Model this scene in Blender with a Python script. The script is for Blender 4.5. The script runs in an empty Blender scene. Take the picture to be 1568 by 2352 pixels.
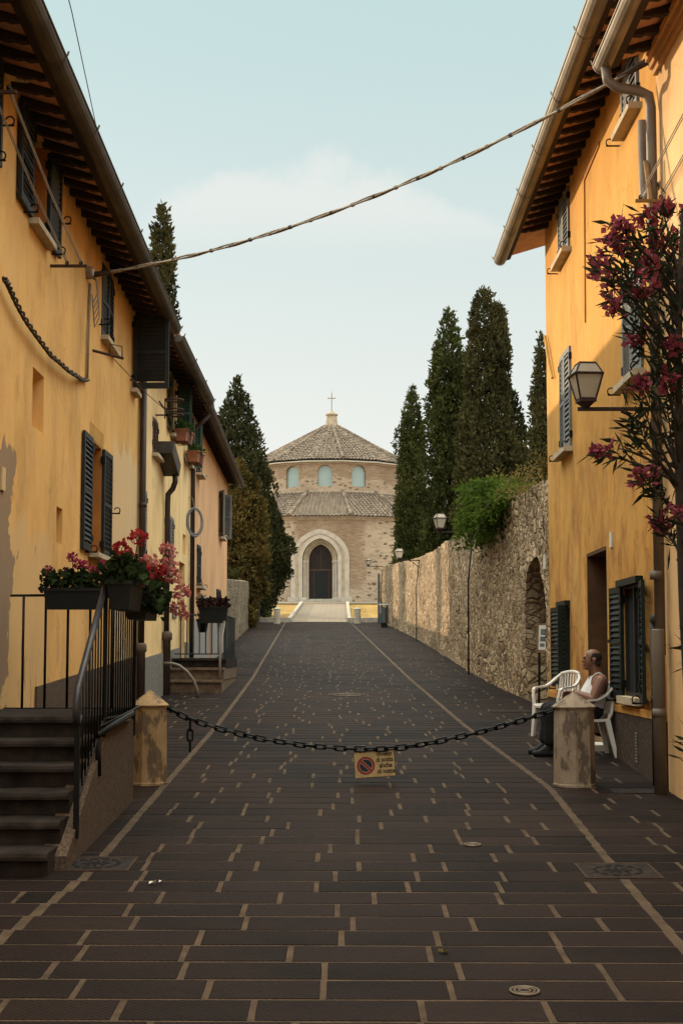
# Italian street climbing to a round church: everything is built here in mesh code
SKY_TOP, SKY_LOW, CLOUD = (5.1, 6.7, 6.6), (8.1, 8.0, 7.5), (8.0, 7.6, 7.2)
VEIL, SKY_STR, EXPO, ZEN = 0.85, 0.12, 0.0, 7.2
WARM = (1.27, 0.96, 0.80)
HAZE = 0.0
import bpy, bmesh, math, random
import numpy as np
from mathutils import Vector, Matrix, noise
random.seed(7); rng = np.random.default_rng(7)
PI = math.pi
C = bpy.context.scene.collection
# ---------------------------------------------------------------- camera model (layout units; S turns them into metres)
S = 0.86
F, CX, CY, HZ = 3200.0, 784.0, 1176.0, 1500.0
PIT = math.radians(4.5)
PPY = HZ - F*math.tan(PIT)
H, SL = 2.41, 0.0484

def gz(y):
    if y < -12: return SL*-12
    if y <= 91: return SL*y
    if y <= 127: return SL*91 + 0.075*(y-91)
    return SL*91 + 0.075*36
def ray(x, y):
    a = (x-CX)/F; b = (PPY-y)/F
    fy = math.cos(PIT)-b*math.sin(PIT)
    return a/fy, (math.sin(PIT)+b*math.cos(PIT))/fy
def ground(x, y):
    dx, dz = ray(x, y); Y = H/(SL-dz)
    return Vector((dx*Y, Y, SL*Y))
def at(x, y, Y):
    dx, dz = ray(x, y)
    return Vector((dx*Y, Y, H+dz*Y))
class Fac:
    """a vertical facade over a straight plan line; side = +1 when it looks towards +X"""
    def __init__(s, A, B, side):
        s.A, s.B, s.side = A, B, side
        s.m = (B[0]-A[0])/(B[1]-A[1])
    def X(s, Y): return s.A[0]+s.m*(Y-s.A[1])
    def px(s, x, y):
        dx, dz = ray(x, y)
        Y = (s.A[0]-s.m*s.A[1])/(dx-s.m)
        return Y, H+dz*Y
    def P(s, Y, z, off=0.0): return Vector((s.X(Y)+s.side*off, Y, z))
    def rect(s, xa, yt, yb, xb):
        """pixel column xa with top and bottom, and the other column xb"""
        Y0, z1 = s.px(xa, yt); Y0b, z0 = s.px(xa, yb); Y1 = s.px(xb, (yt+yb)/2)[0]
        Y0 = (Y0+Y0b)/2
        return (min(Y0, Y1), max(Y0, Y1), z0, z1)

# ---------------------------------------------------------------- mesh builder
W = {}
class MB:
    def __init__(s): s.v = []; s.f = []
    def add(s, vs, fs):
        k = len(s.v); s.v += [Vector(p) for p in vs]; s.f += [tuple(i+k for i in f) for f in fs]
    def quad(s, *p): s.add(p, [tuple(range(len(p)))])
    def hexa(s, p):
        s.add(p, [(0,3,2,1),(4,5,6,7),(0,1,5,4),(1,2,6,5),(2,3,7,6),(3,0,4,7)])
    def box(s, c, d, R=None):
        c = Vector(c); x, y, z = d[0]/2, d[1]/2, d[2]/2
        q = [Vector(t) for t in ((-x,-y,-z),(x,-y,-z),(x,y,-z),(-x,y,-z),(-x,-y,z),(x,-y,z),(x,y,z),(-x,y,z))]
        if R is not None: q = [R @ t for t in q]
        s.hexa([c+t for t in q])
    def obox(s, o, ax, ay, az):
        """box from a corner and three edge vectors"""
        o = Vector(o)
        s.hexa([o, o+ax, o+ax+ay, o+ay, o+az, o+ax+az, o+ax+ay+az, o+ay+az])
    def fbox(s, fac, Y0, Y1, z0, z1, o0, o1):
        P = fac.P
        s.hexa([P(Y0,z0,o0),P(Y1,z0,o0),P(Y1,z0,o1),P(Y0,z0,o1),P(Y0,z1,o0),P(Y1,z1,o0),P(Y1,z1,o1),P(Y0,z1,o1)])
    def tube(s, pts, r, n=8, closed=False):
        pts = [Vector(p) for p in pts]; N = len(pts)
        rr = r if isinstance(r, (list, tuple)) else [r]*N
        vs = []; up = None
        for i, p in enumerate(pts):
            if closed: t = pts[(i+1) % N]-pts[i-1]
            else: t = pts[min(i+1, N-1)]-pts[max(i-1, 0)]
            t.normalize()
            if up is None:
                up = t.orthogonal().normalized()
            else:
                up = (up-t*up.dot(t))
                up = up.normalized() if up.length > 1e-6 else t.orthogonal().normalized()
            w = t.cross(up)
            for k in range(n):
                a = 2*PI*k/n
                vs.append(p+(up*math.cos(a)+w*math.sin(a))*rr[i])
        fs = []
        for i in range(N if closed else N-1):
            j = (i+1) % N
            for k in range(n):
                l = (k+1) % n
                fs.append((i*n+k, i*n+l, j*n+l, j*n+k))
        if not closed:
            fs.append(tuple(range(n-1, -1, -1))); fs.append(tuple((N-1)*n+k for k in range(n)))
        s.add(vs, fs)
    def lathe(s, c, prof, n=16, R=None, a0=0.0):
        c = Vector(c); vs = []
        for r, z in prof:
            for k in range(n):
                a = a0+2*PI*k/n
                p = Vector((r*math.cos(a), r*math.sin(a), z))
                vs.append(c+(R @ p if R is not None else p))
        fs = []
        for i in range(len(prof)-1):
            for k in range(n):
                l = (k+1) % n
                fs.append((i*n+k, i*n+l, (i+1)*n+l, (i+1)*n+k))
        fs.append(tuple(range(n-1, -1, -1))); fs.append(tuple((len(prof)-1)*n+k for k in range(n)))
        s.add(vs, fs)
    def prism(s, poly, ext):
        n = len(poly); ext = Vector(ext); a = [Vector(p) for p in poly]
        s.add(a+[p+ext for p in a], [tuple(range(n-1, -1, -1)), tuple(range(n, 2*n))]+[(i, (i+1) % n, n+(i+1) % n, n+i) for i in range(n)])
    def rc(s, p0, r0, p1, r1, n=12):
        """tapered capsule"""
        p0, p1 = Vector(p0), Vector(p1); ax = p1-p0; L = ax.length
        q = ax.to_track_quat('Z', 'Y').to_matrix() if L > 1e-6 else Matrix.Identity(3)
        pr = [(max(r0*math.sin(t), 1e-4), -r0*math.cos(t)) for t in (0, PI/8, PI/4, 3*PI/8, PI/2)]
        pr += [(max(r1*math.sin(t), 1e-4), L+r1*math.cos(t)) for t in (PI/2, 3*PI/8, PI/4, PI/8, 0)]
        s.lathe(p0, pr, n, q)
    def ball(s, c, r, n=10, R=None):
        rx, ry, rz = (r, r, r) if not isinstance(r, (tuple, list)) else r
        c = Vector(c); vs = []; fs = []; m = n//2+1
        for i in range(m+1):
            t = PI*i/m
            for k in range(n):
                a = 2*PI*k/n
                p = Vector((rx*max(math.sin(t), 1e-3)*math.cos(a), ry*max(math.sin(t), 1e-3)*math.sin(a), rz*math.cos(t)))
                vs.append(c+(R @ p if R is not None else p))
        for i in range(m):
            for k in range(n):
                l = (k+1) % n
                fs.append((i*n+k, (i+1)*n+k, (i+1)*n+l, i*n+l))
        fs.append(tuple(range(n))); fs.append(tuple(m*n+k for k in range(n-1, -1, -1)))
        s.add(vs, fs)
    def xform(s, M): s.v = [M @ p for p in s.v]; return s
    def mesh(s, name, o, smooth, fix):
        me = bpy.data.meshes.new(name)
        me.from_pydata([tuple((p-o)*S) for p in s.v], [], s.f)
        if fix:
            b = bmesh.new(); b.from_mesh(me); bmesh.ops.recalc_face_normals(b, faces=b.faces); b.to_mesh(me); b.free()
        if smooth:
            me.polygons.foreach_set('use_smooth', [True]*len(me.polygons))
        me.update(); return me
    def build(s, name, mat, parent=None, loc=None, smooth=False, fix=True, label=None):
        o0 = W[parent.name] if parent is not None else Vector(loc if loc is not None else (0, 0, 0))
        ob = bpy.data.objects.new(name, s.mesh(name, o0, smooth, fix))
        C.objects.link(ob); ob.data.materials.append(mat)
        if parent is not None: ob.parent = parent
        else: ob.location = o0*S
        if label: ob['label'] = label
        W[ob.name] = o0.copy()
        return ob
def build_each(mb, name, mat, parent, smooth=False, fix=True, gap=0.06):
    """one object for each separate piece in the builder"""
    n = len(mb.v); par = list(range(n))
    def find(i):
        while par[i] != i: par[i] = par[par[i]]; i = par[i]
        return i
    for f in mb.f:
        for i in f[1:]: par[find(i)] = find(f[0])
    grp = {}
    for fi, f in enumerate(mb.f): grp.setdefault(find(f[0]), []).append(f)
    isl = []
    for fs in grp.values():
        ids = sorted({i for f in fs for i in f}); vs = [mb.v[i] for i in ids]
        lo = [min(v[k] for v in vs) for k in range(3)]; hi = [max(v[k] for v in vs) for k in range(3)]
        isl.append([lo, hi, fs])
    merged = True
    while merged:
        merged = False
        for i in range(len(isl)):
            for j in range(i+1, len(isl)):
                A, B = isl[i], isl[j]
                if all(A[0][k]-gap <= B[1][k] and B[0][k]-gap <= A[1][k] for k in range(3)):
                    A[0] = [min(p, q) for p, q in zip(A[0], B[0])]; A[1] = [max(p, q) for p, q in zip(A[1], B[1])]; A[2] = A[2]+B[2]; isl.pop(j); merged = True; break
            if merged: break
    out = []
    for lo, hi, fs in isl:
        ids = sorted({i for f in fs for i in f}); mp = {v: k for k, v in enumerate(ids)}
        m2 = MB(); m2.v = [mb.v[i] for i in ids]; m2.f = [tuple(mp[i] for i in f) for f in fs]
        out.append(m2.build(name, mat, parent, smooth=smooth, fix=fix))
    return out
def tag(o, label, cat, group=None, kind=None):
    o['label'] = label; o['category'] = cat
    if group: o['group'] = group
    if kind: o['kind'] = kind
    return o
def thing(name, label, cat, loc, group=None):
    o = bpy.data.objects.new(name, None); C.objects.link(o)
    o.empty_display_size = 0.2
    o.location = Vector(loc)*S; W[o.name] = Vector(loc)
    return tag(o, label, cat, group)
def struct(o): o['kind'] = 'structure'; return o
def kids(o): return [c for c in C.objects if c.parent == o]
def copy_tree(o, loc=None, rz=None, label=None, parent=None, scale=None):
    c = o.copy(); C.objects.link(c)
    if parent is not None: c.parent = parent
    if loc is not None: c.location = Vector(loc)*S; W[c.name] = Vector(loc)
    if rz is not None: c.rotation_euler = (0, 0, rz)
    if scale is not None: c.scale = (scale,)*3
    if label: c['label'] = label
    for ch in kids(o): copy_tree(ch, parent=c)
    return c

# ---------------------------------------------------------------- materials
def nodes(name):
    m = bpy.data.materials.new(name); m.use_nodes = True
    nt = m.node_tree; b = nt.nodes['Principled BSDF']
    return m, nt, b
def N(nt, t, **kw):
    n = nt.nodes.new(t)
    for k, v in kw.items():
        if k.startswith('i_'):
            n.inputs[k[2:].replace('_', ' ')].default_value = v
        else: setattr(n, k, v)
    return n
def ln(nt, a, b): nt.links.new(a, b)
def ramp(nt, fac, stops):
    r = N(nt, 'ShaderNodeValToRGB'); cr = r.color_ramp
    while len(cr.elements) < len(stops): cr.elements.new(0.5)
    for e, (p, c) in zip(cr.elements, stops):
        e.position = p; e.color = (c[0], c[1], c[2], 1) if not isinstance(c, (int, float)) else (c, c, c, 1)
    ln(nt, fac, r.inputs['Fac']); return r.outputs['Color']
def mixc(nt, fac, a, b, mode='MIX'):
    n = N(nt, 'ShaderNodeMix', data_type='RGBA', blend_type=mode)
    for sock, val in ((n.inputs[0], fac), (n.inputs[6], a), (n.inputs[7], b)):
        if hasattr(val, 'default_value') or hasattr(val, 'is_output'): ln(nt, val, sock)
        elif isinstance(val, (int, float)): sock.default_value = val
        else: sock.default_value = (val[0], val[1], val[2], 1)
    return n.outputs[2]
def math_n(nt, op, a, b=None):
    n = N(nt, 'ShaderNodeMath', operation=op)
    for i, v in enumerate((a, b)):
        if v is None: continue
        if isinstance(v, (int, float)): n.inputs[i].default_value = v
        else: ln(nt, v, n.inputs[i])
    return n.outputs[0]
def coords(nt, scale=(1, 1, 1), rot=(0, 0, 0), kind='Object'):
    t = N(nt, 'ShaderNodeTexCoord'); mp = N(nt, 'ShaderNodeMapping')
    mp.inputs['Scale'].default_value = scale; mp.inputs['Rotation'].default_value = rot
    ln(nt, t.outputs[kind], mp.inputs['Vector']); return mp.outputs['Vector']
def noise_n(nt, vec, scale, detail=5, rough=0.55, dist=0.0):
    n = N(nt, 'ShaderNodeTexNoise'); n.inputs['Scale'].default_value = scale
    n.inputs['Detail'].default_value = detail; n.inputs['Roughness'].default_value = rough; n.inputs['Distortion'].default_value = dist
    ln(nt, vec, n.inputs['Vector']); return n.outputs['Fac']
def bump(nt, b, h, strength=0.3, dist=0.02):
    n = N(nt, 'ShaderNodeBump'); n.inputs['Strength'].default_value = strength; n.inputs['Distance'].default_value = dist
    ln(nt, h, n.inputs['Height']); ln(nt, n.outputs['Normal'], b.inputs['Normal'])
def mul(c, k): return tuple(min(1, x*k) for x in c[:3])
def M(name, base, rough=0.7, var=0.2, scale=4.0, bs=0.15, bscale=40.0, metal=0.0, stretch=(1, 1, 1), spec=0.2):
    m, nt, b = nodes(name)
    v = coords(nt, stretch)
    c = ramp(nt, noise_n(nt, v, scale), [(0.3, mul(base, 1-var)), (0.7, mul(base, 1+var))])
    ln(nt, c, b.inputs['Base Color']); b.inputs['Roughness'].default_value = rough; b.inputs['Metallic'].default_value = metal
    b.inputs['Specular IOR Level'].default_value = spec
    if bs: bump(nt, b, noise_n(nt, v, bscale), bs, 0.01)
    return m
def plaster(name, base, pale, dirt, patch=None, streak=0.5, pale_amt=0.55, dirt_amt=0.62, palez=None):
    """limewashed plaster: vertical wash streaks, pale worn patches, brown weathering"""
    m, nt, b = nodes(name)
    v = coords(nt); vs = coords(nt, (1, 1, 0.42), (.12, 0, 0)); vb = coords(nt, (1, 1, 0.5))
    c = ramp(nt, noise_n(nt, vb, 1.3, 9, 0.68, 0.0), [(0.33, mul(base, 0.72)), (0.5, base), (0.68, mul(base, 1.16))])
    st = ramp(nt, noise_n(nt, vs, 4.0, 9, 0.75, 0.0), [(0.38, 0.0), (0.64, 1.0)])
    c = mixc(nt, math_n(nt, 'MULTIPLY', st, streak), c, pale)
    pm = ramp(nt, noise_n(nt, vb, 0.7, 9, 0.66, 0.0), [(pale_amt, 0.0), (pale_amt+0.12, 1.0)])
    c = mixc(nt, math_n(nt, 'MULTIPLY', pm, 0.6), c, pale)
    dn = math_n(nt, 'ADD', math_n(nt, 'MULTIPLY', noise_n(nt, vs, 3.2, 10, 0.78, 0.0), 0.45), math_n(nt, 'MULTIPLY', noise_n(nt, v, 0.9, 10, 0.7, 0.0), 0.55))
    dm = ramp(nt, dn, [(dirt_amt, 0.0), (dirt_amt+0.13, 1.0)])
    if palez:                                     # weathering collects low on the wall: a stain that stays with the wall
        sp = N(nt, 'ShaderNodeSeparateXYZ'); ln(nt, v, sp.inputs[0])
        mr = N(nt, 'ShaderNodeMapRange'); mr.inputs[1].default_value = palez[0]; mr.inputs[2].default_value = palez[1]
        mr.inputs[3].default_value = 1; mr.inputs[4].default_value = palez[2]
        ln(nt, sp.outputs[2], mr.inputs[0]); dm = math_n(nt, 'MULTIPLY', dm, mr.outputs[0])
    c = mixc(nt, math_n(nt, 'MULTIPLY', dm, 0.85), c, dirt)
    c = mixc(nt, math_n(nt, 'MULTIPLY', ramp(nt, noise_n(nt, v, 38, 3), [(0.62, 0.0), (0.72, 1.0)]), 0.25), c, dirt)
    nv = N(nt, 'ShaderNodeTexNoise'); nv.inputs['Scale'].default_value = 1.6; nv.inputs['Detail'].default_value = 6; ln(nt, v, nv.inputs['Vector'])
    cv = N(nt, 'ShaderNodeVectorMath', operation='MULTIPLY_ADD'); ln(nt, nv.outputs['Color'], cv.inputs[0]); cv.inputs[1].default_value = (.9, .9, .9); ln(nt, v, cv.inputs[2])
    ck = N(nt, 'ShaderNodeTexVoronoi', feature='DISTANCE_TO_EDGE'); ck.inputs['Scale'].default_value = .42; ln(nt, cv.outputs[0], ck.inputs['Vector'])
    cm = math_n(nt, 'MULTIPLY', ramp(nt, ck.outputs['Distance'], [(0.0, 1.0), (0.006, 0.0)]), ramp(nt, noise_n(nt, v, .55, 3), [(0.5, 0.0), (0.62, 0.55)]))
    c = mixc(nt, cm, c, mul(dirt, 0.5))
    if patch: c = patch(nt, v, c)
    ln(nt, c, b.inputs['Base Color']); b.inputs['Roughness'].default_value = 0.92; b.inputs['Specular IOR Level'].default_value = 0.15
    h = math_n(nt, 'ADD', noise_n(nt, vb, 3.0, 6), math_n(nt, 'MULTIPLY', noise_n(nt, v, 60, 2), 0.15))
    bump(nt, b, h, 0.35, 0.03)
    return m
def stonework(name, stops, mortar, sc=(5.5, 5.5, 8.0), edge=0.06, strength=0.9, dirt=None):
    m, nt, b = nodes(name)
    v0 = coords(nt)
    nv = N(nt, 'ShaderNodeTexNoise'); nv.inputs['Scale'].default_value = 2.2; nv.inputs['Detail'].default_value = 3; ln(nt, v0, nv.inputs['Vector'])
    va = N(nt, 'ShaderNodeVectorMath', operation='MULTIPLY_ADD')
    ln(nt, nv.outputs['Color'], va.inputs[0]); va.inputs[1].default_value = (0.22, 0.22, 0.22); ln(nt, v0, va.inputs[2])
    lay = []
    for k in (1.0, 1.9):                          # large and small stones, in patches
        mp = N(nt, 'ShaderNodeMapping'); mp.inputs['Scale'].default_value = tuple(q*k*.82 for q in sc); ln(nt, va.outputs[0], mp.inputs['Vector'])
        d = N(nt, 'ShaderNodeTexVoronoi', feature='DISTANCE_TO_EDGE'); d.inputs['Scale'].default_value = 1; ln(nt, mp.outputs[0], d.inputs['Vector'])
        f = N(nt, 'ShaderNodeTexVoronoi', feature='F1'); f.inputs['Scale'].default_value = 1; ln(nt, mp.outputs[0], f.inputs['Vector'])
        s_ = N(nt, 'ShaderNodeSeparateColor'); ln(nt, f.outputs['Color'], s_.inputs[0])
        e_ = ramp(nt, d.outputs['Distance'], [(0.0, 1.0), (edge, 0.55), (edge*2.2, 0.0)])
        h_ = math_n(nt, 'ADD', ramp(nt, d.outputs['Distance'], [(0.0, 0.0), (edge*2.2, 0.8), (1.0, 1.0)]), math_n(nt, 'MULTIPLY', s_.outputs[1], 0.7))
        lay.append((ramp(nt, s_.outputs[0], stops), e_, math_n(nt, 'MULTIPLY', h_, 1/k)))
    pk = ramp(nt, noise_n(nt, v0, 0.9, 4), [(0.46, 0.0), (0.52, 1.0)])
    c = mixc(nt, pk, lay[0][0], lay[1][0]); em = mixc(nt, pk, lay[0][1], lay[1][1]); hh = mixc(nt, pk, lay[0][2], lay[1][2])
    c = mixc(nt, math_n(nt, 'MULTIPLY', noise_n(nt, v0, 14, 6), 0.4), c, mul(stops[0][1], 0.7))
    c = mixc(nt, em, c, mortar)
    big = ramp(nt, noise_n(nt, v0, 0.5, 5), [(0.35, mul((1, 1, 1), 0.68)), (0.7, (1, 1, 1))])
    c = mixc(nt, 1.0, c, big, 'MULTIPLY')
    ln(nt, c, b.inputs['Base Color']); b.inputs['Roughness'].default_value = 0.95; b.inputs['Specular IOR Level'].default_value = 0.1
    h = math_n(nt, 'ADD', hh, math_n(nt, 'MULTIPLY', noise_n(nt, v0, 25, 5), 0.5))
    bump(nt, b, h, strength, 0.06)
    return m
def leafmat(name, lo, hi, trans=0.35, sc=1.2):
    m, nt, b = nodes(name)
    nt.nodes.remove(b)
    v = coords(nt)
    c = ramp(nt, noise_n(nt, v, sc, 4, 0.7), [(0.32, lo), (0.68, hi)])
    g = N(nt, 'ShaderNodeNewGeometry')
    c = mixc(nt, math_n(nt, 'MULTIPLY', g.outputs['Random Per Island'], 0.5), c, mul(lo, 0.6))
    df = N(nt, 'ShaderNodeBsdfDiffuse'); tr = N(nt, 'ShaderNodeBsdfTranslucent'); mx = N(nt, 'ShaderNodeMixShader')
    ln(nt, c, df.inputs[0]); ln(nt, c, tr.inputs[0]); mx.inputs[0].default_value = trans
    ln(nt, df.outputs[0], mx.inputs[1]); ln(nt, tr.outputs[0], mx.inputs[2])
    ln(nt, mx.outputs[0], nt.nodes['Material Output'].inputs[0])
    return m

iron = M('black_iron', (0.007, 0.008, 0.009), 0.5, 0.3, 8, 0.1, 60, 0.3)
ironl = M('grey_handrail', (0.045, 0.045, 0.055), 0.4, 0.2, 8, 0.1, 60, 0.4)
rust = M('rusty_iron', (0.05, 0.028, 0.02), 0.8, 0.35, 12, 0.3, 60, 0.1)
gutterm = M('weathered_gutter', (0.20, 0.165, 0.125), 0.55, 0.25, 3, 0.15, 30, 0.35)
gutterd = M('dark_gutter', (0.075, 0.065, 0.055), 0.6, 0.3, 3, 0.15, 30, 0.3)
pipem = M('brown_downpipe', (0.045, 0.032, 0.028), 0.5, 0.25, 3, 0.1, 30, 0.2)
pipeg = M('grey_downpipe', (0.16, 0.13, 0.11), 0.55, 0.2, 3, 0.1, 30, 0.2)
sleeve = M('cast_iron_sleeve', (0.10, 0.07, 0.06), 0.7, 0.25, 5, 0.2, 30, 0.1)
raft = M('rafter_wood', (0.035, 0.024, 0.019), 0.85, 0.3, 6, 0.3, 30, 0, (1, 4, 4))
shut_d = M('dark_shutter_paint', (0.016, 0.017, 0.018), 0.55, 0.25, 5, 0.1, 30)
shut_g = M('green_shutter_paint', (0.022, 0.045, 0.03), 0.5, 0.25, 5, 0.1, 30)
shut_n = M('grey_shutter_paint', (0.145, 0.145, 0.14), 0.5, 0.2, 5, 0.1, 30)
shut_w = M('pale_grey_shutter_paint', (0.16, 0.155, 0.145), 0.5, 0.2, 5, 0.1, 30)
shut_r = M('brown_shutter_wood', (0.07, 0.03, 0.022), 0.7, 0.3, 6, 0.2, 30)
sillm = M('travertine_sill', (0.42, 0.34, 0.24), 0.8, 0.2, 6, 0.3, 40)
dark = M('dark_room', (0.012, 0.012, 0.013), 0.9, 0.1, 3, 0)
glass_m = M('window_glass', (0.02, 0.025, 0.028), 0.08, 0.1, 2, 0, spec=0.8)
framew = M('brown_window_frame', (0.06, 0.035, 0.02), 0.6, 0.2, 6, 0.1)
terr = M('terracotta', (0.27, 0.11, 0.065), 0.85, 0.25, 6, 0.25, 40)
plinth_d = M('dark_pebbledash', (0.055, 0.038, 0.029), 0.95, 0.6, 30, 0.9, 60)
shut_k = M('blackish_green_shutter_paint', (0.008, 0.0135, 0.0115), 0.5, 0.25, 5, 0.1, 30)
plinth_p = M('pebbledash', (0.085, 0.058, 0.042), 0.95, 0.55, 42, 0.9, 70)
plinth_g = M('grey_render', (0.17, 0.155, 0.14), 0.95, 0.3, 16, 0.5, 60)
concrete = M('weathered_step_stone', (0.026, 0.0205, 0.019), 0.95, 0.5, 5, 0.6, 35, spec=.08)
white_pl = M('white_plastic', (0.62, 0.57, 0.53), 0.35, 0.05, 3, 0.02, 40)
plaque_m = M('white_marble_plaque', (0.6, 0.56, 0.52), 0.6, 0.08, 5, 0.05)
trough_m = M('dark_plastic_trough', (0.010, 0.012, 0.013), 0.5, 0.2, 6, 0.1)
wirem = M('grey_cable', (0.22, 0.17, 0.125), 0.7, 0.25, 20, 0.2)
wired = M('dark_cable', (0.05, 0.037, 0.03), 0.7, 0.3, 20, 0.2)
tilem = M('roof_tile', (0.30, 0.205, 0.14), 0.9, 0.45, 1.6, 0.4, 25)
# ---------------------------------------------------------------- camera, sun, sky
cam = bpy.data.objects.new('camera', bpy.data.cameras.new('camera')); C.objects.link(cam)
cam.location = (0, 0, H*S); cam.rotation_euler = (PI/2+PIT, 0, 0)
cam.data.sensor_fit = 'VERTICAL'; cam.data.sensor_height = 36; cam.data.lens = 36*F/2352
cam.data.shift_y = (PPY-CY)/2352; cam.data.clip_end = 3000; cam.data.clip_start = 0.1
bpy.context.scene.camera = cam
SUN_AZ, SUN_EL = math.radians(40), math.radians(12.3)
tosun = Vector((-math.cos(SUN_AZ)*math.cos(SUN_EL), math.sin(SUN_AZ)*math.cos(SUN_EL), math.sin(SUN_EL)))
sun = bpy.data.objects.new('sun', bpy.data.lights.new('sun', 'SUN')); C.objects.link(sun)
sun.data.energy = 4.8; sun.data.angle = math.radians(0.6); sun.data.color = (1.0, 0.80, 0.54)
sun.rotation_euler = (-tosun).to_track_quat('-Z', 'Y').to_euler(); sun.location = (-20, 30, 40)
wd = bpy.data.worlds.new('World'); bpy.context.scene.world = wd; wd.use_nodes = True
wt = wd.node_tree; bg = wt.nodes['Background']
sky = N(wt, 'ShaderNodeTexSky', sky_type='NISHITA', sun_disc=False)
sky.sun_elevation = SUN_EL; sky.sun_rotation = -math.radians(50)
sky.air_density = 1.0; sky.dust_density = 2.0; sky.ozone_density = 1.2
tc = N(wt, 'ShaderNodeTexCoord'); spw = N(wt, 'ShaderNodeSeparateXYZ'); ln(wt, tc.outputs['Generated'], spw.inputs[0])
# thin high veil and one soft bank of cloud in front of the blue
mpw = N(wt, 'ShaderNodeMapping'); mpw.inputs['Scale'].default_value = (1.6, 1.6, 9.0); ln(wt, tc.outputs['Generated'], mpw.inputs[0])
nz = noise_n(wt, mpw.outputs[0], 2.2, 7, 0.55, 0.2)
hz = N(wt, 'ShaderNodeMapRange', interpolation_type='SMOOTHSTEP'); ln(wt, spw.outputs[2], hz.inputs[0])
hz.inputs[1].default_value = 0.05; hz.inputs[2].default_value = 0.48; hz.inputs[3].default_value = 1.0; hz.inputs[4].default_value = 0.0
bank_lo = N(wt, 'ShaderNodeMapRange', interpolation_type='SMOOTHSTEP'); ln(wt, spw.outputs[2], bank_lo.inputs[0])
bank_lo.inputs[1].default_value = 0.27; bank_lo.inputs[2].default_value = 0.315; bank_lo.inputs[3].default_value = 0; bank_lo.inputs[4].default_value = 1
bank_hi = N(wt, 'ShaderNodeMapRange', interpolation_type='SMOOTHSTEP')
zj = math_n(wt, 'ADD', spw.outputs[2], math_n(wt, 'MULTIPLY', noise_n(wt, tc.outputs['Generated'], 9.0, 7, 0.6), 0.10)); zj = math_n(wt, 'ADD', zj, math_n(wt, 'MULTIPLY', math_n(wt, 'POWER', math_n(wt, 'ABSOLUTE', spw.outputs[0]), 2.0), 2.6)); ln(wt, zj, bank_hi.inputs[0])
bank_hi.inputs[1].default_value = 0.375; bank_hi.inputs[2].default_value = 0.395; bank_hi.inputs[3].default_value = 1; bank_hi.inputs[4].default_value = 0
cl = math_n(wt, 'MULTIPLY', math_n(wt, 'MULTIPLY', bank_lo.outputs[0], bank_hi.outputs[0]), 0.45)
veil = mixc(wt, hz.outputs[0], SKY_TOP, SKY_LOW)
c1 = mixc(wt, VEIL, sky.outputs[0], veil)
c2 = mixc(wt, cl, c1, CLOUD)
zn = N(wt, 'ShaderNodeMapRange', interpolation_type='SMOOTHSTEP'); ln(wt, spw.outputs[2], zn.inputs[0])   # unseen sky overhead and behind brightened and warmed to fill the shade
zn.inputs[1].default_value = 0.46; zn.inputs[2].default_value = 0.85
zy = N(wt, 'ShaderNodeMapRange', interpolation_type='SMOOTHSTEP'); ln(wt, spw.outputs[1], zy.inputs[0])
zy.inputs[1].default_value = 0.35; zy.inputs[2].default_value = -0.35
zf = math_n(wt, 'MAXIMUM', zn.outputs[0], math_n(wt, 'MULTIPLY', zy.outputs[0], 0.25))
wm = mixc(wt, zf, (1, 1, 1), tuple(w for w in WARM)); sc2 = math_n(wt, 'ADD', math_n(wt, 'MULTIPLY', zf, ZEN-1), 1.0)
vm0 = N(wt, 'ShaderNodeVectorMath', operation='MULTIPLY'); ln(wt, c2, vm0.inputs[0]); ln(wt, wm, vm0.inputs[1])
vm = N(wt, 'ShaderNodeVectorMath', operation='SCALE'); ln(wt, vm0.outputs[0], vm.inputs[0]); ln(wt, sc2, vm.inputs['Scale'])
ln(wt, vm.outputs[0], bg.inputs[0]); bg.inputs[1].default_value = SKY_STR
vs_ = bpy.context.scene.view_settings
vs_.view_transform = 'Standard'; vs_.look = 'None'; vs_.gamma = 1; vs_.exposure = EXPO
bpy.context.scene.render.film_transparent = False
cy = bpy.context.scene.cycles
cy.max_bounces = 6; cy.diffuse_bounces = 4; cy.glossy_bounces = 2; cy.transmission_bounces = 4; cy.volume_bounces = 0

# ---------------------------------------------------------------- ground
def grassm():
    m, nt, b = nodes('dry_grass')
    v = coords(nt)
    c = ramp(nt, noise_n(nt, v, 0.35, 8, 0.7), [(0.3, (0.13, 0.08, 0.018)), (0.5, (0.36, 0.20, 0.038)), (0.7, (0.46, 0.28, 0.06))])
    c = mixc(nt, ramp(nt, noise_n(nt, v, 5, 6, 0.7), [(0.45, 0.0), (0.8, 0.6)]), c, (0.16, 0.13, 0.05))
    ln(nt, c, b.inputs['Base Color']); b.inputs['Roughness'].default_value = 1
    bump(nt, b, noise_n(nt, v, 18, 6, 0.8), 1.0, 0.15)
    return m
mb = MB()
ys = [-60, -12, 0, 40, 91, 100, 110, 127, 160, 330]; xs = [-170, -30, 0, 30, 170]
for y in ys:
    for x in xs: mb.v.append(Vector((x, y, gz(y)-0.03)))
nx = len(xs)
for i in range(len(ys)-1):
    for j in range(nx-1): mb.f.append((i*nx+j, i*nx+j+1, (i+1)*nx+j+1, (i+1)*nx+j))
struct(mb.build('ground', grassm(), loc=(0, 0, 0), fix=False))

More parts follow.
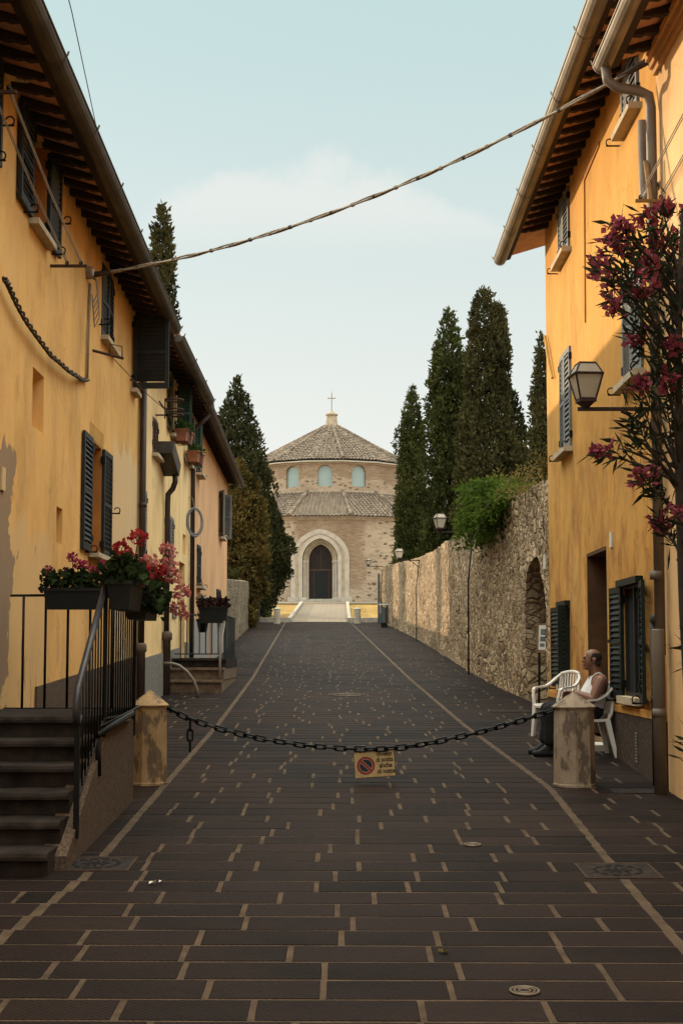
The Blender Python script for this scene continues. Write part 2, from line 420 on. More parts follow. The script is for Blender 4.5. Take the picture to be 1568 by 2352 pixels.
# the paved street: mortar bed and every slab of stone cut to its own size
Lpts = [ground(*p) for p in ((-90, 2235), (0, 2160), (200, 2010), (372, 1810), (500, 1665), (579, 1559), (655, 1430))]
Rpts = [ground(*p) for p in ((1650, 2262), (1568, 2180), (1415, 2000), (1262, 1810), (1065, 1665), (942, 1560), (805, 1430))]
def interp(pts, y):
    if y <= pts[0].y: a, b_ = pts[0], pts[1]
    elif y >= pts[-1].y: a, b_ = pts[-2], pts[-1]
    else:
        for a, b_ in zip(pts, pts[1:]):
            if a.y <= y <= b_.y: break
    return a.x+(b_.x-a.x)*(y-a.y)/(b_.y-a.y)
WALLR = [(3.97, 26.4), (3.9, 29), (3.66, 34.3), (3.56, 38.5), (3.54, 45.2), (3.48, 52.4), (3.36, 63.7), (2.95, 80), (2.55, 90.5)]
WALLL = [(-4.34, 52.8), (-5.0, 72), (-5.75, 92.6)]
def poly_x(pts, y):
    for a, b_ in zip(pts, pts[1:]):
        if a[1] <= y <= b_[1]: return a[0]+(b_[0]-a[0])*(y-a[1])/(b_[1]-a[1])
    return pts[0][0] if y < pts[0][1] else pts[-1][0]
def edge_l(y): return -5.2 if y < 52.8 else poly_x(WALLL, y)-0.3
def edge_r(y): return 4.6 if y < 26.4 else poly_x(WALLR, y)+0.3
YEND = 91.0
mb = MB()
yy = [-12+i*1.0 for i in range(int(YEND+12)+1)]
for y in yy:
    mb.v.append(Vector((edge_l(y), y, SL*y))); mb.v.append(Vector((edge_r(y), y, SL*y)))
for i in range(len(yy)-1): mb.f.append((2*i, 2*i+1, 2*i+3, 2*i+2))
mortar = M('sandy_mortar', (0.074, 0.050, 0.034), 0.95, 0.35, 6, 0.4, 40)
street = struct(mb.build('street', mortar, loc=(0, 0, 0), fix=False))
def slabm():
    m, nt, b = nodes('grey_paving_slab')
    v = coords(nt)
    at_ = N(nt, 'ShaderNodeAttribute', attribute_name='tone')
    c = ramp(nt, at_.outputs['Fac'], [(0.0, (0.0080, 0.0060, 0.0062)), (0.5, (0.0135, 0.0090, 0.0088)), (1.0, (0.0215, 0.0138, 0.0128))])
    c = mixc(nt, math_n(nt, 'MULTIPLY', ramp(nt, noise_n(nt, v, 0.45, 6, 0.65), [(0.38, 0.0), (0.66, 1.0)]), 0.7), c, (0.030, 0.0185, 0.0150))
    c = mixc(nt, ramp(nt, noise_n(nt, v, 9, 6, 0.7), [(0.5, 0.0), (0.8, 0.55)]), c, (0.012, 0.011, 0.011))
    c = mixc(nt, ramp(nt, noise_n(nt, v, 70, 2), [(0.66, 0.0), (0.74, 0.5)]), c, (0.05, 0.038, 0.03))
    ln(nt, c, b.inputs['Base Color']); b.inputs['Roughness'].default_value = 0.62; b.inputs['Specular IOR Level'].default_value = 0.042
    w = N(nt, 'ShaderNodeTexWave', wave_type='BANDS', bands_direction='DIAGONAL'); w.inputs['Scale'].default_value = 16; w.inputs['Distortion'].default_value = 1.5; w.inputs['Detail'].default_value = 2
    ln(nt, v, w.inputs['Vector'])
    h = math_n(nt, 'ADD', math_n(nt, 'MULTIPLY', w.outputs['Fac'], 0.5), noise_n(nt, v, 24, 5, 0.7))
    bump(nt, b, h, 0.55, 0.012)
    return m
mb = MB(); tones = []
row, y = 0.405, 2.6
def slab(x0, x1, y0, y1, ks, tone):
    n = 0.0045
    sk = lambda x, yv: Vector((x, yv+ks*x, SL*(yv+ks*x)+n))
    a, b_, c, d = sk(x0, y0), sk(x1, y0), sk(x1, y1), sk(x0, y1)
    dn = Vector((0, 0, -n-0.004)); k = len(mb.v); t = 0.007
    jt = lambda: Vector((random.uniform(-.006, .006), random.uniform(-.0045, .0045), random.uniform(-.0012, .002))); top = [a+Vector((t, t, 0))+jt(), b_+Vector((-t, t, 0))+jt(), c+Vector((-t, -t, 0))+jt(), d+Vector((t, -t, 0))+jt()]
    mb.v += top+[p+dn for p in (a, b_, c, d)]
    mb.f += [(k, k+1, k+2, k+3), (k, k+4, k+5, k+1), (k+1, k+5, k+6, k+2), (k+2, k+6, k+7, k+3), (k+3, k+7, k+4, k)]
    tones.extend([tone]*5)
r = 0
while y < YEND-0.45:
    yc = y+row/2
    g = 0.0145 if y < 30 else 0.0095
    xl, xr = interp(Lpts, yc), interp(Rpts, yc)
    lw = 0.038
    zones = [(edge_l(yc)+0.28, xl-lw, 0.95), (xl+lw, xr-lw, 0.80), (xr+lw, edge_r(yc)-0.28, 0.95)]
    ks = -0.012
    for zi, (a, b_, wm) in enumerate(zones):
        x = a; first = True
        while x < b_-0.05:
            wd_ = wm*random.uniform(0.8, 1.22)
            if first: wd_ *= random.uniform(0.35, 1.0); first = False
            x1 = min(b_, x+wd_)
            if b_-x1 < 0.25: x1 = b_
            slab(x+(0.0175 if x > a else 0), x1-(0.0175 if x1 < b_ else 0), y+g, y+row-g, ks, random.random())
            x = x1
    y += row; r += 1
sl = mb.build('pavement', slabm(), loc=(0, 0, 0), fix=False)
ca = sl.data.attributes.new('tone', 'FLOAT', 'FACE'); ca.data.foreach_set('value', tones)
struct(sl)

# church path, kerbs and the two dry lawns' paved edge
pl0, pl1 = -3.3, 0.38
def gv(x, y, dz=0): return Vector((x, y, gz(y)+dz))
mb = MB()
for i in range(8):
    y0, y1 = 91.0+i*3.7, 91.0+(i+1)*3.7
    mb.quad(gv(pl0, y0, 0.03), gv(pl1, y0, 0.03), gv(pl1, y1, 0.03), gv(pl0, y1, 0.03))
mb.quad(gv(-9, 120.6, 0.06), gv(9, 120.6, 0.06), gv(9, 128, 0.06), gv(-9, 128, 0.06))
def pathm():
    m, nt, b = nodes('worn_stone_path')
    v = coords(nt)
    br = N(nt, 'ShaderNodeTexBrick'); br.inputs['Scale'].default_value = 1; br.inputs['Brick Width'].default_value = 0.7; br.inputs['Row Height'].default_value = 0.4
    br.inputs['Mortar Size'].default_value = 0.025; br.inputs['Color1'].default_value = (0.17, 0.125, 0.085, 1); br.inputs['Color2'].default_value = (0.12, 0.088, 0.062, 1); br.inputs['Mortar'].default_value = (0.075, 0.06, 0.048, 1)
    ln(nt, v, br.inputs['Vector'])
    c = mixc(nt, math_n(nt, 'MULTIPLY', noise_n(nt, v, 3, 6), 0.6), br.outputs['Color'], (0.2, 0.147, 0.10))
    ln(nt, c, b.inputs['Base Color']); b.inputs['Roughness'].default_value = 0.9
    return m
struct(mb.build('path', pathm(), loc=(0, 0, 0), fix=False))
kerbm = M('kerb_stone', (0.30, 0.26, 0.215), 0.9, 0.25, 4, 0.4, 30)
mb = MB()
for x in (pl0-0.13, pl1+0.13):
    for i in range(12):
        y0, y1 = 91.3+i*2.4, 91.3+(i+1)*2.4-0.02
        p = [gv(x-0.12, y0, -0.1), gv(x+0.12, y0, -0.1), gv(x+0.12, y1, -0.1), gv(x-0.12, y1, -0.1)]
        mb.hexa(p+[q+Vector((0, 0, 0.36)) for q in p])
for xa, xb in ((-5.9, pl0-0.02), (pl1+0.02, 3.4)):
    n = 5
    for i in range(n):
        a, b_ = xa+(xb-xa)*i/n, xa+(xb-xa)*(i+1)/n-0.02
        mb.hexa([gv(a, 91.0, -0.1), gv(b_, 91.0, -0.1), gv(b_, 91.28, -0.1), gv(a, 91.28, -0.1)]+[gv(a, 91.0, 0.3), gv(b_, 91.0, 0.3), gv(b_, 91.28, 0.3), gv(a, 91.28, 0.3)])
struct(mb.build('kerb', kerbm, loc=(0, 0, 0)))

# ---------------------------------------------------------------- houses
def shutter(parent, fac, Yh, dirs, ang, w, h, z0, off, mat, name='shutter', step=0.075, solid=False):
    """louvred leaf hinged at Yh; ang 0 = closed (pointing dirs along the wall), 180 = folded flat against the wall"""
    e = Vector((fac.m, 1, 0)).normalized()*dirs; nrm = Vector((fac.side, 0, 0))
    d = e*math.cos(math.radians(ang))+nrm*math.sin(math.radians(ang)); d.normalize()
    n = Vector((d.y, -d.x, 0)); Z = Vector((0, 0, 1))
    o = fac.P(Yh, z0, off); t = 0.045; st = 0.075
    mb = MB()
    for a, b_ in ((0, st), (w-st, w)): mb.obox(o+d*a-n*t/2, d*(b_-a), n*t, Z*h)
    for a, b_ in ((0, 0.11), (h-0.085, h)): mb.obox(o+d*st-n*t/2+Z*a, d*(w-2*st), n*t, Z*(b_-a))
    if h > 1.1: mb.obox(o+d*st-n*t/2+Z*(h*0.5-0.03), d*(w-2*st), n*t, Z*0.06)
    k = int((h-0.2)/step)
    for i in range(k):
        z = 0.115+(h-0.21)*(i+0.3)/k
        mb.obox(o+d*st-n*0.02+Z*z, d*(w-2*st), n*0.034+Z*(step*0.95), (Z*0.034-n*0.026)*0.28)
    ob = mb.build(name, mat, parent)
    hb = MB()
    for zz in (0.16, h-0.22): hb.obox(o-n*0.035-d*0.05+Z*zz, d*0.09, n*0.07, Z*0.10)
    build_each(hb, 'hinge', iron, parent); return ob, hb
def add_holes(mb, fac, Ya, Yb, za, zb, holes):
    ys = sorted({Ya, Yb}|{h[0] for h in holes}|{h[1] for h in holes}); zs = sorted({za, zb}|{h[2] for h in holes}|{h[3] for h in holes})
    ys = [q for q in ys if Ya <= q <= Yb]; zs = [q for q in zs if za <= q <= zb]
    P = fac.P
    for a, b_ in zip(ys, ys[1:]):
        for c, d in zip(zs, zs[1:]):
            ym, zm = (a+b_)/2, (c+d)/2
            if any(h[0] < ym < h[1] and h[2] < zm < h[3] for h in holes): continue
            mb.quad(P(a, c), P(b_, c), P(b_, d), P(a, d))
    for h in holes:
        Y0, Y1, z0, z1, dp = h[:5]
        sy, sz = (h[5], h[6]) if len(h) > 5 else (0, 0)
        f = [P(Y0, z0), P(Y1, z0), P(Y1, z1), P(Y0, z1)]
        k = [P(Y0+sy, z0+sz, -dp), P(Y1-sy, z0+sz, -dp), P(Y1-sy, z1-sz, -dp), P(Y0+sy, z1-sz, -dp)]
        for i in range(4): mb.quad(f[i], f[(i+1) % 4], k[(i+1) % 4], k[i])
        if len(h) > 7 and h[7]: mb.quad(*k)
def pane(parent, fac, h, dk=False):
    Y0, Y1, z0, z1, dp = h[:5]
    mb = MB()
    w = 0.055
    for a in ((Y0, Y0+w, z0, z1), (Y1-w, Y1, z0, z1), (Y0+w, Y1-w, z0, z0+w), (Y0+w, Y1-w, z1-w, z1), ((Y0+Y1)/2-0.035, (Y0+Y1)/2+0.035, z0+w, z1-w)):
        mb.fbox(fac, a[0], a[1], a[2], a[3], -dp+0.002, -dp+0.05)
    f = mb.build('window', shut_d if dk else framew, parent)
    g = MB(); g.quad(fac.P(Y0, z0, -dp+0.01), fac.P(Y1, z0, -dp+0.01), fac.P(Y1, z1, -dp+0.01), fac.P(Y0, z1, -dp+0.01))
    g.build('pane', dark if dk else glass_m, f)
    return f
def sill(parent, fac, Y0, Y1, z, mat=None, out=0.13, th=0.075):
    mb = MB(); mb.fbox(fac, Y0-0.07, Y1+0.07, z-th, z-0.002, -0.12, out)
    return mb.build('sill', mat or sillm, parent)
def hooks(parent, fac, pts, mat=None):
    mb = MB()
    for Y, z in pts:
        a = fac.P(Y, z, -0.02); o = Vector((fac.side, 0, 0))
        mb.tube([a, a+o*0.2], 0.012, 6)
        mb.tube([a+o*(0.15+0.05*math.sin(t))+Vector((0, 0, 0.05-0.05*math.cos(t))) for t in [i*PI/5 for i in range(8)]], 0.01, 5)
    return build_each(mb, 'shutter_hook', mat or iron, parent)
def soffit_mat(name, c1, c2):
    m, nt, b = nodes(name)
    v = coords(nt)
    c = ramp(nt, noise_n(nt, v, 4, 5), [(0.3, c1), (0.7, c2)])
    ln(nt, c, b.inputs['Base Color']); b.inputs['Roughness'].default_value = 0.95
    bump(nt, b, noise_n(nt, v, 20, 4), 0.4, 0.02); return m
plan_m = soffit_mat('terracotta_soffit', (0.42, 0.20, 0.115), (0.60, 0.32, 0.19))
def tile_mat(name, a, bcol, ccol):
    m, nt, b = nodes(name)
    v = coords(nt); g = N(nt, 'ShaderNodeNewGeometry')
    c = ramp(nt, g.outputs['Random Per Island'], [(0.0, a), (0.5, bcol), (1.0, ccol)])
    c = mixc(nt, ramp(nt, noise_n(nt, v, 1.3, 7, 0.7), [(0.4, 0.0), (0.75, 0.65)]), c, mul(a, 0.6))
    c = mixc(nt, ramp(nt, noise_n(nt, v, 9, 5, 0.7), [(0.55, 0.0), (0.75, 0.4)]), c, (0.32, 0.27, 0.19))
    ln(nt, c, b.inputs['Base Color']); b.inputs['Roughness'].default_value = 0.95
    bump(nt, b, noise_n(nt, v, 25, 5), 0.5, 0.03); return m
coppi = tile_mat('old_roof_tile', (0.15, 0.10, 0.07), (0.26, 0.175, 0.115), (0.36, 0.255, 0.17))
def roof(house, fac, Ya, Yb, ze, ov, pitch=0.3, back=8.0, sp=0.46, gut=gutterm, gutY=None, gr=0.105, rafmat=raft, ends=(0.3, 0.3), gx=None):
    """eave with planks of terracotta on rafters, tile edge above, half-round gutter in front"""
    s = fac.side; ridge = back*0.5
    def E(Y, o, dz=0): return fac.P(Y, ze+pitch*(ov-o)+dz, o)
    Y0, Y1 = Ya-ends[0], Yb+ends[1]
    mb = MB(); th = 0.07
    for o0, o1 in ((ov, -ridge),):
        p = [E(Y0, o0), E(Y1, o0), E(Y1, o1), E(Y0, o1)]
        mb.hexa(p+[q+Vector((0, 0, th)) for q in p])
    zr = ze+pitch*(ov+ridge); zb = ze+pitch*ov
    p = [fac.P(Y0, zr, -ridge-0.005), fac.P(Y1, zr, -ridge-0.005), fac.P(Y1, zb, -back-0.2), fac.P(Y0, zb, -back-0.2)]
    mb.hexa(p+[q+Vector((0, 0, th)) for q in p])
    rf = mb.build('roof', plan_m, house)
    tb = MB(); Y = max(Y0+0.1, 8.0)
    while Y < Y1:
        for i in range(4):
            a, b_ = ov+0.07-i*0.42, ov+0.07-(i+1)*0.42-0.05
            for k in range(5):
                t0, t1 = PI*k/5, PI*(k+1)/5
                q = lambda o, t, rr: E(Y+math.cos(t)*rr, o, th+0.01+math.sin(t)*rr*0.8+(0.025 if o > b_ +0.2 else 0))
                tb.quad(q(a, t0, .105), q(a, t1, .105), q(b_, t1, .085), q(b_, t0, .085))
        Y += 0.235
    tb.build('roof_tiles', coppi, rf, fix=False)
    # rafters: the first is built, the others are copies of it
    rb = MB(); e = 0.045; L0, L1 = -0.02, ov-0.115
    prof = [(L0, -0.105), (L1-0.22, -0.10), (L1-0.16, -0.075), (L1-0.10, -0.085), (L1, -0.05), (L1, -0.003), (L0, -0.003)]
    Yr = max(Ya+0.15, 8.0)
    rb.prism([fac.P(Yr-e, ze+pitch*(ov-o)+dz, o) for o, dz in prof], (0, 2*e, 0))
    r0 = rb.build('rafter', rafmat, rf)
    Y = Yr+sp
    while Y < Yb-0.1:
        c = r0.copy(); C.objects.link(c)
        c.location = Vector((fac.X(Y)-fac.X(Yr), Y-Yr, 0))*S; c.location.y += random.uniform(-.02, .02)
        Y += sp
    fb = MB(); P4 = [E(Y0, ov-.11, -.004), E(Y1, ov-.11, -.004), E(Y1, ov+.03, -.004), E(Y0, ov+.03, -.004)]
    fb.hexa([q+Vector((0, 0, -.07)) for q in P4]+P4); fb.build('fascia', rafmat, rf)
    if gut:
        g0, g1 = gutY if gutY else (Y0+0.02, Y1-0.02)
        gb = MB(); n = 8; ro = gr
        def G(Y, t, rr): return fac.P(Y, ze-0.02-math.sin(t)*rr, ov+0.09+math.cos(t)*rr+(gx or 0))
        seg = max(1, int((g1-g0)/2)); ysg = [g0+(g1-g0)*i/seg for i in range(seg+1)]
        for a, b_ in zip(ysg, ysg[1:]):
            for k in range(n):
                t0, t1 = PI*k/n, PI*(k+1)/n
                gb.quad(G(a, t0, ro), G(b_, t0, ro), G(b_, t1, ro), G(a, t1, ro)); gb.quad(G(a, t0, ro-.012), G(a, t1, ro-.012), G(b_, t1, ro-.012), G(b_, t0, ro-.012))
        for yv in (g0, g1):
            gb.quad(*[G(yv, PI*k/n, ro) for k in range(n+1)])
        for yv in ysg:
            for k in range(n):
                t0, t1 = PI*k/n, PI*(k+1)/n
                gb.quad(G(yv-.02, t0, ro+.008), G(yv+.02, t0, ro+.008), G(yv+.02, t1, ro+.008), G(yv-.02, t1, ro+.008))
            gb.tube([G(yv, 0, ro+.012), G(yv, 0, ro+.03)+Vector((0, 0, .05))], .012, 5)
        tt = 0 if s > 0 else PI
        gb.tube([G(g0, 0, ro), G(g1, 0, ro)], 0.014, 6); gb.tube([G(g0, PI, ro), G(g1, PI, ro)], 0.01, 5)
        gb.build('gutter', gut, house, smooth=False, fix=False)
    return rf
def house_wall(house, fac, Ya, Yb, holes, ztop, mat, back=8.0, pitch=0.3, ov=0.75, ze=0, zlow=-2.0):
    mb = MB()
    add_holes(mb, fac, Ya, Yb, zlow, ztop, holes)
    for Y in (Ya, Yb):
        mb.quad(fac.P(Y, zlow), fac.P(Y, zlow, -back), fac.P(Y, ztop, -back), fac.P(Y, ze+pitch*(ov+back/2)-0.01, -back/2), fac.P(Y, ztop))
    mb.quad(fac.P(Ya, zlow, -back), fac.P(Yb, zlow, -back), fac.P(Yb, ztop, -back), fac.P(Ya, ztop, -back))
    return mb.build('wall', mat, house, fix=False)
def downpipe(house, pts, r, mat, clamps=True, name='downpipe', sleeve_at=None, label=None):
    mb = MB(); mb.tube(pts, r, 10)
    a, b_ = Vector(pts[0]), Vector(pts[-1])
    if clamps:
        n = max(2, int((a-b_).length/1.9))
        for i in range(1, n):
            p = a.lerp(b_, i/n)
            if abs((a-b_).x) < 0.3: mb.tube([p-Vector((0, 0, .04)), p+Vector((0, 0, .04))], r*1.18, 10)
    return mb.build(name, mat, house, smooth=True, label=label)

if HAZE:
    hb = MB(); hb.hexa([Vector(p) for p in ((-172, -62, -2.2), (172, -62, -2.2), (172, 332, -2.2), (-172, 332, -2.2), (-172, -62, 33.5), (172, -62, 33.5), (172, 332, 33.5), (-172, 332, 33.5))])
    hm = bpy.data.materials.new('evening_haze'); hm.use_nodes = True; hn = hm.node_tree
    hn.nodes.remove(hn.nodes['Principled BSDF'])
    pv = N(hn, 'ShaderNodeVolumePrincipled'); pv.inputs['Color'].default_value = (0.95, 0.9, 0.82, 1); pv.inputs['Density'].default_value = HAZE; pv.inputs['Anisotropy'].default_value = 0.3
    ln(hn, pv.outputs[0], hn.nodes['Material Output'].inputs['Volume'])
    hz_ = hb.build('haze', hm, loc=(0, 0, 0)); hz_['kind'] = 'stuff'
def EMB(fac, oy):
    return lambda Y, z: ((Y-oy)*S, z*S)
# ============ left: the ochre house
L1 = Fac((-3.75, 14.2), (-3.95, 26.4), +1)
LA, LB = -34.0, 27.0
def patch_l1(nt, v, c):
    sp = N(nt, 'ShaderNodeSeparateXYZ'); ln(nt, v, sp.inputs[0])
    y = math_n(nt, 'DIVIDE', sp.outputs[1], S); z = math_n(nt, 'DIVIDE', sp.outputs[2], S)      # metres along and up the wall, from its foot at y=26
    vv = N(nt, 'ShaderNodeVectorMath', operation='MULTIPLY'); vv.inputs[1].default_value = (1, 1, 0.35); ln(nt, v, vv.inputs[0])
    n1 = noise_n(nt, vv.outputs[0], 1.6, 6, 0.6); n2 = noise_n(nt, vv.outputs[0], 2.6, 7, 0.65, 0.5); n3 = noise_n(nt, v, 1.1, 8, 0.62, 0.6)
    def soft(e, w): 
        m_ = N(nt, 'ShaderNodeMapRange', interpolation_type='SMOOTHSTEP'); ln(nt, e, m_.inputs[0])
        m_.inputs[1].default_value = -w; m_.inputs[2].default_value = w; return m_.outputs[0]
    def below(val, thr, nn, amp, w): 
        return soft(math_n(nt, 'SUBTRACT', math_n(nt, 'ADD', math_n(nt, 'MULTIPLY', math_n(nt, 'SUBTRACT', nn, 0.5), amp), thr), val), w)
    # repainted pale strip by the far corner
    far = math_n(nt, 'MULTIPLY', soft(math_n(nt, 'SUBTRACT', y, math_n(nt, 'ADD', math_n(nt, 'MULTIPLY', n1, 1.6), -3.2)), 0.05), below(z, 4.9, n1, 2.2, 0.08))
    c = mixc(nt, math_n(nt, 'MULTIPLY', far, 0.8), c, (0.58, 0.42, 0.25))
    low = math_n(nt, 'MULTIPLY', below(z, 2.7, n3, 2.4, 0.15), below(y, -7.6, n3, 5.0, 0.2))
    c = mixc(nt, math_n(nt, 'MULTIPLY', low, 0.7), c, (0.56, 0.38, 0.19))
    bare = math_n(nt, 'MULTIPLY', below(z, 3.3, n3, 2.0, 0.03), below(y, -10.15, n3, 2.6, 0.03))
    bare = math_n(nt, 'MULTIPLY', bare, soft(math_n(nt, 'ADD', math_n(nt, 'ADD', y, 12.6), math_n(nt, 'MULTIPLY', math_n(nt, 'SUBTRACT', n3, 0.5), 2.5)), 0.03))
    c = mixc(nt, math_n(nt, 'MULTIPLY', bare, 0.9), c, (0.22, 0.155, 0.11))
    hole = math_n(nt, 'MULTIPLY', ramp(nt, n2, [(0.62, 0.0), (0.64, 1.0)]), below(z, 2.4, n1, 0.8, 0.05))
    c = mixc(nt, math_n(nt, 'MULTIPLY', hole, 0.7), c, (0.30, 0.19, 0.11))
    return c
wall_y = plaster('ochre_plaster', (0.60, 0.34, 0.115), (0.68, 0.43, 0.19), (0.34, 0.17, 0.065), patch_l1, 0.35, 0.56, 0.55)
hs1 = thing('ochre_house', 'long ochre house with dark shutters, peeling at its foot behind the stair railing', 'house', L1.P(26, gz(26)))
R_ = L1.rect
WA = R_(71, 243, 506, 109); WA = (WA[0], WA[1], WA[2], 2.41+6.52)
WB = R_(234, 600, 772, 261)
WCz = L1.px(303, 725)[1], L1.px(303, 893)[1]
YC = L1.px(303, 800)[0]
WD = R_(206, 1005, 1269, 233)
N1 = R_(75, 840, 977, 101); N2 = R_(130, 1162, 1246, 144)
hl = [(*WA, 0.25), (*WB, 0.10), (YC, YC+0.75, WCz[1], WCz[0], 0.25), (*WD, 0.30), (*N1, 0.3, 0.0, 0.12, True), (*N2, 0.3, 0, 0, True), (WA[0]-3.4, WA[0]-2.5, WA[2], WA[3], .25)]
house_wall(hs1, L1, LA, LB, hl, 2.41+6.55, wall_y, ov=0.61, ze=2.41+6.38)
pl = MB(); zt = L1.px(60, 1600)[1]
Yp0 = L1.px(80, 1600)[0]
Y = Yp0
pl.hexa([L1.P(Yp0, -1, 0.003), L1.P(LB, -1, 0.003), L1.P(LB, -1, 0.035), L1.P(Yp0, -1, 0.035), L1.P(Yp0, gz(Yp0)+1.15, 0.003), L1.P(LB, gz(LB)+1.05, 0.003), L1.P(LB, gz(LB)+1.05, 0.035), L1.P(Yp0, gz(Yp0)+1.15, 0.035)])
build_each(pl, 'plinth', plinth_p, hs1)
roof(hs1, L1, LA, LB, 2.41+6.38, 0.61, gut=gutterd, gutY=(4, 26.95), gr=0.115, sp=0.47)
for h, kind in ((hl[0], 'A'), (hl[1], 'B'), (hl[2], 'C'), (hl[3], 'D'), (hl[6], 'Z')):
    w = pane(hs1, L1, h)
    Y0, Y1, z0, z1 = h[:4]; ww = (Y1-Y0)
    if kind in 'AZ':
        sill(w, L1, Y0, Y1, z0)
        _, hb = shutter(w, L1, Y0, 1, 178.5, 0.80, z1-z0-0.06, z0, 0.03, shut_d)
        _, hb = shutter(w, L1, Y1, -1, 178.5, 0.72, z1-z0-0.06, z0, 0.03, shut_d)
        hooks(w, L1, [(Y0-0.35, z0-.03), (Y1+0.4, z0-.03), (Y1+.78, z0+.5)])
    if kind == 'B':
        sill(w, L1, Y0, Y1, z0)
        for a, d in ((Y0, 1), (Y1, -1)):
            _, hb = shutter(w, L1, a, d, 2, ww/2-0.005, z1-z0, z0, -0.01, shut_d)
        hooks(w, L1, [(Y0-.25, z0+.12)])
    if kind == 'C':
        sill(w, L1, Y0-0.1, Y0+0.45, z0-0.02)
        _, hb = shutter(w, L1, Y0, 1, 92, 0.675, z1-z0+.02, z0-.01, 0.03, shut_d)
        hooks(w, L1, [(Y0-.2, z0+.12)])
    if kind == 'D':
        sill(w, L1, Y0, Y1, z0, out=0.17)
        _, hb = shutter(w, L1, Y0, 1, 179.5, 0.80, z1-z0, z0, 0.03, shut_d)
        _, hb = shutter(w, L1, Y1, -1, 179, 0.80, z1-z0, z0, 0.03, shut_d)
        hooks(w, L1, [(Y1+0.7, z0-.02), (Y0-.3, z0-.02), (Y1+.9, z0+.8)])
jm = M('jamb_bounce_orange', (0.36, 0.135, 0.032), .9, .15, 3, .1)  # added lining; its orange stands in for light bouncing inside the reveal
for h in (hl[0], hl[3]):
    mb = MB(); mb.fbox(L1, h[1]-.012, h[1]-.002, h[2]+.002, h[3]-.002, -.24, -.002); mb.build('jamb_bounce_lining', jm, hs1)
# painted lintel band over the lower window, and the flue under the eave
mb = MB(); mb.fbox(L1, WD[0]-.05, WD[1]+.15, WD[3]+.02, WD[3]+.26, 0.001, 0.006)
mb.build('lintel', M('ochre_trim', (0.40, 0.22, 0.06), 0.9, 0.12, 3, 0.1), hs1)
Yv, zv = L1.px(12, 165)
mb = MB(); a = L1.P(Yv, zv, -.05); mb.tube([a, a+Vector((.16, .05, 0))], 0.085, 12)
fl = mb.build('flue', M('cream_flue', (0.5, 0.36, 0.16), 0.7, 0.2, 5, 0.1), hs1, smooth=True)
mb = MB(); a = a+Vector((.16, .05, 0))
for k in range(10):
    t = 2*PI*k/10; q = Vector((0, math.cos(t)*.078, math.sin(t)*.078)); mb.tube([a+q, a+q+Vector((.12, .03, 0))], .014, 5)
mb.tube([a+Vector((.12, .03, 0)), a+Vector((.14, .035, 0))], .09, 12)
mb.build('flue_grille', M('flue_metal', (0.3, 0.27, 0.22), 0.5, 0.2, 5, 0.1), fl)
Yp = 26.93
downpipe(hs1, [L1.P(Yp, 2.41+5.6, .10), L1.P(Yp, gz(Yp)+1.25, .10)], .062, pipem)
mb = MB(); mb.lathe(L1.P(Yp, gz(Yp)-.1, .10), [(.085, 0), (.085, 1.22), (.11, 1.24), (.11, 1.36), (.08, 1.4)], 14); mb.build('drain_sleeve', sleeve, hs1, smooth=True)

# ============ left: the cream house
L2 = Fac((-3.92, 27.0), (-3.97, 36.4), +1)
wall_c = plaster('cream_plaster', (0.70, 0.47, 0.22), (0.76, 0.56, 0.33), (0.36, 0.21, 0.08), None, 0.4, 0.52, 0.56)
hs2 = thing('cream_house', 'cream and yellow plastered house with green shutters between the ochre house and the salmon house', 'house', L2.P(31.5, gz(31.5)))
R_ = L2.rect
Va = R_(350.5, 955, 1040, 364); Vb0 = L2.px(391, 870); Vb = (L2.px(392, 900)[0], L2.px(404, 950)[0], L2.px(404, 1012)[1], L2.px(404, 886)[1])
Vc0 = L2.px(431, 1000)[0]; Vc = (Vc0, Vc0+0.8, L2.px(431, 1065)[1], L2.px(431, 960)[1])
Vd = R_(322.5, 1120, 1288, 334); Ve = R_(378, 1178, 1318, 397); Vn = R_(420, 1225, 1272, 427); Vdr = R_(411, 1288, 1500, 424)
Vdr = (Vdr[0], Vdr[1], gz(33)+.55, Vdr[3])
Vd = (Vd[0]+.15, Vd[1], Vd[2], Vd[3])
hl = [(*Va, .12), (*Vb, .2), (*Vc, .2), (*Vd, .10), (*Ve, .10), (*Vn, .2, 0, 0, True), (*Vdr, .28)]
house_wall(hs2, L2, 27.002, 36.4, hl, 2.41+6.55, wall_c, ov=0.54, ze=2.41+6.40)
pl = MB()
for a, b_ in ((27.05, Vdr[0]-.05), (Vdr[1]+.05, 36.38)):
    pl.hexa([L2.P(a, -1, .003), L2.P(b_, -1, .003), L2.P(b_, -1, .04), L2.P(a, -1, .04), L2.P(a, gz(a)+.98, .003), L2.P(b_, gz(b_)+.9, .003), L2.P(b_, gz(b_)+.9, .04), L2.P(a, gz(a)+.98, .04)])
build_each(pl, 'plinth', plinth_g, hs2)
roof(hs2, L2, 27.35, 36.4, 2.41+6.40, 0.54, gut=gutterd, gutY=(27.7, 34.9), gr=0.12, sp=0.5, ends=(.0, .0))
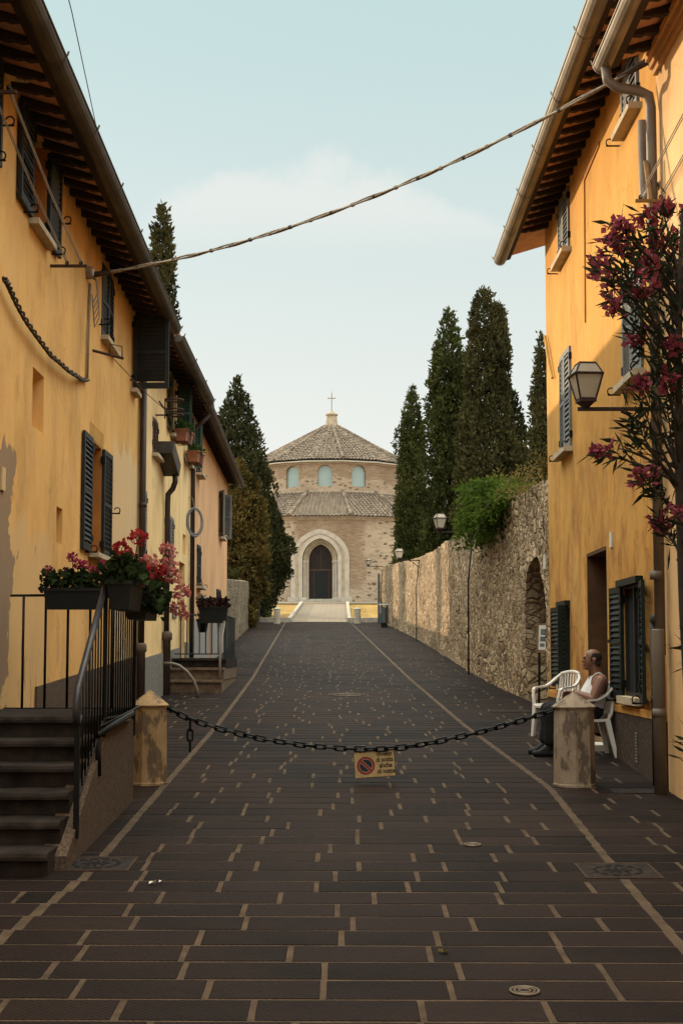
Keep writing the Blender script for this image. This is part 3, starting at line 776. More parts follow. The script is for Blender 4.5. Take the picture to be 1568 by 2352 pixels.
for h, k in zip(hl, 'abcdenr'):
    if k == 'n': continue
    Y0, Y1, z0, z1 = h[:4]; ww = Y1-Y0
    if k == 'r':
        mb = MB(); dp = .27
        mb.fbox(L2, Y0, Y1, z0, z1, -dp, -dp+.04)
        d = mb.build('door', M('yellow_brown_door', (0.30, 0.155, 0.045), 0.6, 0.2, 5, 0.15, 30, 0, (1, 4, 1)), hs2)
        mb = MB()
        for q in range(4):
            zz = z0+.15+q*(z1-z0-.2)/4
            mb.fbox(L2, Y0+.15, Y1-.15, zz, zz+(z1-z0-.5)/4, -dp+.041, -dp+.055)
        mb.build('door_panel', M('door_panel_wood', (0.24, 0.12, 0.04), 0.6, 0.2, 5, 0.1), d)
        continue
    w = pane(hs2, L2, h)
    if k == 'a':
        sill(w, L2, Y0, Y1, z0)
        for a, d in ((Y0, 1), (Y1, -1)): _, hb = shutter(w, L2, a, d, 2, ww/2-.005, z1-z0, z0, -.02, shut_r)
    if k == 'b':
        sill(w, L2, Y0, Y1, z0)
        _, hb = shutter(w, L2, Y0, 1, 172, .75, z1-z0, z0, .03, shut_g)
        ob, hb = shutter(w, L2, Y1, -1, 100, .36, z1-z0, z0, .03, shut_g)
        ob['label'] = 'green shutter leaf standing open with chipped paint'
    if k == 'c':
        sill(w, L2, Y0, Y1, z0)
        _, hb = shutter(w, L2, Y0, 1, 108, .16, z1-z0, z0, .03, shut_g)
        _, hb = shutter(w, L2, Y1, -1, 120, .3, z1-z0, z0, .03, shut_g)
    if k in 'de':
        for a, d in ((Y0, 1), (Y1, -1)): _, hb = shutter(w, L2, a, d, 2, ww/2-.005, z1-z0, z0, .01, shut_n)
        
mb = MB(); mb.fbox(L2, Vdr[0]-.1, Vdr[1]+.1, gz(33)+.3, gz(33)+.55, -.28, .12); mb.build('threshold', concrete, hs2)
mb = MB()
a0, b0 = L2.px(395, 1385), L2.px(404, 1420)
mb.fbox(L2, a0[0], b0[0], b0[1], a0[1], .003, .03); mb.build('meter_hatch', M('grey_hatch', (0.14, 0.135, 0.13), 0.6, 0.15, 5, 0.1), hs2)
# hopper, swan neck and the two downpipes of the cream house
Yh = L2.px(376, 1090)[0]; zh = L2.px(376, 1085)[1]
hp = MB()
hp.hexa([L2.P(Yh-1.3, zh+.25, .0), L2.P(Yh+.05, zh-.08, .0), L2.P(Yh+.05, zh-.08, .34), L2.P(Yh-1.3, zh+.25, .34), L2.P(Yh-1.3, zh+.5, .0), L2.P(Yh+.05, zh+.17, .0), L2.P(Yh+.05, zh+.17, .38), L2.P(Yh-1.3, zh+.5, .38)])
hp.build('rain_hopper', gutterd, hs2)
Y1p = Yh+.05
downpipe(hs2, [L2.P(Yh-.02, zh-.05, .26), L2.P(Yh-.02, zh-.22, .26), L2.P(Yh+.05, zh-.36, .2), L2.P(Y1p, zh-.48, .1), L2.P(Y1p, zh-.7, .09), L2.P(Y1p, gz(Yh)+1.3, .09)], .062, pipem, clamps=False)
mb = MB(); mb.lathe(L2.P(Y1p, gz(Yh)-.1, .10), [(.085, 0), (.085, 1.3), (.12, 1.32), (.12, 1.46), (.08, 1.5)], 14); mb.build('drain_sleeve', sleeve, hs2, smooth=True)
downpipe(hs2, [L2.P(36.2, 2.41+6.25, .5), L2.P(36.2, 2.41+6.0, .28), L2.P(36.2, 2.41+5.8, .09), L2.P(36.2, gz(36), .09)], .06, pipem)

# ============ left: the salmon house
L3 = Fac((-3.99, 36.4), (-4.34, 52.8), +1)
wall_s = plaster('salmon_plaster', (0.53, 0.29, 0.15), (0.56, 0.35, 0.21), (0.34, 0.15, 0.07), None, 0.35, 0.56, 0.56)
hs3 = thing('salmon_house', 'salmon plastered house with a grey painted base at the far end of the row', 'house', L3.P(45, gz(45)))
R_ = L3.rect
Ua = R_(451, 1000, 1085, 458); Ub = R_(452, 1250, 1345, 460); Uc = (48.2, 49.4, L3.px(503, 1232)[1], L3.px(503, 1126)[1]); Ud = R_(478, 1375, 1490, 483); Ue = R_(497, 1352, 1420, 506)
Ud = (Ud[0], Ud[1], gz(43)+.15, Ud[3])
hl = [(*Ua, .1), (*Ub, .1), (*Uc, .2), (*Ud, .2), (*Ue, .1)]
house_wall(hs3, L3, 36.402, 52.8, hl, 2.41+6.55, wall_s, ov=.4, ze=2.41+6.42)
pl = MB()
for a, b_ in ((36.5, Ud[0]-.05), (Ud[1]+.05, 52.78)):
    pl.hexa([L3.P(a, -1, .003), L3.P(b_, -1, .003), L3.P(b_, -1, .03), L3.P(a, -1, .03), L3.P(a, gz(a)+1.55, .003), L3.P(b_, gz(b_)+1.3, .003), L3.P(b_, gz(b_)+1.3, .03), L3.P(a, gz(a)+1.55, .03)])
build_each(pl, 'plinth', M('grey_paint_base', (0.23, 0.21, 0.20), 0.9, 0.2, 8, 0.3), hs3)
roof(hs3, L3, 36.42, 52.8, 2.41+6.42, 0.45, gut=gutterd, gutY=(35.0, 53.0), gr=0.11, sp=0.5, ends=(0, .2))
for h, k in zip(hl, 'abcde'):
    Y0, Y1, z0, z1 = h[:4]
    if k == 'd':
        mb = MB(); mb.fbox(L3, Y0, Y1, z0, z1, -.2, -.15); mb.build('door', M('red_brown_door', (0.16, 0.05, 0.035), 0.6, 0.2, 5, 0.1), hs3); continue
    w = pane(hs3, L3, h)
    sill(w, L3, Y0, Y1, z0, out=.2)
    if k == 'c':
        _, hb = shutter(w, L3, Y0, 1, 160, .5, z1-z0, z0, .03, shut_w)
        ob, hb = shutter(w, L3, Y1, -1, 78, .34, z1-z0, z0, .03, shut_w)
    else:
        for a, d in ((Y0, 1), (Y1, -1)): _, hb = shutter(w, L3, a, d, 2, (Y1-Y0)/2-.005, z1-z0, z0, .01, shut_d)
        hooks(w, L3, [(Y0-.2, z0), (Y1+.4, z0)])

# ============ right: the golden house
R1 = Fac((3.85, 16.3), (3.93, 26.4), -1)
R1A, R1B = 16.5, 26.4
wall_g = plaster('golden_plaster', (0.52, 0.255, 0.055), (0.57, 0.335, 0.12), (0.25, 0.10, 0.032), None, 0.45, 0.54, 0.455, (2.4, 5.6, 0.12))
hs4 = thing('golden_house', 'tall golden yellow house with grey louvred shutters above and dark green ones below', 'house', R1.P(21, gz(21)))
R_ = R1.rect
Ga = R_(1430, 165, 308, 1467); Gb = R_(1284, 475, 612, 1308); Gc = R_(1288, 825, 1048, 1312); Gd = R_(1433, 645, 890, 1476)
G1_ = R_(1291, 1392, 1572, 1306); G2_ = R_(1433, 1345, 1597, 1475); GF = R_(1348, 1272, 1600, 1394)
G1_ = (G1_[0]-.1, G1_[1]+.02, G1_[2], G1_[3])
GF = (GF[0], GF[1], gz(20.5)+.16, GF[3])
hl = [(*Ga, .1), (*Gb, .1), (*Gc, .1), (*Gd, .1), (*G1_, .06), (*G2_, .06), (*GF, .5)]
house_wall(hs4, R1, R1A, R1B, hl, 2.41+8.16, wall_g, ov=.64, ze=2.41+7.98)
pl = MB(); zp = R1.px(1450, 1640)[1]
for a, b_ in ((R1A, GF[0]-.06), (GF[1]+.06, R1B-.01)):
    pl.fbox(R1, a, b_, -1, zp, .003, .045)
build_each(pl, 'plinth', plinth_d, hs4)
pl = MB()
for a, b_ in ((R1A, GF[0]-.06), (GF[1]+.06, R1B-.01)): pl.fbox(R1, a, b_, zp+.001, zp+.10, .003, .055)
build_each(pl, 'plinth_moulding', M('golden_trim', (0.45, 0.22, 0.055), 0.9, 0.2, 4, 0.2), hs4)
roof(hs4, R1, R1A, R1B, 2.41+7.98, 0.64, gutY=(15.2, 27.7), gr=0.125, sp=0.42, ends=(0.9, 1.25), rafmat=raft)
for h, k in zip(hl, 'abcdefr'):
    Y0, Y1, z0, z1 = h[:4]; ww = Y1-Y0
    if k in 'abcd':
        w = pane(hs4, R1, h)
        sill(w, R1, Y0, Y1, z0, out=.16, th=.09)
        for a, d in ((Y0, 1), (Y1, -1)): _, hb = shutter(w, R1, a, d, 1, ww/2-.006, z1-z0, z0, .015, shut_n if k != 'c' else shut_n, step=.085)
        
        hooks(w, R1, [(Y0-.05, z0-.02), (Y1+.35, z0-.05)])
        continue
    if k in 'ef':
        w = pane(hs4, R1, h, dk=True)
        sill(w, R1, Y0+.05, Y1-.05, z0, out=.12, th=.10)
        for a, d, an in ((Y1, -1, 176), (Y0, 1, 172 if k == 'f' else 95)):
            lw = .62 if k == 'f' else (.75 if d < 0 else .18)
            _, hb = shutter(w, R1, a, d, an, lw, z1-z0+.04, z0-.05, .03, shut_k)
        mb = MB(); mb.fbox(R1, Y0-.08, Y1+.08, z1-.02, z1+.07, -.02, .10); mb.build('lintel', shut_k, w)
        hooks(w, R1, [(Y1+.5, z0-.08), (Y0-.15, z0-.06)])
        mb = MB(); q = R1.P(Y1+.58, z0+.72, .05); mb.obox(q, Vector((-.05, 0, 0)), Vector((0, .18, 0)), Vector((0, 0, .05))); mb.obox(q+Vector((0, -.06, -.12)), Vector((-.04, 0, 0)), Vector((0, .06, 0)), Vector((0, 0, .3))); mb.build('latch', iron, w)
        continue
    mb = MB(); mb.fbox(R1, Y0, Y1, z0, z1-.62, -.5, -.45)
    d = mb.build('door', M('dark_walnut_door', (0.055, 0.03, 0.018), 0.55, 0.3, 5, 0.2, 30, 0, (1, 4, 1)), hs4)
    mb = MB()
    for i in range(2):
        for j in range(3):
            ya = Y0+.12+i*(ww/2-.04); za = z0+.15+j*.72
            mb.fbox(R1, ya, ya+ww/2-.2, za, za+.58, -.449, -.43)
    mb.build('door_panel', M('walnut_panel', (0.045, 0.025, 0.015), 0.5, 0.3, 6, 0.1), d)
    mb = MB(); mb.fbox(R1, Y1-.045, Y1-.003, z0, z1-.003, -.44, -.004); mb.fbox(R1, Y0+.003, Y0+.045, z0, z1-.003, -.44, -.004); mb.fbox(R1, Y0+.046, Y1-.046, z1-.05, z1-.003, -.43, -.004); mb.build('door_frame', M('brown_door_frame', (0.085, 0.04, 0.018), .7, .25, 5, .1), d)
    mb = MB(); q = R1.P(Y0+.2, z0+1.05, -.44); mb.tube([q, q+Vector((-.06, 0, 0)), q+Vector((-.06, .12, 0))], .014, 6); mb.build('handle', iron, d)
    mb = MB(); mb.fbox(R1, Y0, Y1, z1-.6, z1, -.5, -.48); tr = mb.build('transom', dark, hs4)
    mb = MB()
    for i in range(8):
        q = R1.P(Y0+.08+i*(ww-.16)/7, z1-.58, -.44); mb.tube([q, q+Vector((-.04, 0, .18)), q+Vector((0, 0, .35)), q+Vector((-.04, 0, .56))], .012, 5)
    for zz in (.02, .3, .58): q = R1.P(Y0, z1-.6+zz, -.44); mb.tube([q, R1.P(Y1, z1-.6+zz, -.44)], .014, 5)
    mb.build('grille', iron, tr)
mb = MB(); mb.fbox(R1, GF[0], GF[1], -1, gz(20.5)+.16, -.5, .0)
mb.fbox(R1, GF[0]-.02, GF[0]+.7, gz(19.8)-.2, gz(20.2)+.10, .003, .3); build_each(mb, 'doorstep', plaque_m, hs4)
# the raised line on the plaster, the shutter stay, the grilles
mb = MB()
pts = [R1.px(1377, 335), R1.px(1343, 415), R1.px(1345, 740)]
for (ya, za), (yb, zb) in zip(pts, pts[1:]):
    a, b_ = R1.P(ya, za, .002), R1.P(yb, zb, .002)
    w = Vector((0, .035, 0)) if abs(za-zb) > 1.2 else Vector((0, .0, .07))
    mb.hexa([a, a+w, b_+w, b_]+[q+Vector((-.02, 0, 0)) for q in (a, a+w, b_+w, b_)])
mb.build('wall_moulding', M('brown_trim', (0.36, 0.15, 0.035), 0.9, 0.15, 4, 0.1), hs4)
mb = MB()
a0, b0 = R1.px(1497, 1062), R1.px(1507, 1090)
g0 = R1.px(1496, 1062); g1 = R1.px(1507, 1085)
for i in range(9):
    z = g0[1]-(g0[1]-g1[1])*i/9
    mb.fbox(R1, min(g0[0], g1[0]), max(g0[0], g1[0]), z-.012, z, .004, .03)
mb.fbox(R1, min(g0[0], g1[0])-.02, max(g0[0], g1[0])+.02, g1[1]-.03, g0[1]+.02, .001, .008)
mb.build('vent_grille', shut_n, hs4)
mb = MB(); g0 = R1.px(1470, 1715)
for i in range(10):
    mb.fbox(R1, g0[0]-.07, g0[0]+.07, g0[1]-.2+i*.04, g0[1]-.18+i*.04, .046, .058)
mb.build('base_vent', shut_n, hs4)

# ============ right: the near house, mostly out of frame
R0 = Fac((3.80, 4.0), (3.82, 16.45), -1)
wall_o = plaster('apricot_plaster', (0.62, 0.38, 0.18), (0.70, 0.47, 0.27), (0.36, 0.17, 0.07), None, 0.3, 0.55, 0.7)
hs5 = thing('apricot_house', 'apricot plastered house behind the oleander, mostly its eave and drainpipe showing', 'house', R0.P(14, gz(14)))
house_wall(hs5, R0, -34, 16.45, [], 2.41+7.32, wall_o, ov=.56, ze=2.41+7.16)
roof(hs5, R0, -34, 16.4, 2.41+7.16, 0.56, gutY=(3, 16.45), gr=.11, sp=.45, ends=(0, .05))
mb = MB()
for i, (o, zz) in enumerate(((.02, -.02), (.06, .06), (.11, .14))): mb.fbox(R0, 3, 16.4, 2.41+7.0+zz, 2.41+7.09+zz, .003, .03+o)
mb.build('cornice', M('apricot_trim', (0.48, 0.27, 0.12), 0.9, 0.15, 4, 0.1), hs5)
Yd = 16.3
ze0 = 2.41+7.0
pts = [R0.P(Yd, ze0+.05, .64), R0.P(Yd, ze0-.12, .62), R0.P(Yd+.02, ze0-.2, .5), R0.P(Yd+.02, ze0-.24, .25), R0.P(Yd+.02, ze0-.3, .12), R0.P(Yd+.02, ze0-.45, .10), R0.P(Yd+.02, gz(Yd)+1.6, .10)]
downpipe(hs5, pts, .062, pipeg, clamps=False)
mb = MB(); p = R0.P(Yd-.05, gz(Yd)-.02, .14); mb.lathe(p, [(.075, 0), (.075, 1.9), (.07, 1.92)], 14); mb.lathe(p, [(.08, .9), (.08, 1.0)], 14); mb.lathe(p+Vector((-.0, .05, 0)), [(.07, 2.5), (.075, 2.5), (.075, 2.6), (.07, 2.6)], 14)
mb.build('drain_sleeve', pipeg, hs5, smooth=True)
q = R1.P(16.75, ze0-1.35, .09)
mb = MB(); mb.tube([q+Vector((0, .25, 1.0)), q+Vector((0, .25, .1)), q+Vector((0, .2, .0)), q+Vector((0, -.35, -.02))], .055, 10); mb.build('branch_pipe', pipeg, hs5, smooth=True)
q = R1.P(16.9, 0, .08); mb = MB(); mb.tube([(q.x, q.y, gz(16.9)), (q.x, q.y, gz(16.9)+1.95)], .045, 10); mb.ball((q.x+.02, q.y-.03, gz(16.9)+2.0), .075, 10)
mb.tube([(q.x, q.y, gz(16.9)+1.0), (q.x, q.y, gz(16.9)+1.08)], .055, 10)
mb.build('gas_pipe', M('dark_gas_pipe', (0.03, 0.027, 0.025), 0.6, 0.3, 5, 0.1), hs4, smooth=True)
# ============ stone walls
wall_st = [(0.0, (0.155, 0.105, 0.068)), (0.25, (0.42, 0.28, 0.165)), (0.65, (0.64, 0.455, 0.28)), (1.0, (0.78, 0.60, 0.41))]
stone_r = stonework('rubble_stone', wall_st, (0.27, 0.195, 0.13), (4.6, 4.6, 7.4), 0.07, 1.0)
stone_l = stonework('rubble_stone_small', [(0.0, (0.14, 0.11, 0.08)), (0.5, (0.30, 0.235, 0.155)), (1.0, (0.42, 0.34, 0.24))], (0.23, 0.18, 0.125), (6, 6, 9), 0.07, 0.9)
def lerp_list(L, y):
    if y <= L[0][0]: return L[0][1]
    for a, b_ in zip(L, L[1:]):
        if a[0] <= y <= b_[0]: return a[1]+(b_[1]-a[1])*(y-a[0])/(b_[0]-a[0])
    return L[-1][1]
TOPR = [(26.4, 5.76), (31, 5.86), (34, 5.9), (45.2, 6.12), (52.4, 6.27), (60, 6.55), (75, 7.25), (90.5, 8.0)]
def stone_wall(name, path, tops, side, y0, y1, mat, label, thick=.7, arch=None, seed=0):
    mb = MB()
    def P(y, z, off=0):
        k = noise.noise(Vector((y*.9, z*1.1, seed)))*.09+noise.noise(Vector((y*3.1, z*3.4, seed+5)))*.035
        return Vector((poly_x(path, y)+side*(off+(k if off > -.05 else 0)), y, z))
    ysl = [y0]
    while ysl[-1] < y1-.01: ysl.append(min(y1, ysl[-1]+(.25 if ysl[-1] < 40 else .5)))
    if arch: ysl = sorted(set(ysl)|set(arch['ys'])); 
    top = lambda y: lerp_list(tops, y)+.07*noise.noise(Vector((y*2.3, seed, 1)))
    n = 14
    for a, b_ in zip(ysl, ysl[1:]):
        m_ = (a+b_)/2
        lo_a = lo_b = None
        inside = arch and arch['y0'] < m_ < arch['y1']
        za, zb = gz(a)-.5, gz(b_)-.5
        if inside: za, zb = arch['f'](a), arch['f'](b_)
        for i in range(n):
            u0, u1 = i/n, (i+1)/n
            f = lambda z0, zt, u: z0+(zt-z0)*u
            mb.quad(P(a, f(za, top(a), u0)), P(b_, f(zb, top(b_), u0)), P(b_, f(zb, top(b_), u1)), P(a, f(za, top(a), u1)))
        mb.quad(P(a, top(a)), P(b_, top(b_)), P(b_, top(b_)+.05, -thick), P(a, top(a)+.05, -thick))
        mb.quad(P(a, gz(a)-.5, -thick), P(b_, gz(b_)-.5, -thick), P(b_, top(b_)+.05, -thick), P(a, top(a)+.05, -thick))
        if inside:
            dp = arch['depth']
            mb.quad(P(a, za), P(b_, zb), P(b_, zb, -dp), P(a, za, -dp))
            mb.quad(P(a, za, -dp), P(b_, zb, -dp), P(b_, gz(b_)-.5, -dp), P(a, gz(a)-.5, -dp))
    if arch:
        for yj in (arch['y0'], arch['y1']):
            for i in range(6):
                z0 = gz(yj)-.5; z1 = arch['f'](yj); f = lambda u: z0+(z1-z0)*u
                mb.quad(P(yj, f(i/6)), P(yj, f((i+1)/6)), P(yj, f((i+1)/6), -arch['depth']), P(yj, f(i/6), -arch['depth']))
    for ye in (y0, y1): mb.quad(P(ye, gz(ye)-.5), P(ye, top(ye)), P(ye, top(ye), -thick), P(ye, gz(ye)-.5, -thick))
    o = mb.build(name, mat, loc=(poly_x(path, (y0+y1)/2), (y0+y1)/2, gz((y0+y1)/2)), smooth=True, fix=False)
    return tag(o, label, 'wall')
ya, yb = 27.0, 29.45; ymid = (ya+yb)/2
arc = dict(y0=ya, y1=yb, depth=.62, ys=[ya+(yb-ya)*i/16 for i in range(17)])
arc['f'] = lambda y: 2.41+.70+1.25*math.sqrt(max(0, 1-((y-ymid)/(ymid-ya))**2))
stone_wall('stone_wall', WALLR, TOPR, -1, 26.42, 90.5, stone_r, 'tall rubble stone wall with an arched niche next to the golden house', arch=arc, seed=1)
TOPL = [(52.8, 2.41+2.78), (72, 2.41+3.7), (92.6, 2.41+4.75)]
stone_wall('stone_wall', WALLL, TOPL, +1, 52.85, 92.4, stone_l, 'lower rubble stone wall between the salmon house and the iron gate', seed=9)
# gate leaves at the top of the street
def gate(label, hinge, d, w, h, group='open leaves of the church gate'):
    hinge = Vector(hinge); d = Vector(d).normalized()
    t = thing('iron_gate', label, 'gate', hinge, group)
    n = Vector((d.y, -d.x, 0)); Z = Vector((0, 0, 1))
    mb = MB()
    for a in (0, w-.07): mb.obox(hinge+d*a-n*.03, d*.07, n*.06, Z*h)
    for a in (.08, h*.5, h-.06): mb.obox(hinge+d*.07-n*.025+Z*a, d*(w-.14), n*.05, Z*.06)
    mb.build('gate_frame', gatem, t)
    mb = MB(); k = 11
    for i in range(k): 
        p = hinge+d*(.1+(w-.2)*(i+.5)/k)
        mb.tube([p+Z*.08, p+Z*(h-.03)], .017, 5)
    mb.obox(hinge+d*.07-n*.006+Z*.1, d*(w-.14), n*.012, Z*(h*.45))
    mb.build('gate_bars', gatem, t)
    mb = MB(); mb.lathe(hinge-d*.09+Z*-.1, [(.08, 0), (.08, h+.25), (.1, h+.27), (.05, h+.42)], 10); mb.build('gate_post', gatem, t)
gatem = M('grey_painted_iron', (0.07, 0.075, 0.08), 0.6, 0.2, 6, 0.15)
gate('grey iron gate leaf folded open at the end of the lower stone wall', (-5.55, 90.6, gz(90.6)), (.17, -1, 0), 1.9, 2.75)
gate('grey iron gate leaf swung open behind the grey litter bin', (2.42, 90.6, gz(90.6)), (-.03, -1, 0), 1.9, 2.9)

# ============ church
FC = Vector((-1.0, 141.0, gz(128))); ROT = Matrix.Rotation(math.radians(-3.9), 4, 'Z')
ch = thing('round_church', 'round stone church with two tiled roofs, arched portal and a cross on top', 'church', FC)
BASE = gz(128)
def place(mb):
    return mb.xform(Matrix.Translation((FC.x, FC.y, 0)) @ ROT)
RL, RD = 14.2, 8.55
def corner(R, k, n=16):
    a = -PI/2+(k-.5)*2*PI/n
    return Vector((R*math.cos(a), R*math.sin(a), 0))
brickm_stops = [(0.0, (0.20, 0.135, 0.085)), (0.5, (0.31, 0.235, 0.16)), (1.0, (0.40, 0.33, 0.24))]
def churchm(name, brickw):
    m, nt, b = nodes(name)
    v = coords(nt); 
    t = N(nt, 'ShaderNodeTexCoord'); sp = N(nt, 'ShaderNodeSeparateXYZ'); ln(nt, t.outputs['Object'], sp.inputs[0])
    cb = N(nt, 'ShaderNodeCombineXYZ'); ln(nt, sp.outputs[0], cb.inputs[0]); ln(nt, sp.outputs[2], cb.inputs[1])
    br = N(nt, 'ShaderNodeTexBrick'); br.inputs['Scale'].default_value = 1; br.inputs['Brick Width'].default_value = .42; br.inputs['Row Height'].default_value = .105
    br.inputs['Mortar Size'].default_value = .016; br.inputs['Color1'].default_value = (0.30, 0.215, 0.147, 1); br.inputs['Color2'].default_value = (0.21, 0.145, 0.098, 1); br.inputs['Mortar'].default_value = (0.32, 0.255, 0.19, 1)
    ln(nt, cb.outputs[0], br.inputs['Vector'])
    # rubble areas: dark stones in pale mortar
    vo = N(nt, 'ShaderNodeTexVoronoi', feature='F1'); vo.inputs['Scale'].default_value = 1
    mp = N(nt, 'ShaderNodeMapping'); mp.inputs['Scale'].default_value = (2.2, 2.2, 4.6); ln(nt, t.outputs['Object'], mp.inputs[0])
    nv = N(nt, 'ShaderNodeTexNoise'); nv.inputs['Scale'].default_value = 1.5; ln(nt, t.outputs['Object'], nv.inputs['Vector'])
    va = N(nt, 'ShaderNodeVectorMath', operation='ADD'); ln(nt, mp.outputs[0], va.inputs[0]); ln(nt, nv.outputs['Color'], va.inputs[1])
    ln(nt, va.outputs[0], vo.inputs['Vector'])
    sc = N(nt, 'ShaderNodeSeparateColor'); ln(nt, vo.outputs['Color'], sc.inputs[0])
    st = ramp(nt, sc.outputs[0], [(0.0, (0.11, 0.08, 0.055)), (0.35, (0.20, 0.15, 0.105)), (0.55, (0.36, 0.28, 0.205)), (1.0, (0.42, 0.34, 0.265))])
    dd = ramp(nt, vo.outputs['Distance'], [(0.30, 0.0), (0.5, 1.0)])
    rub = mixc(nt, dd, st, (0.38, 0.31, 0.235))
    ax = math_n(nt, 'ABSOLUTE', sp.outputs[0])
    xm = math_n(nt, 'ADD', ax, math_n(nt, 'MULTIPLY', math_n(nt, 'SUBTRACT', noise_n(nt, v, .8, 5), .5), 1.6))
    if brickw > 0:
        f = N(nt, 'ShaderNodeMapRange'); ln(nt, xm, f.inputs[0]); f.inputs[1].default_value = brickw-.25; f.inputs[2].default_value = brickw+.25
        fz = N(nt, 'ShaderNodeMapRange'); ln(nt, math_n(nt, 'ADD', sp.outputs[2], math_n(nt, 'MULTIPLY', noise_n(nt, v, .7, 4), 1.0)), fz.inputs[0]); fz.inputs[1].default_value = 1.2; fz.inputs[2].default_value = 1.7; fz.inputs[3].default_value = 1; fz.inputs[4].default_value = 0
        fac = math_n(nt, 'MAXIMUM', f.outputs[0], fz.outputs[0])
    else:
        f = N(nt, 'ShaderNodeMapRange'); ln(nt, math_n(nt, 'ADD', sp.outputs[2], math_n(nt, 'MULTIPLY', noise_n(nt, v, .9, 5), 2.2)), f.inputs[0]); f.inputs[1].default_value = 11.3; f.inputs[2].default_value = 11.5; f.inputs[3].default_value = 1; f.inputs[4].default_value = 0
        fac = math_n(nt, 'MULTIPLY', f.outputs[0], .8)
    c = mixc(nt, fac, br.outputs['Color'], rub)
    big = ramp(nt, noise_n(nt, v, .35, 6, .65), [(0.3, (0.66, 0.60, 0.57)), (0.7, (1.0, 0.95, 0.92))])
    c = mixc(nt, 1.0, c, big, 'MULTIPLY')
    ln(nt, c, b.inputs['Base Color']); b.inputs['Roughness'].default_value = .95; b.inputs['Specular IOR Level'].default_value = .1
    h = math_n(nt, 'ADD', math_n(nt, 'MULTIPLY', vo.outputs['Distance'], -.6), noise_n(nt, v, 8, 6))
    bump(nt, b, h, .8, .06)
    return m
KINK = .16
def arch_path(w, zb, zs, za, n=20, p=.82):
    pts = [(-w, zb), (-w, zs)]
    for i in range(1, n):
        t = PI*i/n; pts.append((-w*math.cos(t), zs+(za-zs)*((1-KINK)*math.sin(t)**p+KINK*(1-abs(math.cos(t))))))
    return pts+[(w, zs), (w, zb)]
def hole_z(w, zs, za, s, p=.92):
    c = max(-1, min(1, s/w)); kk = KINK if w > 1 else 0; return zs+(za-zs)*((1-kk)*math.sqrt(max(0, 1-c*c))**(p if w < 1 else .82)+kk*(1-abs(c)))
def arch_panel(mb, A, B, z0, z1, wdt, zb, zs, za, depth):
    """wall panel from corner A to corner B with an arched opening in its middle; outward normal is to the right of B-A"""
    e = (B-A); L = e.length; e.normalize(); nin = Vector((-e.y, e.x, 0))
    m_ = L/2
    Q = lambda s, z, d=0: A+e*s+nin*d+Vector((0, 0, z))
    ss = [-wdt*math.cos(PI*i/16) for i in range(17)]
    mb.quad(Q(0, z0), Q(m_-wdt, z0), Q(m_-wdt, z1), Q(0, z1)); mb.quad(Q(m_+wdt, z0), Q(L, z0), Q(L, z1), Q(m_+wdt, z1))
    for a, b_ in zip(ss, ss[1:]):
        ha, hb_ = hole_z(wdt, zs, za, a), hole_z(wdt, zs, za, b_)
        mb.quad(Q(m_+a, ha), Q(m_+b_, hb_), Q(m_+b_, z1), Q(m_+a, z1))
        mb.quad(Q(m_+a, ha), Q(m_+b_, hb_), Q(m_+b_, hb_, depth), Q(m_+a, ha, depth))
        if zb > z0: mb.quad(Q(m_+a, z0), Q(m_+b_, z0), Q(m_+b_, zb), Q(m_+a, zb))
    for s in (m_-wdt, m_+wdt): mb.quad(Q(s, zb), Q(s, zs), Q(s, zs, depth), Q(s, zb, depth))
    mb.quad(Q(m_-wdt, zb), Q(m_+wdt, zb), Q(m_+wdt, zb, depth), Q(m_-wdt, zb, depth))
    return Q, m_, ss
ZE = 2.41+12.35                                     # lower eave
mb = MB(); B0 = BASE-1
DW, DS, DA = 1.09, 2.41+8.45, 2.41+9.85
for k in range(16):
    a, b_ = corner(RL, k), corner(RL, k+1)
    if k == 0: Qd, md, ssd = arch_panel(mb, a, b_, B0, ZE, 1.62, BASE, DS-.1, DA+.75, .9)
    else: mb.quad(a+Vector((0, 0, B0)), b_+Vector((0, 0, B0)), b_+Vector((0, 0, ZE)), a+Vector((0, 0, ZE)))
place(mb).build('wall', churchm('church_rubble', 2.75), ch, fix=False)
def tiled(mb, B_0, B_1, T_0, T_1, sp=.36, rowl=.5, r=.15):
    e = B_1-B_0; L = e.length; e.normalize()
    up = ((T_0+T_1)/2-(B_0+B_1)/2); SLn = up.length; up.normalize(); nrm = e.cross(up); 
    if nrm.z < 0: nrm = -nrm
    s0, s1 = (T_0-B_0).dot(e), (T_1-B_0).dot(e)
    mb.quad(B_0, B_1, T_1, T_0)
    n = int(L/sp); 
    for i in range(n):
        u = L*(i+.5)/n
        lim = SLn
        if u < s0: lim = SLn*u/max(s0, 1e-6)
        elif u > s1: lim = SLn*(L-u)/max(L-s1, 1e-6)
        k = max(1, int(lim/rowl))
        for j in range(k):
            h0, h1 = lim*j/k-.06, lim*(j+1)/k
            ju = random.uniform(-.02, .02); jr = r*random.uniform(.9, 1.1)
            for q in range(4):
                t0, t1 = PI*q/4, PI*(q+1)/4
                W_ = lambda h, t, rr, l: B_0+e*(u+ju+math.cos(t)*rr)+up*h+nrm*(math.sin(t)*rr*.85+l)
                mb.quad(W_(h0, t0, jr, .035), W_(h0, t1, jr, .035), W_(h1, t1, jr*.82, 0), W_(h1, t0, jr*.82, 0))
        
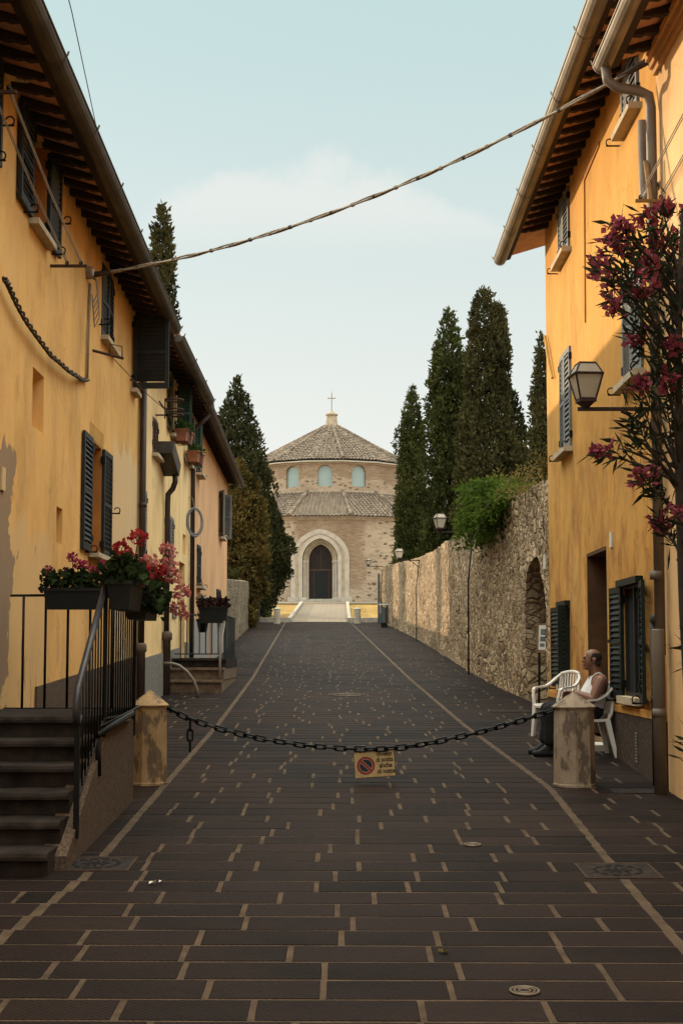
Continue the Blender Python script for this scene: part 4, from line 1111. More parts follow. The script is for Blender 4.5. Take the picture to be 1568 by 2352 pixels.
church_tile = tile_mat('church_roof_tile', (0.095, 0.068, 0.05), (0.165, 0.118, 0.085), (0.235, 0.172, 0.122))
mb = MB(); ZT = 2.41+15.35; RT = RD+.05; RE = RL+.35
for k in range(16):
    a, b_, c, d = corner(RE, k), corner(RE, k+1), corner(RT, k+1), corner(RT, k)
    tiled(mb, a+Vector((0, 0, ZE+.15)), b_+Vector((0, 0, ZE+.15)), d+Vector((0, 0, ZT)), c+Vector((0, 0, ZT)))
lr = place(mb).build('lower_roof', church_tile, ch, fix=False)
mb = MB()
for R0_, z0, z1 in ((RE-.12, ZE+.02, ZE+.14), (RL+.08, ZE-.16, ZE+.02)):
    for k in range(16):
        a, b_, c, d = corner(R0_, k), corner(R0_, k+1), corner(R0_-.5, k+1), corner(R0_-.5, k)
        z = Vector((0, 0, z0)); h = Vector((0, 0, z1-z0)); mb.hexa([a+z, b_+z, c+z, d+z, a+z+h, b_+z+h, c+z+h, d+z+h])
trim = M('church_cornice', (0.30, 0.235, 0.165), .9, .25, 3, .4, 20)
place(mb).build('cornice', trim, ch)
# drum with a window in every face
ZD0, ZD1 = ZT-.6, 2.41+18.4
mb = MB(); wins = []
for k in range(16):
    a, b_ = corner(RD, k), corner(RD, k+1)
    if k in (0, 1, 15, 5, 8, 11):
        Q, m_, ss = arch_panel(mb, a, b_, ZD0, ZD1, .70, 2.41+15.95, 2.41+17.3, 2.41+18.0, .35)
        wins.append((Q, m_, ss))
    else: mb.quad(a+Vector((0, 0, ZD0)), b_+Vector((0, 0, ZD0)), b_+Vector((0, 0, ZD1)), a+Vector((0, 0, ZD1)))
place(mb).build('drum', churchm('drum_brick', -1), ch, fix=False)
winm = M('sky_tinted_window_glass', (0.20, 0.26, 0.245), .3, .08, .6, .02, spec=.6)  # pale green base colour stands in for sky reflected in the panes
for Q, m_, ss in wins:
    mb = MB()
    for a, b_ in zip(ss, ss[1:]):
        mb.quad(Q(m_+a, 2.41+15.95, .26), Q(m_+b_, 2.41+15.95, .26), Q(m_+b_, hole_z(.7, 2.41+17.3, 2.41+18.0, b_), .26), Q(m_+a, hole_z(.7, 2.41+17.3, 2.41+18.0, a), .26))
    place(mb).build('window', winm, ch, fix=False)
mb = MB()
for Q, m_, ss in wins:                               # brick arches over the windows
    n = 15
    for i in range(n):
        t0, t1 = PI*(i+.06)/n, PI*(i+.94)/n
        p = [Q(m_-math.cos(t)*rr, 2.41+17.3+math.sin(t)*rr, -d) for d in (0, .03) for t, rr in ((t0, .72), (t1, .72), (t1, 1.05), (t0, 1.05))]
        mb.hexa(p)
build_each(place(mb), 'brick_arch', M('arch_brick', (0.27, 0.18, 0.11), .9, .35, 4, .3), ch)
mb = MB()
for R0_, z0, z1 in ((RD+.10, ZD1-.28, ZD1-.13), (RD+.24, ZD1-.129, ZD1+.02)):
    for k in range(16):
        a, b_, c, d = corner(R0_, k), corner(R0_, k+1), corner(R0_-.6, k+1), corner(R0_-.6, k)
        z = Vector((0, 0, z0)); h = Vector((0, 0, z1-z0)); mb.hexa([a+z, b_+z, c+z, d+z, a+z+h, b_+z+h, c+z+h, d+z+h])
for k in range(16):                                   # flashing at the drum's foot
    a, b_, c, d = corner(RD+.16, k), corner(RD+.16, k+1), corner(RD-.2, k+1), corner(RD-.2, k)
    z = Vector((0, 0, ZT+.02)); h = Vector((0, 0, .16)); mb.hexa([a+z, b_+z, c+z, d+z, a+z+h, b_+z+h, c+z+h, d+z+h])
place(mb).build('drum_cornice', trim, ch)
mb = MB()
pts = [corner(RD+.30, k)+Vector((0, 0, ZD1-.06)) for k in range(16)]
mb.tube(pts, .075, 6, closed=True)
place(mb).build('gutter', M('pale_gutter', (0.5, 0.45, 0.38), .6, .1, 3, .1), ch)
ZA = 2.41+23.0; ZR = ZD1+.12
mb = MB()
for k in range(16):
    a, b_, c, d = corner(RD+.42, k), corner(RD+.42, k+1), corner(.6, k+1), corner(.6, k)
    tiled(mb, a+Vector((0, 0, ZR)), b_+Vector((0, 0, ZR)), d+Vector((0, 0, ZA)), c+Vector((0, 0, ZA)), .34)
ur = place(mb).build('upper_roof', church_tile, ch, fix=False)
mb = MB()
def ridges(R0_, z0, R1_, z1, ks):
    for k in ks:
        a, b_ = corner(R0_, k)+Vector((0, 0, z0+.12)), corner(R1_, k)+Vector((0, 0, z1+.12))
        n = int((b_-a).length/.5)
        for i in range(n):
            p, q = a.lerp(b_, i/n), a.lerp(b_, (i+1.1)/n)
            mb.tube([p, q], [.20, .17], 8)
ridges(RD+.42, ZR, .6, ZA, range(1, 16, 2)); 
build_each(place(mb), 'ridge_tile', church_tile, ur, fix=False, gap=0.12)
mb = MB(); ridges(RE, ZE+.15, RT, ZT, range(16)); build_each(place(mb), 'ridge_tile', church_tile, lr, fix=False, gap=0.12)
mb = MB(); mb.lathe((0, 0, ZA-.35), [(1.0, 0), (.95, .15), (.78, .25), (.70, .42), (.60, .8), (.52, 1.5), (.62, 1.56), (.64, 1.68), (.45, 1.74), (.2, 1.95), (.08, 2.05)], 16)
place(mb).build('lantern_base', trim, ch, smooth=False)
mb = MB(); zc = ZA+1.65; mb.box((0, 0, zc+.95), (.085, .085, 1.9)); mb.box((0, 0, zc+1.35), (.86, .086, .085)); mb.tube([(0, 0, zc+1.9), (.03, 0, zc+2.2)], .012, 5)
place(mb).build('cross', M('cross_metal', (0.22, 0.18, 0.14), .6, .1, 3, .1), ch)
# portal: stepped rings of white and sand stone, columns, wooden door
whites = M('white_portal_stone', (0.36, 0.305, 0.255), .85, .16, 2.5, .4, 20); sands = M('sand_portal_stone', (0.33, 0.26, 0.18), .9, .2, 3, .4, 20)
def ring(mbx, w0, za0, w1, za1, zs, d0, d1, zb=BASE):
    a, b_ = arch_path(w0, zb, zs, za0), arch_path(w1, zb, zs, za1)
    for (p, q, r_, s_) in zip(a, a[1:], b_, b_[1:]):
        pts = [Qd(md+x, z, d) for d in (d0, d1) for x, z in (p, q, s_, r_)]
        mbx.hexa(pts)
mb = MB(); ring(mb, 2.25, 2.41+10.9, 2.68, 2.41+11.35, DS, .05, -.10); ring(mb, 1.62, DA+.62, 1.96, DA+.98, DS-.05, .05, -.14)
for sx in (-1, 1):
    
    q = Qd(md+sx*2.45, BASE+.18, -.1); mb.box(q, (1.0, .5, .42)); q = Qd(md+sx*1.6, BASE+.15, -.05); mb.box(q, (.75, .5, .36))
pt = place(mb).build('portal', whites, ch)
mb = MB(); ring(mb, 1.96, DA+.98, 2.25, 2.41+10.9, DS, .04, -.05); place(mb).build('portal_band', sands, pt)
mb = MB()
for i, (w, d) in enumerate(((1.50, .12), (1.34, .30), (1.18, .48))):
    ring(mb, w-.10, DA+.05+.17*(3-i)-.1, w+.045, DA+.05+.17*(3-i)+.04, DS-.05, d, d+.17)
place(mb).build('portal_step', sands, pt)
mb = MB()
for i, (w, d) in enumerate(((1.50, .06), (1.33, .24), (1.17, .42))):
    for sx in (-1, 1): mb.lathe(Qd(md+sx*w, BASE, d), [(.12, 0), (.12, .3), (.075, .38), (.075, DS-BASE-.3), (.12, DS-BASE-.12), (.12, DS-BASE)], 10)
build_each(place(mb), 'column', whites, pt)
mb = MB()
for a, b_ in zip(ssd, ssd[1:]):
    f = 1.2/1.62
    mb.quad(Qd(md+a*f, BASE+.05, .62), Qd(md+b_*f, BASE+.05, .62), Qd(md+b_*f, hole_z(1.62, DS-.1, DA+.3, b_), .62), Qd(md+a*f, hole_z(1.62, DS-.1, DA+.3, a), .62))
dr = place(mb).build('door', M('dark_church_door', (0.018, 0.011, 0.009), .8, .35, 2.5, .3, 30, 0, (4, 4, 1)), ch, fix=False)
mb = MB()
mb.obox(Qd(md-1.18, BASE+2.85, .60), Vector((2.36, 0, 0)), Vector((0, .01, 0)), Vector((0, 0, .14)))
for x in (-1.1, -.62, .70, 1.05): mb.obox(Qd(md+x, BASE+.1, .60), Vector((.05, 0, 0)), Vector((0, .015, 0)), Vector((0, 0, 2.75)))
mb.obox(Qd(md-.03, BASE+3.0, .60), Vector((.06, 0, 0)), Vector((0, .01, 0)), Vector((0, 0, 1.9)))
place(mb).build('door_board', M('door_board_wood', (0.05, 0.03, 0.022), .8, .3, 3, .2), dr)
mb = MB(); mb.obox(Qd(md-.56, BASE+.08, .585), Vector((1.2, 0, 0)), Vector((0, .02, 0)), Vector((0, 0, 2.72))); place(mb).build('doorway', dark, dr)  # black panel on the door stands in for the unlit interior
mb = MB(); mb.box(Qd(md, BASE+.02, -.5), (3.4, 1.3, .2)); mb.box(Qd(md+.3, BASE+.06, -.2), (2.4, .7, .3)); place(mb).build('step', kerbm, ch)

# ============ cypresses
def foliage(name, mat, cen, dirs, length, width, origin, parent=None, blades=3, spread=.8):
    cen = np.asarray(cen); dirs = np.asarray(dirs); n = len(cen)
    cen = np.repeat(cen, blades, 0); dirs = np.repeat(dirs, blades, 0)
    d = dirs+rng.normal(0, spread*.5, dirs.shape); d /= np.linalg.norm(d, axis=1, keepdims=True)
    s = np.cross(d, rng.normal(0, 1, d.shape)); s /= np.linalg.norm(s, axis=1, keepdims=True)
    L = length*rng.uniform(.6, 1.3, (len(d), 1)); w = width*rng.uniform(.7, 1.3, (len(d), 1))
    b0 = cen+rng.normal(0, length*.25, cen.shape)
    v = np.stack([b0, b0+d*L*.5+s*w*.5, b0+d*L, b0+d*L*.5-s*w*.5], 1).reshape(-1, 3)
    o = np.array(origin); v = (v-o)*S
    me = bpy.data.meshes.new(name); k = len(d)
    me.vertices.add(4*k); me.vertices.foreach_set('co', v.astype(np.float32).ravel())
    me.loops.add(4*k); me.loops.foreach_set('vertex_index', np.arange(4*k, dtype=np.int32))
    me.polygons.add(k); me.polygons.foreach_set('loop_start', np.arange(0, 4*k, 4, dtype=np.int32))
    me.update(calc_edges=True); me.validate()
    ob = bpy.data.objects.new(name, me); C.objects.link(ob); me.materials.append(mat)
    if parent is not None: ob.parent = parent; W[ob.name] = W[parent.name].copy()
    else: ob.location = Vector(origin)*S
    return ob
barkm = M('cypress_bark', (0.10, 0.07, 0.05), .95, .3, 6, .6, 20, 0, (1, 1, .2))
def cypress(label, x, y, z1, prof, mat, n=4200, z0=None, lean=0.0, seed=0, group='cypress trees around the church', lump=.28, leaf=.30):
    zb = gz(y) if z0 is None else z0
    base = Vector((x, y, zb)); t = thing('cypress', label, 'tree', base, group)
    Hh = z1-zb
    rad = lambda u: lerp_list(prof, u)*1.14
    mb = MB(); mb.tube([(x, y, zb-.3), (x, y, zb+Hh*.3), (x+lean*.5, y, zb+Hh*.6), (x+lean, y, zb+Hh*.93)], [.24, .18, .1, .03], 8); mb.build('trunk', barkm, t, smooth=True)
    # crown: bunches of scale leaves over a lumpy column, thinner at its edge
    mx = max(r for _, r in prof)
    # plumes: upright lobes packed round the axis, each a spindle of leaf bunches, over a filled middle
    cen = []; dr_ = []
    lobes = []
    nl = int(26+Hh*1.6)
    for i in range(nl):
        u = (i+random.random())/nl*.97; a = i*2.399+random.uniform(-.4, .4); R_u = rad(min(1, u+.05)); tp_ = max(.35, min(1, (1-u)*3))
        lobes.append((u, a, R_u*random.uniform(.5, .78), max(.10, R_u*random.uniform(.30, .50)), (Hh*random.uniform(.055, .12)+.25)*tp_))
    wts = [l[3]*l[4] for l in lobes]; tot = sum(wts)
    for (u, a, off, rl, hl_), w_ in zip(lobes, wts):
        c = Vector((x+lean*u+math.cos(a)*off, y+math.sin(a)*off, zb+Hh*u))
        for _ in range(int(n*.8*w_/tot)):
            tt_ = random.random()**.8; b_ = random.uniform(0, 2*PI); rr = rl*math.sin(PI*min(1, (tt_*.86+.1)))**.7*(1-abs(random.gauss(0, .16)))
            z = c.z-hl_*.5+hl_*1.5*tt_
            if z > zb+Hh*1.005: continue
            cen.append((c.x+math.cos(b_)*rr, c.y+math.sin(b_)*rr, z)); dr_.append((math.cos(b_)*.5, math.sin(b_)*.5, 1.0))
    k = 0
    while k < n*.45:
        u = random.random()
        if random.random() > (rad(u)+.1)/(mx+.1): continue
        a = random.uniform(0, 2*PI); r = max(.02, rad(u)*(.86-abs(random.gauss(0, .22))))
        cen.append((x+lean*u+math.cos(a)*r, y+math.sin(a)*r, zb+Hh*u)); dr_.append((math.cos(a)*.5, math.sin(a)*.5, 1.0)); k += 1
    foliage('crown', mat, cen, dr_, leaf*.85, leaf*.38, base, t, 5, 1.2)
    return t
cy_green = leafmat('cypress_green', (0.014, 0.019, 0.008), (0.09, 0.098, 0.03), .12, .6)
cy_dark = leafmat('cypress_dark', (0.016, 0.018, 0.009), (0.07, 0.07, 0.03), .12, .6)
cy_brown = leafmat('cypress_brown_green', (0.018, 0.018, 0.009), (0.095, 0.088, 0.036), .12, .6)
cy_gold = leafmat('cypress_golden', (0.028, 0.023, 0.009), (0.19, 0.13, 0.04), .12, .6)
cypress('narrow bright green cypress overlapping the church wall', 5.2, 105, 2.41+20.4, [(0, 1.35), (.45, 1.2), (.6, 1.05), (.78, .95), (.88, .6), (.95, .36), (1, .03)], cy_green, 5250, lean=.2, seed=1)
cypress('broad tall cypress between the narrow green one and the forked one', 6.25, 80, 2.41+20.0, [(0, 1.3), (.35, 1.4), (.55, 1.38), (.7, 1.27), (.83, 1.02), (.93, .62), (1, .08)], cy_green, 6500, seed=2)
fk = cypress('tallest cypress, brownish with a forked top', 7.9, 75, 2.41+19.8, [(0, 1.75), (.35, 1.75), (.5, 1.55), (.62, 1.25), (.75, .98), (.92, .82), (.975, .5), (1, .12)], cy_brown, 7750, lean=-.1, seed=3)
cen = []; dr_ = []
for i in range(900):
    t = random.random(); b_ = random.uniform(0, 2*PI); rr = .55*math.sin(PI*min(1, t*.8+.2))**.7*(1-abs(random.gauss(0, .2)))
    cen.append((8.6+math.cos(b_)*rr, 75+math.sin(b_)*rr, 2.41+13.6+5.3*t)); dr_.append((math.cos(b_)*.5, math.sin(b_)*.5, 1))
foliage('crown', cy_brown, cen, dr_, .26, .12, W[fk.name], fk, 5, 1.2)
cen = []; dr_ = []
for i in range(1300):
    t = random.random(); b_ = random.uniform(0, 2*PI); rr = .8*math.sin(PI*min(1, t*.7+.3))**.7*(1-abs(random.gauss(0, .2)))
    cen.append((9.35+math.cos(b_)*rr, 75.2+math.sin(b_)*rr, gz(75)+1.5+8.0*t)); dr_.append((math.cos(b_)*.5, math.sin(b_)*.5, 1))
foliage('crown', cy_brown, cen, dr_, .26, .12, W[fk.name], fk, 5, 1.2)
cypress('short dark cypress tucked under the forked one', 9.6, 77, 2.41+14.6, [(0, 1.3), (.6, 1.0), (.85, .6), (1, .05)], cy_dark, 3250, seed=8)
cypress('slim cypress next to the corner of the golden house', 10.15, 70, 2.41+16.1, [(0, 1.0), (.5, .78), (.75, .55), (.9, .28), (1, .02)], cy_brown, 3500, seed=4)
cypress('lone cypress spire above the roof of the ochre house', -7.85, 60, 2.41+19.7, [(0, .6), (.8, .52), (.92, .42), (.97, .24), (1, .03)], cy_brown, 3500, seed=5, group='cypress trees behind the left houses')
cypress('tall loose dark cypress behind the golden brown bushy one', -7.3, 92, 2.41+18.3, [(0, 2.6), (.35, 2.5), (.55, 2.3), (.68, 1.95), (.8, 1.45), (.9, .85), (.96, .36), (1, .03)], cy_dark, 6500, lean=.35, seed=6, lump=.4, leaf=.34, group='cypress trees behind the left houses')
cypress('golden brown bushy cypress leaning over the lower stone wall', -6.35, 80, 2.41+11.1, [(0, 1.4), (.3, 1.75), (.55, 1.85), (.75, 1.5), (.88, .95), (1, .15)], cy_gold, 6500, lean=.4, seed=7, group='cypress trees behind the left houses', leaf=.28)
cypress('short dark cypress touching the church front beside the golden bushy one', -5.6, 100, 2.41+11.6, [(0, .3), (.22, 1.1), (.4, 1.75), (.6, 1.55), (.8, 1.0), (1, .06)], cy_dark, 5250, seed=9, lean=.3, group='cypress trees behind the left houses')

# ============ climber and weeds on the stone walls
vine_m = leafmat('climber_green', (0.022, 0.042, 0.009), (0.12, 0.17, 0.026), .45, 1.4)
weed_m = leafmat('dry_weed', (0.11, 0.085, 0.03), (0.30, 0.235, 0.085), .4, 2)
def climber(name, label, y0, y1, n, drop, mat, grow=.5, cat='climbing plant', leaf=.16):
    ym = (y0+y1)/2; org = Vector((poly_x(WALLR, ym), ym, lerp_list(TOPR, ym)))
    t = thing(name, label, cat, org)
    mb = MB(); cen = []; dr_ = []
    for i in range(n):
        y = random.triangular(y0, y1, y0+(y1-y0)*.6); tp = lerp_list(TOPR, y); x = poly_x(WALLR, y)+random.uniform(-.1, .7)
        env = max(.1, 1-((y-ym)/((y1-y0)/2))**2)
        dz = random.uniform(-.1, grow)*env; fall = random.uniform(.2, drop)*env**.6
        p0 = Vector((x, y, tp+dz*.5)); p1 = p0+Vector((-.25-random.random()*.4, random.uniform(-.4, .4), dz*.6)); p2 = p1+Vector((-random.random()*.35, random.uniform(-.4, .4), -fall))
        P = [p0*((1-u)**2)+p1*(2*u*(1-u))+p2*(u*u) for u in [k/10 for k in range(11)]]
        if i % 6 == 0: mb.tube(P, .012, 4)
        for k in range(1, 11):
            tg = (P[k]-P[k-1]).normalized()
            for sgn in (-1, 1):
                sd = tg.cross(Vector((random.uniform(-1, 1), random.uniform(-1, 1), random.uniform(-1, 1)))).normalized()
                cen.append(tuple(P[k])); dr_.append(tuple(sd*.8+tg*.5+Vector((0, 0, -.15))))
    mb.build('stem', barkm, t); foliage('foliage', mat, cen, dr_, leaf, leaf*.38, org, t, 1, .35)
    return t
climber('climber', 'bright green feathery climber spilling over the top of the tall stone wall', 30.3, 36.6, 520, 1.0, vine_m, .85)
climber('climber', 'yellowing dry climber on the wall top by the corner of the golden house', 26.5, 31.0, 34, .35, weed_m, .7, leaf=.09)
def weed(name, label, p, n, h, mat):
    p = Vector(p); t = thing(name, label, 'weed', p); mb = MB(); cen = []; dr_ = []
    for i in range(n):
        a = random.uniform(0, 2*PI); s = random.uniform(.3, 1)*h
        P = [p+Vector((math.cos(a)*s*.45*u*u, math.sin(a)*s*.45*u*u, s*(u-.25*u*u))) for u in [k/6 for k in range(7)]]
        mb.tube(P, [.012-.0012*k for k in range(7)], 4)
        for q in P[2:]:
            for _ in range(3): cen.append(tuple(q)); dr_.append((random.uniform(-1, 1), random.uniform(-1, 1), random.uniform(0, 1)))
    mb.build('stem', weed_m, t); foliage('foliage', mat, cen, dr_, .10, .035, p, t, 1, .3)
weed('dry_weed', 'tall dry weed stalks on the wall top touching the golden house', (3.95, 27.0, 5.75), 12, 1.1, weed_m)
weed('dry_weed', 'pale dry grass tuft on top of the lower stone wall', (-5.3, 79, 2.41+4.15), 16, 1.1, weed_m)
weed('dry_weed', 'small green bush at the wall top beside the salmon house', (-4.75, 62, 2.41+3.2), 26, .9, cy_green)
# ============ bollards
def travertine(name, A, B):
    m, nt, b = nodes(name)
    v = coords(nt); vs = coords(nt, (1, 1, .45))
    c = ramp(nt, noise_n(nt, v, 3, 6), [(0.3, A), (0.7, B)])
    k = ramp(nt, noise_n(nt, vs, 7, 9, .68, 0), [(0.50, 0.0), (0.56, 1.0)])
    c = mixc(nt, math_n(nt, 'MULTIPLY', k, .75), c, (0.06, 0.04, 0.03))
    k2 = ramp(nt, noise_n(nt, v, 40, 4, .7), [(0.6, 0.0), (0.7, .7)])
    c = mixc(nt, k2, c, (0.10, 0.07, 0.05))
    ln(nt, c, b.inputs['Base Color']); b.inputs['Roughness'].default_value = .9
    bump(nt, b, noise_n(nt, v, 35, 5, .7), .5, .015); return m
trav = travertine('stained_travertine', (0.23, 0.145, 0.07), (0.38, 0.25, 0.13)); trav2 = travertine('mottled_travertine', (0.20, 0.145, 0.105), (0.32, 0.25, 0.185))
trav_far = M('grey_travertine', (0.36, 0.31, 0.26), .9, .25, 5, .3, 30)
def bollard(label, p, h, r, mat, group, rot=.2):
    p = Vector(p); t = thing('stone_bollard', label, 'bollard', p, group)
    a0 = PI/8+rot
    mb = MB(); mb.lathe(p, [(r*1.02, -.1), (r*1.02, .02), (r*.985, .03), (r*.94, h*.80), (r*.97, h*.83)], 8, a0=a0); mb.build('shaft', mat, t)
    mb = MB(); mb.lathe(p, [(r*.97, h*.831), (r*1.06, h*.835), (r*1.06, h*.845), (.012, h), (.004, h+.002)], 8, a0=a0); mb.build('cap', mat, t)
    return t
pL, pR = ground(343, 1800), ground(1319, 1804)
bollard('golden stained stone bollard by the stair railing, holding one end of the chain', pL, 1.13, .232, trav, 'stone bollards holding the chain', .12)
bollard('mottled grey brown stone bollard in front of the seated man', pR, 1.12, .255, trav2, 'stone bollards holding the chain', .30)
for x, lab in ((-4.08, 'small pale stone bollard before the church, nearer the cypresses of the lower wall'), (1.0, 'small pale stone bollard before the church, nearer the grey litter bin')):
    bollard(lab, (x, 88.3, gz(88.3)), 1.08, .22, trav_far, 'bollards in front of the church path', .2)

# ============ chain and hanging sign
Yc = pL.y
ppx = [(389, 1628), (430, 1649), (500, 1673), (600, 1697), (700, 1712), (800, 1720), (870, 1721), (930, 1716), (1000, 1704), (1100, 1682), (1200, 1654), (1273, 1630)]
P3 = [at(x, y, Yc+(pR.y-Yc)*(x-389)/(1273-389)) for x, y in ppx]
def resample(P, step):
    out = [P[0].copy()]; acc = 0
    for a, b_ in zip(P, P[1:]):
        L = (b_-a).length; s = 0
        while acc+L-s >= step:
            s += step-acc; acc = 0; out.append(a.lerp(b_, s/L))
        acc += L-s
    return out
ct = thing('barrier_chain', 'black iron chain slung low across the street between two stone bollards', 'chain', P3[5])
pit = .123
def link_mb(c, d, up, L=.155, w=.062, r=.0125):
    mb = MB(); s = d.cross(up).normalized(); pts = []
    hl_, hw = L/2-w/2, w/2
    for k in range(8): a = -PI/2+PI*k/7; pts.append(c+d*(hl_+math.cos(a)*hw)+up*(math.sin(a)*hw))
    for k in range(8): a = PI/2+PI*k/7; pts.append(c+d*(-hl_+math.cos(a)*hw)+up*(math.sin(a)*hw))
    mb.tube(pts, r, 6, closed=True); return mb
cp = resample(P3, pit)
for i in range(len(cp)-1):
    d = (cp[i+1]-cp[i]).normalized(); c = (cp[i]+cp[i+1])/2
    up = Vector((0, 0, 1)); up = (up-d*up.dot(d)).normalized(); sd = d.cross(up)
    a = (.35 if i % 2 else PI/2-.25)+random.uniform(-.35, .35)
    link_mb(c, d, (up*math.cos(a)+sd*math.sin(a)).normalized()).build('chain_link', iron, ct, smooth=True)
q = at(437, 1652, Yc)
for i in range(3):
    a = (0.2, PI/2, .2)[i]
    link_mb(q-Vector((0, 0, .07+i*.123)), Vector((0, 0, -1)), Vector((math.cos(a+PI/2*(1)), math.sin(a+PI/2), 0))).build('chain_link', iron, ct, smooth=True)
q0 = P3[0]; mb = MB(); mb.tube([q0-Vector((.05, 0, 0)), q0+Vector((.02, 0, .0))], .02, 8); mb.tube([q0+Vector((.02, -.0, .03)), q0+Vector((.02, 0, -.05))], .022, 8)
mb.build('shackle', iron, ct)
def signm():
    m, nt, b = nodes('weathered_sign_paint'); v = coords(nt)
    c = ramp(nt, noise_n(nt, v, 9, 6, .65), [(0.3, (0.30, 0.20, 0.085)), (0.6, (0.46, 0.33, 0.15))])
    c = mixc(nt, ramp(nt, noise_n(nt, v, 22, 6, .7, .5), [(0.58, 0), (0.66, .8)]), c, (0.12, 0.05, 0.03))
    ln(nt, c, b.inputs['Base Color']); b.inputs['Roughness'].default_value = .6; return m
sc_ = at(860, 1755, Yc+.35*(pR.y-Yc)-.02)
st = thing('parking_sign', 'rusty cream no parking sign hanging from the middle of the chain', 'sign', sc_)
RS = Matrix.Rotation(math.radians(-4), 3, 'Y')       # hangs a little askew
ex, ez = RS @ Vector((1, 0, 0)), RS @ Vector((0, 0, 1)); ey = Vector((0, 1, 0))
SP = lambda x, z, d=0: sc_+ex*x+ez*z+ey*d
sw, sh = .485, .305
mb = MB(); mb.obox(SP(-sw/2, -sh/2, 0), ex*sw, ey*.008, ez*sh); mb.build('plate', signm(), st)
mb = MB()
for a in ((-sw/2-.006, -sh/2, .006, sh), (sw/2, -sh/2, .006, sh), (-sw/2, -sh/2-.006, sw, .006), (-sw/2, sh/2, sw, .006)): mb.obox(SP(a[0], a[1], -.003), ex*a[2], ey*.012, ez*a[3])
for x in (-.16, .17): mb.tube([SP(x, sh/2-.01, -.004), SP(x, sh/2+.04, .0), SP(x+.01, sh/2+.05, .01)], .006, 5)
mb.build('frame', rust, st)
redp = M('faded_red_paint', (0.20, 0.028, 0.03), .6, .2, 10, .05); bluep = M('faded_blue_paint', (0.014, 0.026, 0.04), .6, .2, 10, .05); inkp = M('black_lettering', (0.012, 0.012, 0.014), .7, .1, 10, 0); creamp = M('pale_line_paint', (0.42, 0.25, 0.16), .7, .1, 10, 0)
def disc(mb, cx, cz, r0, r1, d, n=36, a0=0, a1=2*PI):
    for k in range(n):
        t0, t1 = a0+(a1-a0)*k/n, a0+(a1-a0)*(k+1)/n
        mb.quad(SP(cx+math.cos(t0)*r0, cz+math.sin(t0)*r0, d), SP(cx+math.cos(t1)*r0, cz+math.sin(t1)*r0, d), SP(cx+math.cos(t1)*r1, cz+math.sin(t1)*r1, d), SP(cx+math.cos(t0)*r1, cz+math.sin(t0)*r1, d))
cx_, cz_, rr_ = -.107, -.012, .108
mb = MB(); disc(mb, cx_, cz_, 0, rr_-.002, -.0012); mb.build('blue_disc', bluep, st, fix=False)
mb = MB(); disc(mb, cx_, cz_, rr_*.76, rr_*.70, -.0026); disc(mb, cx_, cz_, rr_, rr_*1.03, -.0022)
u = Vector((math.cos(-PI/4), 0, math.sin(-PI/4)))
def bar(mb, off, w, L, d):
    nx, nz = -u.z, u.x
    p = lambda s, t: SP(cx_+u.x*s+nx*t, cz_+u.z*s+nz*t, d)
    mb.quad(p(-L, off-w), p(L, off-w), p(L, off+w), p(-L, off+w))
for o in (-.017, .017): bar(mb, o, .0025, rr_*.7, -.0028)
mb.build('pale_line', creamp, st, fix=False)
mb = MB(); disc(mb, cx_, cz_, rr_, rr_*.76, -.0024); bar(mb, 0, .0148, rr_*.78, -.003); mb.build('red_ring', redp, st, fix=False)
def text(parent, s, o, xdir, zdir, size, mat, bold=.012, align='CENTER'):
    cu = bpy.data.curves.new('lettering', 'FONT'); cu.body = s; cu.size = size*S; cu.align_x = align; cu.align_y = 'CENTER'; cu.offset = bold*size; cu.resolution_u = 3; cu.fill_mode = 'FRONT'
    ob = bpy.data.objects.new('tmp', cu); C.objects.link(ob)
    bpy.context.view_layer.update()
    me = bpy.data.meshes.new_from_object(ob.evaluated_get(bpy.context.evaluated_depsgraph_get()))
    bpy.data.objects.remove(ob)
    ydir = zdir.cross(xdir)*-1
    for v in me.vertices:
        p = xdir*v.co.x*.86+zdir*v.co.y
        v.co = p+(Vector(o)-W[parent.name])*S
    o2 = bpy.data.objects.new('lettering', me); C.objects.link(o2); me.materials.clear(); me.materials.append(mat); o2.parent = parent; W[o2.name] = W[parent.name].copy()
    return o2
for s, z, dx in (('divieto', .117, 0), ('di sosta', .048, 0), ('anche', -.022, .01), ('di notte', -.092, .012)):
    text(st, s, SP(.122+dx, z, -.003), ex, ez, .078, inkp, .022)

# ============ the front stairs and their railing
sX = -2.42
stt = thing('stone_stair', 'dark worn stone steps climbing to a landing below the flower boxes', 'stairs', (-3.0, 12.4, gz(12.4)))
zl = 2.41-.62; zg = gz(11.7)
for k in range(6):
    z1 = zg+(k+1)*(zl-zg)/6; y0 = 11.62+k*.44; mb = MB()
    prof = [(y0, z1-.035), (y0+.015, z1-.008), (y0+.05, z1)] 
    zb1 = z1-(zl-zg)/6 if k else z1-.5; pts = [(y0+.06, zb1), (y0+.06, z1-.075), (y0, z1-.065)]+prof+[(15.7, z1), (15.7, zb1)]
    xe = sX+random.uniform(-.03, .02); ns = 16; secs = []
    for i in range(ns+1):                       # the nosing is worn unevenly along its length
        x_ = -4.2+(xe+4.2)*i/ns; wj = .022*noise.noise(Vector((x_*3.1, k*7.3, 2)))+.012*noise.noise(Vector((x_*9, k*3.3, 5)))
        secs.append([Vector((x_, y+(wj if 2 <= q <= 5 else 0), z-(abs(wj)*.7 if 3 <= q <= 5 else 0))) for q, (y, z) in enumerate(pts)])
    m_ = len(pts)
    for a_, b2_ in zip(secs, secs[1:]):
        for q in range(m_): mb.quad(a_[q], a_[(q+1) % m_], b2_[(q+1) % m_], b2_[q])
    mb.quad(*secs[0]); mb.quad(*secs[-1]); mb.build('step', concrete, stt, fix=False)
mb = MB()
